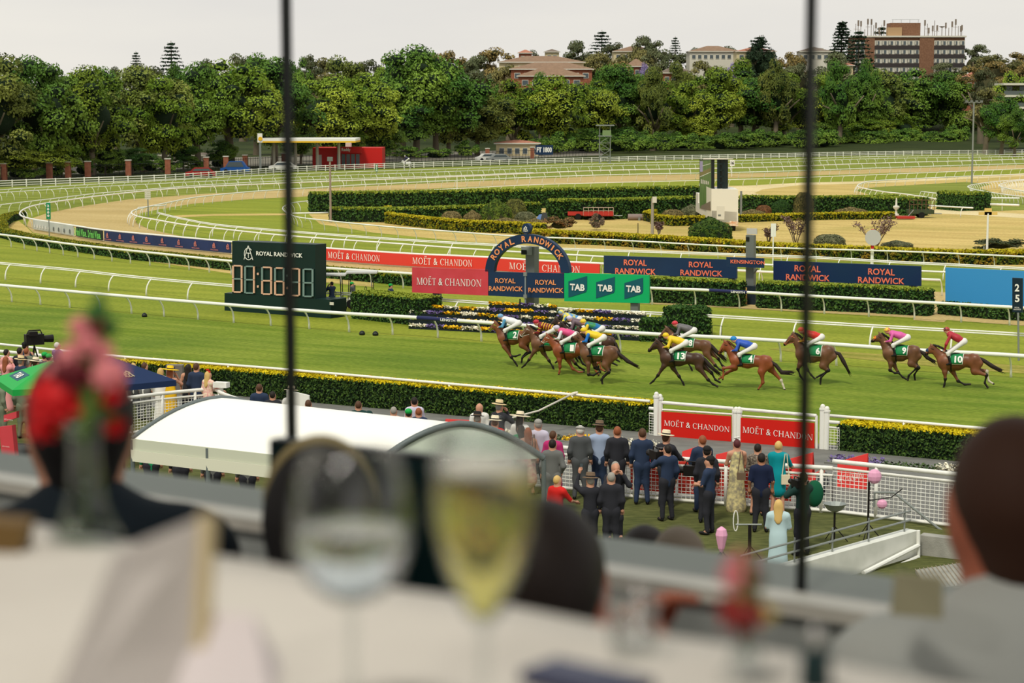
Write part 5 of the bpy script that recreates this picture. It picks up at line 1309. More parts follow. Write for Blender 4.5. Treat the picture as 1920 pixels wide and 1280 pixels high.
def digit(x0, x1, y0, y1, cols):
    w = 17
    ym = (y0+y1)/2; g = 3
    segs = [((x0+w, y0), (x1-w, y0+w*.9)), ((x0, y0+8), (x0+w, ym-g)), ((x1-w, y0+8), (x1, ym-g)), ((x0+w, ym-w*.45), (x1-w, ym+w*.45)), ((x0, ym+g), (x0+w, y1-8)), ((x1-w, ym+g), (x1, y1-8)), ((x0+w, y1-w*.9), (x1-w, y1))]
    for (a, b), c in zip(segs, cols):
        (ax, ay), (bx_, by_) = cz(*a), cz(*b)
        panel(MB(), TP, ax, bx_, ay, ay+.02*(bx_-ax), by_, by_+.02*(bx_-ax), .05, .05).build('segment', peach if c == 'p' else greys, tb)
    for (cx_, cy_) in ((x0, y0), (x1, y0), (x0, y1), (x1, y1)):
        pass
for d in ((92, 200, 375, 668, 'pppgppp'), (220, 330, 383, 680, 'ggpggpg'), (400, 512, 392, 690, 'pgppppp'), (537, 645, 400, 698, 'pggpppp'), (700, 810, 408, 706, 'pppgppp'), (838, 950, 412, 715, 'ggggggg')): digit(*d)
for x, ys, m in ((363, (470, 603), peach), (676, (488, 620), greys)):
    for y in ys:
        a = cz(x-8, y-12); b = cz(x+9, y+12); panel(MB(), TP, a[0], b[0], a[1], a[1], b[1], b[1], .05, .05).build('colon_dot', m if y < 600 else peach, tb)
fr = thing('camera_gantry', 'thin dark camera gantry at the right end of the timing board', 'gantry', tuple(P(602, 588, 0)))
GP = gpl(590, 586, 612, 588)
MB().tube([GP(593, 465), GP(600, 465), GP(609, 497), GP(609, 556)], .035, 5).tube([GP(593, 500), GP(609, 500)], .03, 5).tube([GP(609, 556), GP(609, 580)], .035, 5).build('frame', M('dark_teal_metal', (24, 56, 60), .5), fr)
MB().box(tuple(GP(598, 497)), (.35, .5, .3)).box(tuple(GP(604, 496)), (.2, .2, .2)).build('camera', dark, fr)
# ---- length sleeves on the running rails
def sleeve(label, x0, x1, ys, h, tx0, tx1, r):
    a = P(x0, ys[0], h); b = P(x1, ys[1], h); o = thing('length_sleeve', label, 'sleeve', (a.x, a.y, 0))
    MB().tube([a, b], r, 12).build('sleeve', M('navy_sleeve', (34, 38, 84), .5), o)
    f = PLANE(a, b); p = P(tx0, ys[0]+(ys[1]-ys[0])*(tx0-x0)/(x1-x0), h); q = P(tx1, ys[0]+(ys[1]-ys[0])*(tx1-x0)/(x1-x0), h)
    put_text('LENGTH', p-Vector((0, 0, r*.6)), q-p, (0, 0, 1), (q-p).length, r*1.25, sgn_w, o, .03, r+.005)
sleeve('navy LENGTH sleeve round the rail beside the race', 783, 858, (595.4, 600.8), .96, 828, 856, .1)
sleeve('navy LENGTH sleeve round the rail below the KENSINGTON column', 1330, 1400, (544, 548), .96, 1372, 1398, .095)
# ---- flower tiers
fw = [M('flower_white', (236, 228, 206), .7), M('flower_yellow', (236, 188, 24), .7), M('flower_purple', (116, 98, 150), .7), leafmat('flower_green', (52, 74, 40), (80, 100, 50), 8)]
trough_m = M('black_trough', (20, 32, 34), .6)
def flowers(pos0, u, n, L, wid, cnt, seq, seg, parent, size=.07, hgt=.16):
    rs = np.random.RandomState(int(abs(pos0.x*7+pos0.z*31)) % 9999)
    t = rs.rand(cnt)*L; v = rs.rand(cnt)*wid
    base = WLOC(parent)
    pos = np.array(pos0-base)[None]+np.array(u)[None]*t[:, None]+np.array(n)[None]*v[:, None]; pos[:, 2] += hgt*(.1+.9*rs.rand(cnt))
    mi = np.array([seq[int(a/seg) % len(seq)] for a in t]); mi = np.where(rs.rand(cnt) < .28, 3, mi)
    pos[:, 2] -= (mi == 3)*hgt*.35
    nr = np.tile(-np.array(n)*-.7+np.array([0, -.6, .8]), (cnt, 1))
    me = leafquads(pos, nr, size, .45, 'flowers', .9, mi)
    for m in fw: me.materials.append(m)
    o = link('flowers', me, parent); o['kind'] = 'stuff'
def tier_row(label, x0, x1, y0, y1, k, seq, seg=.9):
    """k rows above the ground; y0,y1 image rows of the flowers at the ends"""
    g0 = P(x0, 616+(x0-766)*.053-k*3.2, 0); g1 = P(x1, 616+(x1-766)*.053-k*3.2, 0); pl = PLANE(g0, g1)
    a = pl(x0, y0+5); b = pl(x1, y1+5); r = thing('flower_trough', label, 'planter', (a.x, a.y, 0), group='troughs of the stepped flower display')
    mb = MB(); mb.slab(a-Vector((0, 0, .2)), b-Vector((0, 0, .2)), b, a, -pl.n*.3); mb.build('trough', trough_m, r)
    for t in (.02, .34, .66, .98):
        q = a.lerp(b, t)-pl.n*.15; MB().box((q.x, q.y, q.z/2-.1), (.07, .07, q.z-.2)).build('leg', trough_m, r)
    flowers(a+Vector((0, 0, -.02)), pl.u, -pl.n, (b-a).length, .3, int((b-a).length*150), seq, seg, r)
rows_l = [(607, 616.5), (594, 602.5), (581, 589), (570.5, 577)]; nm = ['lowest', 'second', 'third', 'top']
for k, (a, b) in enumerate(rows_l): tier_row('%s flower trough of the left bank beside the square hedge' % nm[k], 766, 914, a, b, k, [0, 2, 1, 0, 1, 0][k % 2:]+[0], .95)
for k, (a, b) in enumerate([(617, 621), (603, 607), (590, 594), (577.5, 582), (566, 572)]): tier_row('%s flower trough of the raised middle bank under the arch' % (nm+['topmost'])[k], 916, 1040, a, b, k, [2, 1, 1, 2, 0, 1][k % 3:]+[0], .8)
for k, (a, b) in enumerate([(619.5, 627), (606, 613), (591.5, 599), (578.5, 586)]): tier_row('%s flower trough of the right bank below the TAB board' % nm[k], 1044, 1208, a, b, k, [2, 0, 1, 2, 0, 0][k % 2:]+[0], .95)
mp = thing('black_mast', 'thin black mast rising from the middle flower troughs', 'pole', tuple(P(975, 626, 0))); MB().tube([P(975, 626, 0), gpl(970, 626, 980, 626.5)(975, 560)], .04, 6).build('mast', dark, mp)
# bed of low flowers at the foot of the long hedge
def flower_bed(label, x0, y0, x1, y1, seq, n=900):
    zb = .42; a, b = P(x0, y0, zb), P(x1, y1, zb); pl = PLANE(a, b); r = thing('flower_bed', label, 'flower bed', (a.x, a.y, 0))
    mb = MB(); mb.slab(Vector((a.x, a.y, 0)), Vector((b.x, b.y, 0)), Vector((b.x, b.y, zb+.04)), Vector((a.x, a.y, zb+.04)), -pl.n*.9); mb.build('soil', M('soil', (64, 54, 42), .95), r)
    mb = MB(); mb.slab(Vector((a.x, a.y, 0))+pl.n*.16, Vector((b.x, b.y, 0))+pl.n*.16, Vector((b.x, b.y, zb+.16))+pl.n*.16, Vector((a.x, a.y, zb+.16))+pl.n*.16, -pl.n*.14); mb.build('edging', M('grey_kerb', (112, 112, 106), .8), r)
    flowers(Vector((a.x, a.y, zb+.05)), pl.u, -pl.n, (b-a).length, .8, n, seq, 1.6, r, .04, .22)
flower_bed('narrow bed of white and yellow flowers along the foot of the long hedge', 560, 794, 1218, 848, [0, 3, 0, 1, 0, 3, 1, 0, 0, 1], 4200)
flower_bed('narrow bed of white flowers at the foot of the right hedge', 1548, 874, 1990, 910, [2, 3, 0, 0, 0, 0, 1, 0], 2600)
# ---- gates of the straight
def gates():
    GP_ = PLANE(P(1231, 826, 0), P(1541, 851, 0))
    def gp(nm, label, x0, x1, t0, t1, b0, b1, bo):
        a = GP_(x0, b0); r = thing('course_gate', label, 'gate', (a.x, a.y, 0))
        mb = MB(); rr = .045
        tl, tr, br, bl = GP_(x0, t0), GP_(x1, t1), GP_(x1, b1+6), GP_(x0, b0+6)
        MB().tube([tl, tr], rr*1.2, 8).build('top_bar', white_m, r); MB().tube([bl, br], rr, 8).build('bottom_bar', white_m, r)
        MB().tube([tl, bl], rr, 8).build('side_bar', white_m, r); MB().tube([tr, br], rr, 8).build('side_bar', white_m, r)
        MB().tube([GP_(x0, bo[0]-3), GP_(x1, bo[1]-3)], rr*.7, 8).build('middle_bar', white_m, r)
        panel(MB(), GP_, x0+2.5, x1-2.5, bo[0], bo[1], b0, b1, .04, .1).build('sign_panel', M('gate_red', (204, 30, 20), .45), r)
        pl2 = PLANE(P(1231, 826, 0)+GP_.n*.1, P(1541, 851, 0)+GP_.n*.1)
        w = x1-x0; ptext('MOËT & CHANDON', pl2, x0+6, x1-7, bo[0]+14, b0-19.5, bo[1]+15, b1-16.5, sgn_w, r, 0, .02)
    gp('l', 'left white gate with a red MOËT & CHANDON panel', 1239.7, 1375, 754, 765.5, 817, 826.5, (770.5, 779.5))
    gp('r', 'right white gate with a red MOËT & CHANDON panel, beside the right mullion', 1387, 1531, 766.5, 779, 830, 842, (782, 792))
    def cpost(label, px, top, fy):
        p = P(px, fy, 0); r = thing('gate_post', label, 'gate post', tuple(p)); zt = ZAT(p, top)
        MB().lathe([(.09, 0), (.09, zt-.12), (.11, zt-.12), (.11, zt-.06)], 10, tuple(p)).build('shaft', white, r)
        MB().ell((p.x, p.y, zt-.02), (.08, .08, .09), 10, 6).build('finial', white_m, r, True)
    cpost('round-topped white gate post at the left end of the red gates', 1230, 738, 827); cpost('slimmer white post touching the left round-topped gate post', 1237, 742, 826.5)
    cpost('left one of the pair of white posts between the two gates', 1379, 766, 838); cpost('right one of the pair of white posts between the two gates', 1385, 766, 839)
    cpost('round-topped white gate post right of the right mullion', 1541, 761, 851.5); cpost('slimmer white post right of the right round-topped gate post', 1549, 765, 852)
gates()
def mesh_fence(label, w, h, parent=None, cell=.11, name='mesh_fence', postsp=2.4, toprail=True, z=None, midrail=True, group=None):
    c = crom(w, cell); r = thing(name, label, 'fence', tuple(w[0]), group=group)
    mb = MB(); n = int(h/cell)
    for k in range(n+1): mb.tube([p+Vector((0, 0, .1+k*(h-.25)/n)) for p in c[::2]+[c[-1]]], .009, 3, False)
    for p in c: mb.tube([p+Vector((0, 0, .1)), p+Vector((0, 0, h-.15))], .008, 3, False)
    o = mb.build('wire_mesh', white_m, r); o['kind'] = 'stuff'
    if toprail: MB().tube([p+Vector((0, 0, h)) for p in c], .055, 8).build('top_rail', white_m, r, True)
    if midrail: MB().tube([p+Vector((0, 0, h-.17)) for p in c], .035, 6).build('second_rail', white_m, r, True)
    MB().tube([p+Vector((0, 0, .06)) for p in c], .04, 6).build('bottom_rail', white_m, r, True)
    d = max(1, int(postsp/cell)); pm = MB().tube([(0, 0, -.05), (0, 0, h)], .045, 8).mesh('post', True); pm.materials.append(white_m)
    for p in c[d//2::d]: link('post', pm, r, tuple(p-w[0]))
    return r
FP = [F(960, 912), F(1060, 919), F(1180, 934), F(1400, 951), F(1560, 962)]
mesh_fence('white mesh fence between the viewing lawn and the walkway, behind the standing spectators', FP, 1.08)
mesh_fence('white mesh fence continuing right beyond the black microphone stand', [F(1560, 962), F(1740, 984), F(1900, 1004), F(2060, 1024)], 1.25)
mesh_fence('white mesh fence on the lawn edge behind the left crowd', [F(-160, 696), F(0, 711), F(110, 724), F(215, 742)], 1.0)
# short mesh panels beside the gates
mesh_fence('short mesh panel between the long hedge and the left gate post', [P(1217, 824), P(1229, 825.5)], 1.05, postsp=9)
mesh_fence('short mesh panel between the right gate post and the right hedge', [P(1551, 852), P(1573, 854)], 1.05, postsp=9)
# red banners tied on the walkway side of the fence
def redbanner(label, x0, x1, yb0, yb1, h, txt, cnt, z0=.2):
    a, b = F(x0, yb0), F(x1, yb1); d = (b-a).normalized(); n = Vector((-d.y, d.x, 0))*.15
    r = thing('fence_banner', label, 'banner', tuple(a)); a = a+n; b = b+n
    MB().slab(a+Vector((0, 0, z0)), b+Vector((0, 0, z0)), b+Vector((0, 0, h)), a+Vector((0, 0, h)), n*.1).build('sheet', moet_red, r)
    pl = PLANE(a, b); L = (b-a).length; e = L/cnt
    for i in range(cnt): put_text(txt, a+d*(e*(i+.15))+Vector((0, 0, z0+.08)), d, (0, 0, 1), e*.7, .17, sgn_w, r, 0, .02)
redbanner('red MOËT & CHANDON banner behind the mesh fence, left part', 1178, 1262, 934, 941, .98, 'MOËT & CHANDON', 1)
redbanner('red MOËT & CHANDON banner behind the mesh fence, right part', 1268, 1480, 941, 957, .98, 'MOËT & CHANDON', 2)
# red A-shaped crowd barriers on the walkway
def barrier(label, px, py, wpx, hpx, txt=None, skew=.25, z=.8):
    p = P(px, py, z); s = FPX/depth(p); w = wpx/s; h = hpx/s; r = thing('red_barrier', label, 'barrier', (p.x, p.y, z))
    mb = MB(); a = Vector((p.x-w/2, p.y, z)); u = Vector((.94, -.34, 0)); n = Vector((.34, .94, 0))
    q = [a, a+u*w, a+u*w+Vector((0, 0, h)), a+Vector((0, 0, h*(1-skew)))]
    mb.slab(q[0], q[1], q[2]+n*.1, q[3]+n*.1, n*.04); mb.slab(q[0]+n*.5, q[1]+n*.5, q[2]+n*.16, q[3]+n*.16, n*.04)
    mb.build('cover', M('barrier_red', (220, 60, 56), .55), r)
    if txt: put_text(txt, a+u*w*.1+Vector((0, 0, h*.3)), u+Vector((0, 0, .2)), (0, 0, 1), w*.8, h*.16, sgn_w, r, 0, .05)
barrier('pale red barrier end beyond the white canopy roof', 868, 826, 70, 40, None, .0)
barrier('red barrier behind the man in dark navy suit and straw hat', 1291, 880, 28, 44)
barrier('red barrier left of the woman in the cream floral dress', 1362, 892, 44, 52)
barrier('red barrier right of the woman in the teal dress', 1500, 906, 44, 60, None)
barrier('tall red barrier lettered & CHANDON behind the mesh at right', 1596, 925, 56, 78, '& CHANDON')
barrier('small red barrier end left of the lettered one', 1530, 925, 26, 46)
# ---- screen truck
def truck():
    rl, rr, fl = P(1334, 431, 0), P(1384, 434, 0), P(1308, 413, 0)
    r = thing('screen_truck', 'white truck with a raised video screen standing in the dry infield', 'truck', tuple(rl))
    A = PLANE(rl, rr); B = PLANE(fl, rl); dep = (fl-rl)*.9
    tl = A(1334, 354); tr_ = A(1384, 355); bl = A(1334, 415); br = A(1384, 418)
    mb = MB(); mb.slab(bl, br, tr_, tl, (rl.lerp(fl, .35)-rl)); mb.build('box_body', M('truck_white', (226, 220, 206), .4), r)
    w_ = M('truck_white', (226, 220, 206), .4)
    mb = MB(); z0, z1 = bl.z, bl.z+.95; f2 = fl; off = (rr-rl)
    mb.slab(Vector((fl.x, fl.y, z0)), Vector((rl.x, rl.y, z0)), Vector((rl.x, rl.y, z1)), Vector((fl.x, fl.y, z1)), off*.95); mb.build('side_skirt', w_, r)
    mb = MB(); mb.slab(Vector((fl.x, fl.y, z0)), Vector((fl.x, fl.y, z0))+off, Vector((fl.x, fl.y, z0+1.8))+off, Vector((fl.x, fl.y, z0+1.8)), (fl-rl)*.16); mb.build('cab', w_, r)
    MB().box((fl.x-.35, fl.y+.3, z0+1.7), (.12, .3, .6)).build('mirror', dark, r)
    off2 = -A.n*.0
    mb = MB(); mb.slab(B(1311.5, 393), B(1334, 399), B(1334, 298), B(1311.5, 299), (rr-rl).normalized()*.35); mb.build('screen_frame', dark, r)
    sc = M('screen_green', (70, 96, 48), .4, (88, 116, 56), .8, emit=.25)
    def q(x0, x1, t0, t1, b0, b1, m, nm, o=.02): 
        MB().slab(B(x0, b0), B(x1, b1), B(x1, t1), B(x0, t0), -(rr-rl).normalized()*o).build(nm, m, r)
    q(1312.6, 1333.2, 301, 300, 390, 395, sc, 'picture', .03)
    q(1312.8, 1333, 312, 306, 313, 307, sgn_w, 'picture_rail', .05); q(1312.8, 1333, 331, 322, 332.2, 323.2, sgn_w, 'picture_rail', .05); q(1313, 1333, 324, 314, 330, 321, M('picture_tan', (120, 108, 60), .5, emit=.2), 'picture_hedge', .04)
    q(1313.2, 1318, 302, 302, 322, 322, M('picture_caption', (150, 140, 170), .5, emit=.2), 'caption', .06)
    q(1315, 1333, 386, 377, 391, 395, M('picture_brown', (110, 96, 80), .5, emit=.2), 'picture_track', .05)
    for i in range(5): q(1315+i*3.2, 1316.4+i*3.2, 336+i, 336+i, 344+i*.5, 344+i*.5, M('picture_runner', (190, 180, 170), .5, emit=.2), 'picture_runner', .06)
    mb = MB()
    for x in (1336, 1346): panel(mb, A, x, x+5, 299, 299, 354, 354, .4, -.6)
    for y in (306, 318, 330, 342): panel(mb, A, 1340, 1348, y, y, y+3, y+3, .3, -.6)
    mb.build('mast', M('mast_black', (20, 34, 36), .5), r)
    panel(MB(), A, 1312, 1361, 297, 297, 299, 299, .6, -.4).build('screen_hood', pale, r)
    panel(MB(), A, 1344, 1358.5, 386, 386.5, 411, 412, .03, .02).build('door', M('door_white', (214, 208, 194), .5), r)
    panel(MB(), A, 1347, 1352, 402, 402, 405, 405, .03, .04).build('vent', metal_g, r)
    panel(MB(), A, 1368, 1383, 414, 415, 423, 424, .1, .02).build('bumper', M('bumper_orange', (210, 130, 70), .5, (230, 220, 200), 3), r)
    for q_ in (rl.lerp(rr, .85), rl.lerp(rr, .15), fl.lerp(fl+(rr-rl), .1)):
        MB().tube([(q_.x-.15, q_.y+.6, .45), (q_.x+.15, q_.y+.6, .45)], .45, 14).build('wheel', tyre, r)
truck()
# ---- trailers, roller, mower, urn, small things of the infield
def trailer(label, px, py, wpx, hpx, body, cage=None, name='trailer', tray=.35):
    p = P(px, py, 0); s = FPX/depth(p); w = wpx/s; h = hpx/s; r = thing(name, label, 'trailer', tuple(p)); d = 1.4
    MB().box((p.x, p.y+d/2, .45), (w, d, .1)).build('floor', body, r)
    for y_ in (0, d): MB().box((p.x, p.y+y_, .45+tray/2), (w, .05, tray)).build('side_board', body, r)
    for x_ in (-w/2, w/2): MB().box((p.x+x_, p.y+d/2, .45+tray/2), (.05, d, tray)).build('end_board', body, r)
    for y_ in (-.05, d+.05): MB().tube([(p.x, p.y+y_-.06, .3), (p.x, p.y+y_+.06, .3)], .3, 12).build('wheel', tyre, r)
    MB().tube([(p.x+w/2, p.y+d/2, .42), (p.x+w/2+.9, p.y+d/2, .4)], .05, 5).build('drawbar', steel, r)
    if cage:
        mb = MB()
        for k in range(7):
            x_ = -w/2+w*k/6; mb.tube([(p.x+x_, p.y, .45), (p.x+x_, p.y, h)], .03, 4)
        for z in (h*.75, h): mb.tube([(p.x-w/2, p.y, z), (p.x+w/2, p.y, z)], .03, 4)
        mb.build('cage', cage, r)
red_t = M('trailer_red', (176, 50, 42), .5); grn_t = M('trailer_green', (58, 70, 48), .6); rust = M('rusty_mesh', (110, 84, 62), .8)
trailer('small open red trailer in front of the dark hedge', 1084, 412, 38, 20, red_t)
trailer('red trailer with pale rail cage, right of the small one', 1122, 413, 56, 24, red_t, M('cage_pale', (176, 156, 140), .6))
trailer('green garden trailer with rusty mesh cage at the right', 1728, 409, 46, 34, grn_t, rust)
r = thing('ground_roller', 'long grey lawn roller lying left of the curved hedge', 'roller', tuple(P(1198, 413, 0))); p = P(1198, 413, 0); MB().tube([(p.x-1.05, p.y, .32), (p.x+1.05, p.y, .32)], .3, 14).build('drum', M('mauve_grey', (136, 118, 112), .6), r); MB().box((p.x, p.y-.3, .15), (.2, .3, .3)).build('frame', steel, r)
r = thing('mower_deck', 'flat red mower attachment beside the green trailer', 'mower', tuple(P(1697, 411, 0))); p = P(1697, 411, 0); MB().box((p.x, p.y, .2), (1.7, 1.2, .22)).build('deck', red_t, r); MB().tube([(p.x+.3, p.y, .3), (p.x+.8, p.y, .9)], .05, 5).build('handle', steel, r)
r = thing('garden_urn', 'slender pale stone urn statue at the end of the low golden hedge', 'statue', tuple(P(1680, 407, 0))); p = P(1680, 407, 0); MB().lathe([(.3, 0), (.3, .3), (.12, .4), (.1, .7), (.34, .95), (.3, 1.1), (.1, 1.15), (.08, 1.7), (.02, 1.9)], 12, tuple(p)).build('urn', pale, r, True)
r = thing('folded_sign', 'small dark A-frame with blue sheet near the garden bed', 'sign', tuple(P(1021, 412, 0))); p = P(1021, 412, 0)
MB().slab((p.x-.4, p.y-.4, 0), (p.x+.4, p.y-.4, 0), (p.x+.2, p.y, .7), (p.x-.2, p.y, .7), (0, .03, 0)).build('front_leaf', dark, r); MB().slab((p.x-.9, p.y, 0), (p.x-.3, p.y, 0), (p.x-.1, p.y+.3, .55), (p.x-.5, p.y+.3, .5), (0, .03, 0)).build('blue_sheet', M('blue_sheet', (90, 120, 170), .6), r)
for lb, px, py in (('small black turf light at the foot of the rail left of the timing board', 271, 594), ('small black turf light left of the rail post below the square hedge', 679, 628), ('small black turf light right of the rail post below the square hedge', 704, 629)):
    p = P(px, py, 0); r = thing('turf_light', lb, 'light', tuple(p)); MB().lathe([(.13, 0), (.15, .08), (.1, .18), (.02, .22)], 10, tuple(p)).build('housing', dark, r, True); MB().box((p.x, p.y-.1, .1), (.12, .05, .06)).build('lens', metal_g, r)
r = thing('hoop_marker', 'low dark wire frame on the grass right of the tall hedge block', 'frame', tuple(P(1345, 638, 0))); p, q = P(1335, 637, 0), P(1353, 638, 0)
MB().tube([p, p+Vector((0, 0, .68)), q+Vector((0, 0, .68)), q], .02, 5).build('frame', dark, r)
# ---- golf carts by the timing board
def cart(label, x0, x1, roofy, fy, body, px=None):
    p = P((x0+x1)/2, fy, 0); s = FPX/depth(p); w = (x1-x0)/s; h = ZAT(p, roofy); r = thing('golf_cart', label, 'golf cart', tuple(p)); X, Y = p.x, p.y
    MB().box((X, Y+.6, .38), (w*.95, 1.2, .2)).build('chassis', body, r); MB().box((X+w*.3, Y+.6, .6), (w*.34, 1.15, .35)).build('bonnet', body, r)
    MB().box((X-w*.15, Y+.6, .7), (w*.22, 1.0, .16)).box((X-w*.26, Y+.6, .95), (.1, 1.0, .45)).build('seat', M('cart_seat', (60, 64, 66), .7), r)
    MB().box((X, Y+.6, h), (w, 1.3, .07)).build('roof', M('cart_roof', (186, 184, 178), .5), r)
    for a in (-w*.42, w*.36):
        for b in (0.05, 1.15): MB().tube([(X+a, Y+b, .45), (X+a*.9, Y+b, h)], .025, 5).build('roof_post', dark, r)
    for a in (-w*.34, w*.34):
        for b in (.05, 1.15): MB().tube([(X+a, Y+b-.08, .24), (X+a, Y+b+.08, .24)], .24, 12).build('wheel', tyre, r)
    m = MB(); pts = [(X+w*.12+.06*math.cos(t), Y+.5+.17*math.sin(t), 1.0+.12*math.sin(t)) for t in np.linspace(0, 6.28, 14)]; m.tube(pts, .018, 5, False).build('steering_wheel', dark, r)
cart('golf cart with pale roof and green body right behind the timing board', 592, 648, 516, 588, M('cart_green', (40, 84, 56), .5))
cart('golf cart with flat grey roof between the timing board and square hedge', 648, 707, 511.5, 578, M('cart_cream', (190, 186, 170), .5))
# ================================================================ horses and jockeys
# side-view joints read in zoomed pixels: (x, y); front = left
POSES = {
 'A': dict(s=410, x0=700, yg=1225, nose=(190, 680), poll=(345, 500), ear=(290, 455), withers=(560, 650), back=(720, 672), croup=(980, 680), dock=(1085, 725), butt=(1085, 800), chest=(430, 830), elbow=(500, 915), belly=(700, 900), flank=(870, 860), stifle=(985, 890),
   fa=[(470, 900), (375, 1055), (300, 1150), (248, 1195)], fb=[(600, 940), (700, 1075), (765, 1175), (785, 1225)], ha=[(1040, 900), (1190, 1095), (1270, 1165), (1345, 1200)], hb=[(1090, 890), (1225, 1000), (1290, 1110), (1365, 1150)], tail=[(1120, 780), (1210, 880), (1370, 1010)]),
 'B': dict(s=408, x0=700, yg=1060, nose=(290, 470), poll=(440, 320), ear=(395, 275), withers=(600, 465), back=(740, 450), croup=(950, 440), dock=(1045, 510), butt=(1030, 600), chest=(540, 620), elbow=(620, 690), belly=(760, 690), flank=(860, 650), stifle=(900, 670),
   fa=[(610, 720), (735, 900), (800, 980), (842, 1045)], fb=[(650, 720), (690, 890), (780, 895), (865, 862)], ha=[(930, 680), (1065, 800), (930, 905), (920, 985)], hb=[(960, 660), (1020, 790), (960, 840), (905, 900)], tail=[(1080, 560), (1130, 690), (1180, 800)]),
 'C': dict(s=308, x0=1250, yg=810, nose=(850, 425), poll=(935, 320), ear=(905, 275), withers=(1110, 400), back=(1240, 408), croup=(1420, 392), dock=(1505, 430), butt=(1520, 505), chest=(1050, 555), elbow=(1110, 615), belly=(1240, 600), flank=(1350, 555), stifle=(1420, 585),
   fa=[(1100, 620), (1108, 705), (1100, 770), (1090, 808)], fb=[(1190, 620), (1255, 735), (1335, 775), (1400, 768)], ha=[(1450, 600), (1590, 640), (1570, 735), (1608, 790)], hb=[(1440, 590), (1590, 605), (1615, 725), (1672, 755)], tail=[(1550, 470), (1640, 530), (1770, 585)]),
 'D': dict(s=414, x0=640, yg=1105, nose=(125, 545), poll=(240, 360), ear=(195, 315), withers=(450, 545), back=(620, 560), croup=(870, 545), dock=(975, 615), butt=(985, 700), chest=(340, 650), elbow=(430, 750), belly=(600, 765), flank=(740, 735), stifle=(830, 770),
   fa=[(400, 745), (225, 770), (225, 880), (215, 955)], fb=[(400, 780), (262, 862), (190, 925), (135, 965)], ha=[(840, 800), (865, 980), (825, 1040), (790, 1095)], hb=[(970, 770), (1140, 950), (1170, 1025), (1200, 1100)], tail=[(1060, 700), (1150, 810), (1350, 810)]),
 'E': dict(s=300, x0=560, yg=725, nose=(200, 265), poll=(312, 180), ear=(285, 145), withers=(450, 305), back=(580, 310), croup=(700, 295), dock=(780, 345), butt=(785, 420), chest=(370, 430), elbow=(440, 505), belly=(550, 490), flank=(630, 455), stifle=(680, 480),
   fa=[(450, 525), (440, 600), (500, 632), (548, 632)], fb=[(480, 540), (530, 630), (590, 690), (632, 712)], ha=[(690, 510), (765, 555), (665, 655), (655, 712)], hb=[(710, 500), (775, 570), (725, 655), (735, 718)], tail=[(820, 380), (880, 440), (970, 495)]),
 'F': dict(s=406, x0=850, yg=1200, nose=(405, 480), poll=(545, 425), ear=(490, 395), withers=(700, 585), back=(850, 595), croup=(1060, 580), dock=(1160, 640), butt=(1165, 740), chest=(620, 770), elbow=(700, 855), belly=(840, 840), flank=(930, 810), stifle=(970, 850),
   fa=[(715, 880), (720, 1050), (800, 1060), (895, 1000)], fb=[(790, 880), (800, 950), (840, 975), (860, 925)], ha=[(990, 880), (1055, 1000), (940, 1115), (950, 1195)], hb=[(1010, 860), (1040, 980), (940, 1090), (900, 1150)], tail=[(1250, 740), (1350, 820), (1520, 900)]),
 'G': dict(s=407, x0=700, yg=1020, nose=(230, 405), poll=(385, 225), ear=(400, 190), withers=(590, 400), back=(730, 400), croup=(930, 385), dock=(1045, 470), butt=(1060, 560), chest=(465, 560), elbow=(540, 680), belly=(700, 670), flank=(800, 640), stifle=(860, 680),
   fa=[(510, 710), (480, 780), (520, 890), (580, 960)], fb=[(570, 710), (620, 800), (680, 880), (740, 940)], ha=[(880, 710), (955, 790), (850, 910), (845, 1005)], hb=[(900, 690), (960, 800), (840, 880), (775, 915)], tail=[(1130, 520), (1200, 640), (1300, 820)]),
 'W': dict(s=300, x0=500, yg=600, nose=(190, 190), poll=(270, 90), ear=(260, 50), withers=(400, 125), back=(500, 140), croup=(620, 125), dock=(690, 165), butt=(690, 230), chest=(330, 250), elbow=(380, 310), belly=(500, 320), flank=(580, 300), stifle=(630, 320),
   fa=[(390, 330), (390, 450), (385, 540), (380, 595)], fb=[(380, 330), (350, 440), (360, 530), (345, 590)], ha=[(640, 340), (680, 450), (660, 540), (655, 595)], hb=[(650, 330), (660, 450), (620, 540), (610, 595)], tail=[(715, 230), (725, 320), (715, 420)]),
}
def lerp3(a, b, t): return tuple(a[i]+(b[i]-a[i])*t for i in range(3))
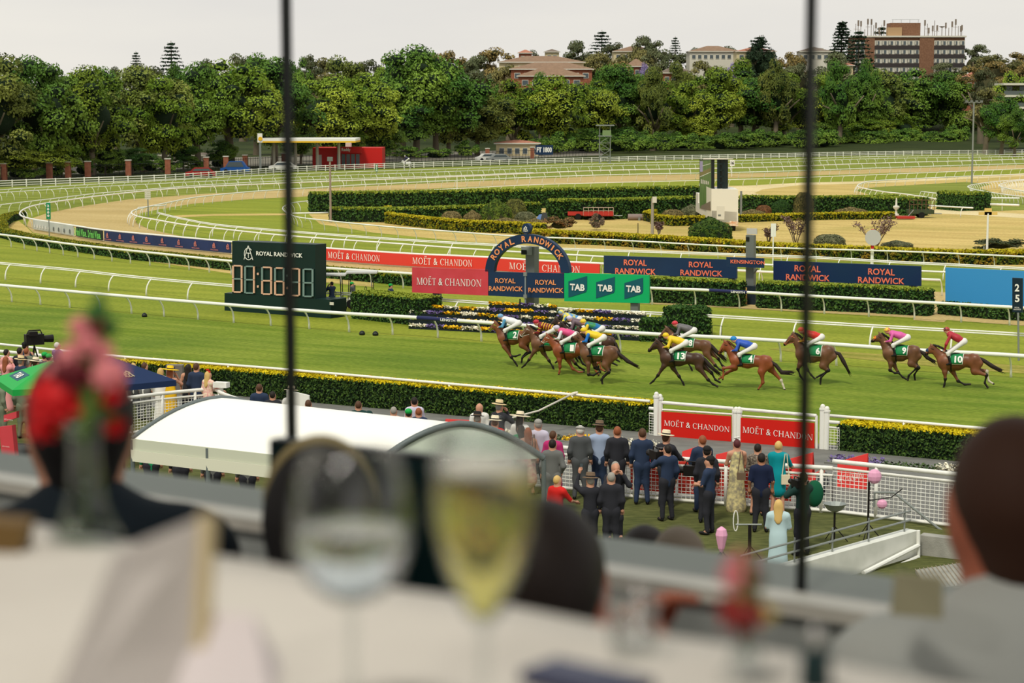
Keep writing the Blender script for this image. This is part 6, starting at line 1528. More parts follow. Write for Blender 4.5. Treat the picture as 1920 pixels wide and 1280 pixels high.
def horse_parts(pose):
    d = POSES[pose]; s = d['s']
    def J(k, y=0.0, p=None):
        q = d[k] if p is None else p
        return (-(q[0]-d['x0'])/s, y, (d['yg']-q[1])/s)
    nose, poll, wi, bk, cr_, dk, bt, ch, el, be, fl, st = [J(k) for k in ('nose', 'poll', 'withers', 'back', 'croup', 'dock', 'butt', 'chest', 'elbow', 'belly', 'flank', 'stifle')]
    pr = []
    def c(a, b, r1, r2, f=None): pr.append(('c', a, b, r1, r2, f))
    # trunk: rings between top line and belly line
    def mid(t, b, drop=.0): return ((t[0]+b[0])/2, 0, (t[2]+b[2])/2)
    def rad(t, b): return math.hypot(t[0]-b[0], t[2]-b[2])/2
    m1 = mid(wi, el); r1 = rad(wi, el)*.98; m2 = mid(bk, be); r2 = rad(bk, be)*.98; m3 = mid(cr_, st); r3 = rad(cr_, st)*.9
    fm = (1, .78, 1)
    mf = mid(lerp3(bk, cr_, .5), fl); rf = rad(lerp3(bk, cr_, .5), fl)*.95
    c(m1, m2, r1*.97, r2, fm); c(m2, mf, r2, rf*.98, fm); c(mf, m3, rf, r3*.95, (1, .86, 1))
    c(m3, (bt[0]+.1, 0, bt[2]), r3*.85, .17, (1, .9, 1)); c((cr_[0], 0, cr_[2]-.16), (dk[0]+.06, 0, dk[2]-.1), .17, .1, (1, .95, 1))
    cb = (ch[0]-.17, 0, ch[2]+.05); c(m1, cb, r1*.8, .2, (1, .8, 1)); c((wi[0]+.02, 0, wi[2]-.1), (wi[0]-.25, 0, wi[2]-.12), .11, .1, (1, .7, 1))
    # neck and head
    n0 = (wi[0]+.1, 0, wi[2]-.22); n1 = (cb[0]+.0, 0, cb[2]+.1); jaw = lerp3(poll, nose, .22)
    c(n0, lerp3(n0, poll, .9), .21, .095, (1, .6, 1)); c(n1, (poll[0]-.03, 0, poll[2]-.1), .19, .095, (1, .6, 1))
    hd = Vector(nose)-Vector(poll); dn = Vector((hd.z, 0, -hd.x)).normalized(); dn = dn if dn.z < 0 else -dn
    c(tuple(Vector(poll)+dn*.07), tuple(Vector(poll)+hd*.35+dn*.075), .09, .11, (1, .66, 1)); c(tuple(Vector(poll)+hd*.3+dn*.05), tuple(Vector(nose)-hd.normalized()*.06+dn*.03), .092, .062, (1, .72, 1))
    for sgn in (-1, 1):
        e = J('ear'); b = (poll[0]+.0, sgn*.045, poll[2]+.02); c(b, (b[0]+(e[0]-poll[0])*.6+.02, sgn*.06, b[2]+.12), .028, .008)
    # legs
    LEG = []
    for key, sg in (('fa', 1), ('fb', -1), ('ha', 1), ('hb', -1)):
        y = sg*(.13 if key[0] == 'f' else .15)
        p = [J(key, y, q) for q in d[key]]
        if key[0] == 'f':
            sh = (wi[0]-.0+.1, y*.9, (wi[2]+el[2])/2); c(sh, p[0], .15, .09, (1, .62, 1)); c(p[0], p[1], .088, .045); c(p[1], p[1], .05, .05)
            c(p[1], p[2], .04, .03); c(p[2], p[3], .037, .04)
        else:
            hp = (cr_[0]-.1, y*.9, cr_[2]-.22); c(hp, p[0], .2, .14, (1, .62, 1)); c((bt[0]+.06, y*.8, bt[2]), p[0], .14, .1, (1, .7, 1)); c(p[0], p[1], .115, .048); c(p[1], p[1], .053, .053)
            c(p[1], p[2], .043, .032); c(p[2], p[3], .038, .042)
        LEG.append(p)
    return pr, dict(nose=nose, poll=poll, wi=wi, bk=bk, cr=cr_, dk=dk, tail=[J('t', 0, q) for q in d['tail']], legs=LEG, ear=J('ear'), hd=hd, dn=dn, m1=m1, r1=r1, m2=m2, r2=r2, be=be, el=el)
HC_ = {}
def horse_geo(pose):
    if pose in HC_: return HC_[pose]
    pr, J = horse_parts(pose)
    v, f = sdf_mesh(pr, .026, .022)
    # black points: lower legs, by nearest distance to cannon segments
    cen = v[f].mean(1); mi = np.zeros(len(f), int)
    for k, p in enumerate(J['legs']):
        for a, b in ((p[1], p[2]), (p[2], p[3])):
            a = np.array(a); b = np.array(b); e = b-a; t = np.clip(((cen-a)@e)/(e@e+1e-9), 0, 1); dd = np.linalg.norm(cen-a-t[:, None]*e, axis=1)
            lo = .08; mi[(dd < lo)] = 1+(k == 3)
        hoof = np.array(p[3]); mi[np.linalg.norm(cen-hoof, axis=1) < .05] = 3
    nz = np.array(J['nose']); mi[np.linalg.norm(cen-nz, axis=1) < .11] = 1
    me = mesh_np('horse_body', v, f, True, mi)
    HC_[pose] = (me, J); return HC_[pose]
coat = {}
def coatm(n, a, b):
    if n not in coat: coat[n] = M('coat_'+n, a, .42, b, 2.2, .35)
    return coat[n]
for n, a, b in (('bay', (104, 60, 36), (134, 80, 50)), ('dark_bay', (58, 38, 28), (84, 54, 38)), ('brown', (90, 58, 40), (122, 82, 56)), ('chestnut', (124, 62, 34), (150, 80, 46)), ('near_black', (44, 32, 26), (66, 46, 36)), ('grey', (190, 188, 182), (214, 212, 206))): coatm(n, a, b)
pts_b = M('black_points', (26, 20, 18), .5); hoof_m = M('hoof', (52, 46, 40), .6); sock = M('white_sock', (206, 194, 176), .7); cloth_g = M('saddlecloth_green', (20, 122, 70), .6); cloth_w = M('cloth_trim', (226, 226, 216), .6)
leather = M('black_leather', (24, 20, 18), .45); breech = M('white_breeches', (222, 218, 214), .6); skin = M('skin', (196, 142, 116), .55); skin2 = M('skin_tan', (168, 116, 88), .55); boot = M('boot_black', (20, 18, 18), .35)
HANG = math.radians(180-15)
def place(J3, R, loc): return R@Vector(J3)+loc
def fingers(mb, h, d, side, sc=1.0):
    """five small tapered digits leaving a palm at h, pointing along d"""
    d = Vector(d).normalized(); s = d.cross(Vector((0, 0, 1))); s = s.normalized() if s.length > .1 else Vector((1, 0, 0)); n = s.cross(d)
    for i, L in enumerate((.062, .07, .066, .052)):
        b = Vector(h)+s*(.024*(i-1.5))*sc; m = b+d*L*.6*sc-n*.004; e = m+d*L*.35*sc-n*.026*sc
        mb.tube([b, m, e], [.0105*sc, .009*sc, .006*sc], 5)
    b = Vector(h)-d*.03*sc+s*side*.035*sc; mb.tube([b, b+s*side*.025*sc+d*.03*sc, b+s*side*.01*sc+d*.055*sc-n*.02*sc], [.011*sc, .01*sc, .007*sc], 5)
def horse(label, px, yg, pose, coatn, number, silks, jlabel, cap, sleeve=None, upright=False, socks=(), bridle=None, lift=0.0, nose_extra=None, stripes=None, rotadd=0.0, cloth=True, group=None):
    base = P(px, yg, 0); me, J = horse_geo(pose)
    ang = HANG+rotadd
    r = thing('racehorse', label, 'horse', tuple(base), ang)
    me = me.copy() if False else me
    o = bpy.data.objects.new('body', me); COL.objects.link(o); o.parent = r
    cm = coat[coatn]; low = pts_b if coatn != 'chestnut' and coatn != 'grey' else cm
    while len(me.materials) < 4: me.materials.append(None)
    for i, m in enumerate((cm, low, sock if 'h' in socks else low, hoof_m)):
        o.material_slots[i].link = 'OBJECT'; o.material_slots[i].material = m
    # mane
    mb = MB(); po, wi = Vector(J['poll']), Vector(J['wi']); ax = wi-po; up = Vector((ax.z, 0, -ax.x)).normalized(); up = up if up.z > 0 else -up
    rs = random.Random(len(label)); ns = 13
    for i in range(ns):
        t = i/(ns-1); b = po+ax*t*.9+up*(.05+.07*math.sin(math.pi*t)*.6)+Vector((0, 0, .0)); 
        for sgn in (-1, 1): mb.tube([b, b+Vector((-.05, sgn*.05, .025+rs.random()*.02)), b+Vector((-.12-rs.random()*.04, sgn*.085, -.05))], [.026, .02, .005], 4)
    mb.tube([po+up*.02, po+Vector((.05, 0, .03)), po+Vector(J['hd'])*.2+up*.02], [.03, .025, .01], 4)
    hair_m = M('mane_brown', (96, 54, 34), .7) if coatn == 'chestnut' else M('mane_grey', (170, 168, 164), .7) if coatn == 'grey' else pts_b
    mb.build('mane', hair_m, r, True, world=False)
    dk = Vector(J['dk']); tl = [Vector(q) for q in J['tail']]; mb = MB()
    mb.tube([dk+Vector((.06, 0, -.02)), tl[0], tl[1], tl[2]], [.045, .075, .085, .03], 8)
    for k in range(9):
        off = Vector((rs.uniform(-.03, .03), rs.uniform(-.06, .06), rs.uniform(-.06, .05)))
        mb.tube([tl[0]+off*.5, tl[1]+off, tl[2]+off*1.6+(tl[2]-tl[1])*rs.uniform(-.1, .25)], [.03, .026, .005], 4)
    mb.build('tail', M('tail_dark', (44, 34, 30), .7) if coatn != 'grey' else hair_m, r, True, world=False)
    # eyes, bridle, reins
    hd = Vector(J['hd']); dn = J['dn']; ey = po+hd*.3+dn*.03; mb = MB()
    for s in (-1, 1): mb.ell((ey.x, s*.072, ey.z), (.018, .012, .016), 8, 6)
    mb.build('eye', leather, r, True, world=False)
    mb = MB(); ns_ = Vector(J['nose'])-hd.normalized()*.1
    def band(c, ax, rr, ww=.013, fy=.74):
        ax = ax.normalized(); u = Vector((0, 1, 0)); w = ax.cross(u)
        mb.tube([c+u*rr*fy*math.cos(a)+w*rr*math.sin(a) for a in np.linspace(0, 2*math.pi, 13)], ww, 4, False)
    band(ns_+dn*.03, hd, .082, fy=.9); band(po+hd*.12+dn*.075, hd+dn*.2, .125, fy=.72)
    for s in (-1, 1): mb.tube([po+dn*.03+Vector((0, s*.075, 0)), ns_+dn*.05+Vector((0, s*.066, 0))], .012, 4)
    bm = bridle or leather
    mb.build('bridle', bm, r, True, world=False)
    # saddle cloth: follows the barrel
    wi = Vector(J['wi']); bk = Vector(J['bk']); x1 = wi.x-.16; x0 = x1-.52; mt = Vector(J['m1']).lerp(Vector(J['m2']), .7); rr = (J['r1']*.3+J['r2']*.7)
    m1_, m2_ = J['m1'], J['m2']
    def RB(x):
        t = min(1, max(0, (m1_[0]-x)/(m1_[0]-m2_[0]+1e-6))); return J['r1']*.97+(J['r2']-J['r1']*.97)*t+.016, m1_[2]+(m2_[2]-m1_[2])*t
    if cloth:
        for nm, mt_, e, zo, mid_ in (('cloth_trim', cloth_w, 0, .018, 1), ('saddle_cloth', cloth_g, .028, .026, 0)):
            vs = []; fs = []; nx, na = 5, 9
            for s in (-1, 1):
                for i in range(nx):
                    for k in range(na):
                        x = (x0+e)+(x1-x0-2*e)*i/(nx-1); a = math.radians(8+(90 if not e else 86)*k/(na-1))
                        R, zc = RB(x); R += zo
                        vs.append((x+.12*(k/(na-1))*.3, s*R*.80*math.sin(a), zc+R*math.cos(a)*1.02))
                o_ = 0 if s < 0 else nx*na
                for i in range(nx-1):
                    for k in range(na-1): q = o_+i*na+k; fs.append((q, q+1, q+na+1, q+na))
            m_ = MB().add(vs, fs).build(nm, mt_, r, True, world=False)
            m_.modifiers.new('thick', 'SOLIDIFY').thickness = .008
        if number:
            me0, _ = textmesh(number, .04); co = np.zeros(len(me0.vertices)*3, 'f'); me0.vertices.foreach_get('co', co); co = co.reshape(-1, 3)
            # left flank as the horse runs (toward the stand): local +y
            w_ = .17 if len(number) == 1 else .32; h_ = .23
            t = (co[:, 0]-.5)*w_; hgt = co[:, 1]*h_
            a0 = math.radians(86); a = a0-hgt/rr
            xs = x0+(.16 if len(number) == 1 else .2)-t*.95
            rz = [RB(q) for q in xs]; R = np.array([q[0] for q in rz])+.066; zc = np.array([q[1] for q in rz])
            out = np.stack([xs, R*.80*np.sin(a), zc+R*np.cos(a)*1.02], 1); m2 = me0.copy(); m2.vertices.foreach_set('co', out.astype('f').ravel()); m2.update(); m2.materials.clear(); m2.materials.append(sgn_w)
            link('number', m2, r)
        MB().ell(((x0+x1)/2+.06, 0, mt.z+rr*1.0+.03), (.2, .1, .04), 12, 6).build('saddle', leather, r, True, world=False)
        mb = MB()
        for k in range(12):
            a0, a1 = 2*math.pi*k/12, 2*math.pi*(k+1)/12; xg = x1-.04; zc = Vector(J['m1']).z; Rg = J['r1']+.012
            mb.tube([(xg, Rg*.79*math.sin(a0), zc+Rg*math.cos(a0)), (xg, Rg*.79*math.sin(a1), zc+Rg*math.cos(a1))], .02, 4, False)
        mb.build('girth', leather, r, True, world=False)
    if nose_extra: 
        mb = MB(); mb.ell(tuple(po+hd*.45+dn*.02), (.12, .078, .1), 10, 7); mb.build('face_hood', nose_extra, r, True, world=False)
    # ---- jockey: a separate figure
    if silks is None: return r
    R = Matrix.Rotation(ang, 3, 'Z'); top = mt.z+rr
    hip = Vector((x0+.06, 0, top+.36)); sh = Vector((x1+.14, 0, top+.5)); head = Vector((x1+.34, 0, top+.6)); knee = (x1+.09, top+.06); foot = (x1-.02, top-.34); hand = Vector((x1+.42, 0, top+.16)); elb = Vector((x1+.2, 0, top+.22))
    if upright: hip = Vector((x0+.02, 0, top+.52)); sh = Vector((x1+.04, 0, top+.78)); head = Vector((x1+.17, 0, top+.93)); hand = Vector((x1+.24, 0, top+.12)); elb = Vector((x1+.16, 0, top+.42))
    pb = [('e', tuple(head), (.095, .078, .115), None), ('c', tuple(head-Vector((.02, 0, .06))), tuple(sh+Vector((.0, 0, .02))), .055, .06, None), ('c', tuple(sh), tuple(hip), .12, .11, (1, 1.1, 1)), ('e', tuple(head+Vector((.095, 0, -.02))), (.02, .015, .02), None)]
    pj = [('c', tuple(sh), tuple(sh.lerp(hip, .55)), .135, .14, (1, 1.25, 1)), ('c', tuple(sh.lerp(hip, .5)), tuple(hip+Vector((.07, 0, .02))), .14, .12, (1, 1.2, 1))]
    pl_ = [('c', tuple(hip), tuple(hip+Vector((.06, 0, -.0))), .14, .13, (1, 1.15, 1))]; pbt = []; pslv = []
    for s in (-1, 1):
        S = Vector((sh.x-.02, s*.16, sh.z-.03)); E = Vector((elb.x, s*.23, elb.z)); H_ = Vector((hand.x, s*.07, hand.z))
        pb += [('c', tuple(S), tuple(E), .05, .04, None), ('c', tuple(E), tuple(H_), .038, .028, None), ('e', tuple(H_), (.045, .03, .03), None)]
        pslv += [('c', tuple(S), tuple(E), .068, .055, None), ('c', tuple(E), tuple(E.lerp(H_, .86)), .052, .034, None)]
        hp = Vector((hip.x+.02, s*.1, hip.z-.03)); K = Vector((knee[0], s*.25, knee[1])); Ft = Vector((foot[0], s*.31, foot[1]))
        pb += [('c', tuple(hp), tuple(K), .08, .055, None), ('c', tuple(K), tuple(Ft), .05, .035, None), ('c', tuple(Ft), tuple(Ft+Vector((.13, 0, -.03))), .035, .028, None)]
        pl_ += [('c', tuple(hp), tuple(K), .1, .068, None), ('c', tuple(K), tuple(K.lerp(Ft, .22)), .066, .052, None)]
        pbt += [('c', tuple(K.lerp(Ft, .25)), tuple(Ft), .052, .042, None), ('c', tuple(Ft), tuple(Ft+Vector((.14, 0, -.03))), .042, .034, None)]
    j = thing('jockey', jlabel, 'person', tuple(base), ang)
    def bd(nm, pr, m, res=.026):
        v, f = sdf_mesh(pr, res, .02); me_ = mesh_np(nm, v, f); me_.materials.append(m); return link(nm, me_, j)
    b_ = bd('body', pb, skin, .022); 
    mb = MB()
    for s in (-1, 1): fingers(mb, (hand.x+.01, s*.07, hand.z-.005), (.6, 0, -.6), -s, .8)
    for s in (-1, 1): mb.ell((head.x+.085, s*.032, head.z+.01), (.012, .014, .01), 6, 4)
    mb.build('hands_and_eyes', skin, j, True, world=False)
    sk = bd('silks', pj, silks); bd('sleeves', pslv, sleeve or silks); bd('breeches', pl_, breech); bd('boots', pbt, boot)
    if stripes:
        for k in range(5):
            q = sh.lerp(hip, .12+k*.17); ax_ = (hip-sh).normalized(); w = ax_.cross(Vector((0, 1, 0)))
            mb = MB(); mb.tube([q+Vector((0, 1, 0))*.175*math.cos(a)+w*.142*math.sin(a) for a in np.linspace(0, 6.2832, 17)], .021, 4, False); mb.build('stripe', stripes, j, True, world=False)
        for s in (-1, 1):
            S = Vector((sh.x-.02, s*.16, sh.z-.03)); E = Vector((elb.x, s*.23, elb.z)); ax_ = (E-S).normalized(); w = ax_.cross(Vector((0, 1, 0))).normalized(); u2 = ax_.cross(w)
            for t in (.35, .8):
                q = S.lerp(E, t); mb = MB(); mb.tube([q+u2*.062*math.cos(a)+w*.062*math.sin(a) for a in np.linspace(0, 6.2832, 11)], .014, 4, False); mb.build('stripe', stripes, j, True, world=False)
    mb = MB(); hr = Matrix.Rotation(.35 if not upright else .1, 3, 'Y'); mb.ell(tuple(head+Vector((0, 0, .035))), (.125, .1, .105), 14, 9); mb.tube([head+Vector((.09, -.07, .03)), head+Vector((.15, 0, .02)), head+Vector((.09, .07, .03))], .014, 5); mb.build('skullcap', cap, j, True, world=False)
    mb = MB()
    for s in (-1, 1): mb.tube([Vector(J['nose'])-hd.normalized()*.1+dn*.06+Vector((0, s*.07, 0)), Vector((hand.x+.05, s*.06, hand.z))], .009, 4)
    mb.build('reins', bm, r, True, world=False)
    mb = MB()
    for s in (-1, 1): mb.tube([(knee[0]-.02, s*.27, top-.05), (foot[0]+.05, s*.31, foot[1]-.02)], .012, 4)
    mb.build('stirrup_leather', leather, r, True, world=False)
    return r
def C_(n, a, b=None, sc=12, lo=.42, hi=.58): return M('silk_'+n, a, .5, b, sc, .3, lo=lo, hi=hi)
s_wh = C_('white', (224, 222, 226)); s_lb = C_('light_blue', (86, 150, 190)); s_mar = C_('maroon', (122, 30, 34)); s_yel = C_('yellow', (232, 196, 40)); s_pk = C_('pink', (214, 76, 130)); s_bl = C_('blue', (30, 110, 196)); s_gy = C_('grey', (104, 100, 102)); s_rd = C_('red', (204, 48, 40)); s_rb = C_('royal', (44, 84, 180)); s_ro = C_('rose', (212, 92, 160)); s_ru = C_('ruby', (172, 44, 58))
s_by = C_('blue_yellow', (70, 140, 200), (230, 210, 60), 7); s_pu = C_('plum', (110, 90, 100)); s_pw = C_('pale_lilac', (206, 196, 216)); s_gb = C_('green_blue', (30, 110, 170), (50, 130, 70), 4); s_ys = C_('yellow_star', (236, 200, 70), (200, 60, 90), 9)
lime = M('lime_bridle', (150, 176, 50), .6); wht_l = M('white_bridle', (214, 208, 196), .6)
horse('bay racehorse leading the field, lime bridle, number 2 green cloth', 956.5, 686, 'B', 'bay', '2', s_wh, 'jockey in white silks with light blue sleeves and cap on the leading horse', s_lb if False else C_('cap_blue', (120, 164, 206)), s_lb, bridle=lime)
horse('dark horse second from the front, under the maroon and yellow striped jockey', 1028, 693, 'A', 'brown', '5', s_mar, 'jockey in maroon and yellow striped silks with crimson cap', C_('cap_crimson', (180, 40, 60)), s_mar, stripes=s_yel, bridle=wht_l)
horse('dark horse on the far side of the bunch, under the blue and yellow jockey', 1070, 677, 'B', 'near_black', None, s_by, 'jockey in blue and yellow silks, farthest of the bunch, pale cap', C_('cap_bluecream', (150, 180, 200), (230, 215, 90), 7), bridle=leather)
horse('near-black horse in the middle of the bunch, under the plum-clad jockey', 1090, 684, 'A', 'near_black', None, s_pu, 'jockey in plum silks with pale lilac cap, mostly hidden in the bunch', s_pw)
horse('dark horse with flying tail, behind the brown number 7', 1112, 698, 'B', 'dark_bay', '11', s_gb, 'jockey in blue and green silks with yellow cap and yellow sleeves', C_('cap_yellow', (232, 200, 60)), s_yel)
horse('chestnut-brown horse under the pink-clad jockey', 1072, 703, 'C', 'chestnut', '1', s_pk, 'jockey in bright pink silks with white sleeves and white cap', s_pw, s_wh, bridle=wht_l)
horse('brown horse number 7, nearest of the leading bunch', 1119.6, 719, 'F', 'brown', '7', s_yel, 'jockey in yellow silks with blue sleeves, nearest of the leading bunch', s_yel, s_bl)
horse('dark bay horse number 13 stretching with all legs wide', 1272, 723.5, 'A', 'dark_bay', '13', s_yel, 'jockey all in yellow with yellow cap on horse number 13', s_yel)
horse('brown horse behind number 13, under the grey-jacketed jockey', 1288, 696, 'A', 'brown', '8', s_gy, 'jockey in charcoal grey silks with red cap behind the yellow jockey', C_('cap_red', (206, 56, 70)))
horse('chestnut horse number 4 with one white hind sock', 1405, 729.5, 'D', 'chestnut', '4', s_rb, 'jockey in royal blue silks with blue cap on horse number 4', C_('cap_azure', (40, 130, 200)), socks=('h',))
horse('bay horse galloping partly behind the right mullion', 1522, 719.5, 'G', 'brown', '6', s_rd, 'jockey in red and yellow silks behind the right mullion', C_('cap_coral', (232, 96, 76)), C_('redyellow', (214, 60, 40), (236, 190, 50), 8), bridle=M('orange_rein', (196, 110, 80), .6))
horse('dark bay horse with red and yellow face hood, second from last', 1687.5, 713, 'E', 'brown', '9', s_ro, 'jockey in rose pink silks with a yellow starred cap', s_ys, s_ro, nose_extra=M('red_hood', (200, 50, 40), .6, (236, 190, 40), 9, lo=.45, hi=.55))
horse('bright bay horse number 10 running last', 1795, 726.5, 'C', 'bay', '10', s_ru, 'jockey in ruby red silks standing high on the last horse', C_('cap_mixed', (190, 70, 60), (80, 60, 60), 14), upright=True, nose_extra=M('blue_hood', (40, 60, 96), .6), socks=('h',))
horse('white horse standing far off by the plank fence', 763, 321, 'W', 'grey', None, C_('darkcoat', (50, 50, 80)), 'rider in dark coat on the distant white horse', C_('cap_far', (200, 196, 196)), upright=True, cloth=False)
# ================================================================ people on the lawn
def fab(n, a, b=None, sc=9): return M('cloth_'+n, a, .8, b, sc, .15)
c_navy = fab('navy', (44, 56, 80)); c_black = fab('black', (44, 44, 50)); c_grey = fab('grey', (104, 104, 102)); c_char = fab('charcoal', (78, 80, 82)); c_white = fab('white', (226, 222, 216)); c_lil = fab('lilac', (196, 188, 206)); c_blue = fab('pale_blue', (158, 172, 200)); c_red = fab('scarlet', (206, 40, 36)); c_teal = fab('teal', (10, 138, 148)); c_yel = fab('yellow', (226, 176, 30)); c_mag = fab('magenta', (176, 44, 104)); c_flor = fab('cream_floral', (224, 208, 150), (150, 140, 120), 12); c_pkf = fab('pink_floral', (220, 150, 150), (236, 222, 190), 14); c_dot = fab('brown_dots', (60, 50, 46), (150, 136, 122), 26); c_pale = fab('powder_blue', (178, 200, 204)); c_grn = fab('emerald', (30, 140, 90)); c_pink = fab('pink', (222, 152, 150)); c_sage = fab('sage', (112, 118, 98)); c_dteal = fab('dark_green', (30, 58, 54)); c_denim = fab('polo_navy', (28, 36, 62))
h_dk = M('hair_dark', (36, 28, 24), .6); h_br = M('hair_brown', (84, 56, 38), .6); h_au = M('hair_auburn', (140, 78, 48), .6); h_bl = M('hair_blonde', (206, 170, 104), .6); h_gr = M('hair_grey', (150, 144, 136), .7); h_wh = M('hair_white', (212, 206, 198), .7)
straw = M('straw', (216, 192, 144), .7); cream_h = M('cream_felt', (222, 206, 176), .7); brown_h = M('brown_felt', (110, 90, 72), .8); black_h = M('black_felt', (30, 28, 28), .8); green_c = M('green_cap', (20, 156, 66), .6); yel_h = M('yellow_hat', (236, 192, 24), .6); grey_c = M('grey_cap', (150, 146, 140), .7)
def person(label, at_, H=1.75, a=0, top=c_navy, bot=None, hair=h_dk, hat=None, hatm=None, dress=None, arms='down', long=False, sk=skin, seat=None, shoes=boot, fat=1.0, lower=True, head_only=False, group=None, sleeve=True, bald=False):
    """at_: ('h', px, py) image position of the head top, or ('f', px, py) of the feet; faces away from the stand when a=0"""
    g = at_[3] if len(at_) > 3 else ZL
    p = P(at_[1], at_[2], g+H+(.04 if hat else 0)) if at_[0] == 'h' else P(at_[1], at_[2], g) if at_[0] == 'f' else at_[1]
    if at_[0] != 'w': p = Vector((p.x, p.y, g))
    k = H/1.75; r = thing('person', label, 'person', tuple(p), math.radians(a), group)
    V = lambda x, y, z: (x*k, y*k, z*k)
    hc = V(0, .02, 1.635); nb = V(0, 0, 1.47); fl = (1, .66, 1); sx = .185*fat
    body = [('e', hc, (.078*k, .095*k, .115*k), None), ('c', V(0, .01, 1.56), nb, .055*k, .06*k, None), ('c', V(0, 0, 1.36), V(0, 0, 1.05), .15*k*fat, .12*k*fat, fl), ('c', V(0, 0, 1.05), V(0, 0, .93), .12*k*fat, .15*k*fat, fl),
            ('c', V(-sx+.03, 0, 1.42), V(sx-.03, 0, 1.42), .055*k, .055*k, None), ('e', V(0, .115, 1.62), (.016, .02, .02), None), ('e', V(.08, 0, 1.63), (.012, .02, .03), None), ('e', V(-.08, 0, 1.63), (.012, .02, .03), None)]
    ARM = {'down': ((.25, -.02, 1.14), (.25, .06, .9)), 'up': ((.27, .2, 1.26), (.07, .2, 1.56)), 'front': ((.24, .08, 1.14), (.1, .3, 1.12)), 'hip': ((.33, -.04, 1.18), (.2, .02, .99)), 'high': ((.3, .12, 1.5), (.2, .2, 1.86)), 'lean': ((.26, .2, 1.16), (.24, .46, 1.08)), 'cross': ((.25, .1, 1.16), (-.02, .2, 1.2)), 'pocket': ((.27, -.06, 1.14), (.19, .06, .95))}
    tp = [('c', V(0, 0, 1.37), V(0, 0, 1.06), .165*k*fat, .135*k*fat, fl), ('c', V(0, 0, 1.06), V(0, 0, .9), .135*k*fat, .165*k*fat, fl), ('c', V(-sx+.03, 0, 1.42), V(sx-.03, 0, 1.42), .066*k, .066*k, None)]
    MBH = []; aa = arms if isinstance(arms, tuple) else (arms, arms)
    for s, an in ((-1, aa[0]), (1, aa[1])):
        e, h = ARM[an]; S = V(s*sx, 0, 1.4); E = V(s*e[0], e[1], e[2]); Hd = V(s*h[0], h[1], h[2])
        body += [('c', S, E, .05*k, .04*k, None), ('c', E, Hd, .038*k, .026*k, None), ('e', Hd, (.034*k, .04*k, .04*k), None)]
        if sleeve: tp += [('c', S, E, .066*k, .054*k, None)]+([('c', E, tuple(Vector(E).lerp(Vector(Hd), .82)), .052*k, .04*k, None)] if sleeve == True else [])
        dv = Vector(Hd)-Vector(E); mbh = MB(); fingers(mbh, tuple(Vector(Hd)+dv.normalized()*.02), dv.normalized(), -s, k); MBH.append(mbh)
    legs = []
    for s in (-1, 1):
        hp = V(s*.09, 0, .9); kn = V(s*.1, .03, .5); an = V(s*.1+(.03*s), -.02, .09)
        body += [('c', hp, kn, .085*k, .055*k, None), ('c', kn, an, .052*k, .036*k, None), ('c', an, V(s*.13, .12, .035), .034*k, .028*k, None)]
        legs += [('c', hp, kn, .1*k*fat, .072*k, None), ('c', kn, an, .07*k, .056*k, None)]
    rs_ = .034
    def part(nm, pr, m, res=rs_, kk=.025):
        v, f = sdf_mesh(pr, res, kk); me = mesh_np(nm, v, f); me.materials.append(m); return link(nm, me, r)
    part('body', body, sk, .026, .02); [m__.build('fingers', sk, r, True, world=False) for m__ in MBH]
    if dress:
        part('dress', tp[:2 if not sleeve else len(tp)]+[('c', V(0, 0, .95), V(0, 0, .42 if dress == 'midi' else .12 if dress == 'long' else .62), .17*k, (.25 if dress != 'short' else .19)*k, (1, .75, 1))], top, .036)
    else:
        if sleeve is not None: part('jacket' if bot is not None and sleeve == True else 'shirt', tp, top)
        if lower: part('trousers', [('c', V(-.05, 0, .92), V(.05, 0, .92), .145*k*fat, .145*k*fat, fl)]+legs, bot or top)
    if lower:
        mb = MB()
        for s in (-1, 1): mb.ell(V(s*.13, .06, .04), (.05, .14, .045), 8, 6)
        mb.build('shoes', shoes, r, True, world=False)
    hp = V(0, -.012, 1.655)
    if not bald:
        pr = [('e', hp, (.09*k, .1*k, .115*k), None)]
        if long: pr += [('c', V(0, -.05, 1.62), V(0, -.1, 1.3), .085*k, .06*k, (1, .6, 1)), ('c', V(-.05, -.04, 1.6), V(-.06, -.08, 1.34), .05*k, .03*k, None), ('c', V(.05, -.04, 1.6), V(.06, -.08, 1.34), .05*k, .03*k, None)]
        v, f = sdf_mesh(pr, .024, .012)
        # keep the face free
        v = v.copy(); m_ = (v[:, 1] > .035*k) & (v[:, 2] < 1.69*k); v[m_, 1] = .035*k+(v[m_, 1]-.035*k)*.15
        me = mesh_np('hair', v, f); me.materials.append(hair); link('hair', me, r)
    if hat:
        W = {'brim': .2, 'wide': .27, 'cap': .1, 'trilby': .175, 'flat': .12, 'fasc': .09}[hat]; c = (0, 0, 0); mb = MB()
        if hat == 'cap': mb.ell((0, -.01, 0), (.1, .115, .085), 12, 7); mb.slab((-.07, .08, 0), (.07, .08, 0), (.05, .18, -.015), (-.05, .18, -.015), (0, 0, .012))
        elif hat == 'flat': mb.ell((0, .01, .0), (.12, .14, .055), 12, 6)
        elif hat == 'fasc':
            for i in range(7): mb.ell((math.cos(i*.9)*.05, math.sin(i*.9)*.04, .03+.012*i), (.04, .03, .02), 6, 4)
        else: mb.lathe([(W, .0), (W, .012), (.105, .02), (.1, .1), (.085, .125), (.0, .115)], 20, cap=False); mb.lathe([(.105, .0), (W, -.002)], 20, cap=False)
        o = mb.build('hat', hatm or straw, r, hat != 'flat', world=False); o.location = V(0, -.005, 1.70 if hat in ('cap', 'flat') else 1.715)
        o.rotation_euler = (-.12, .06, 0)
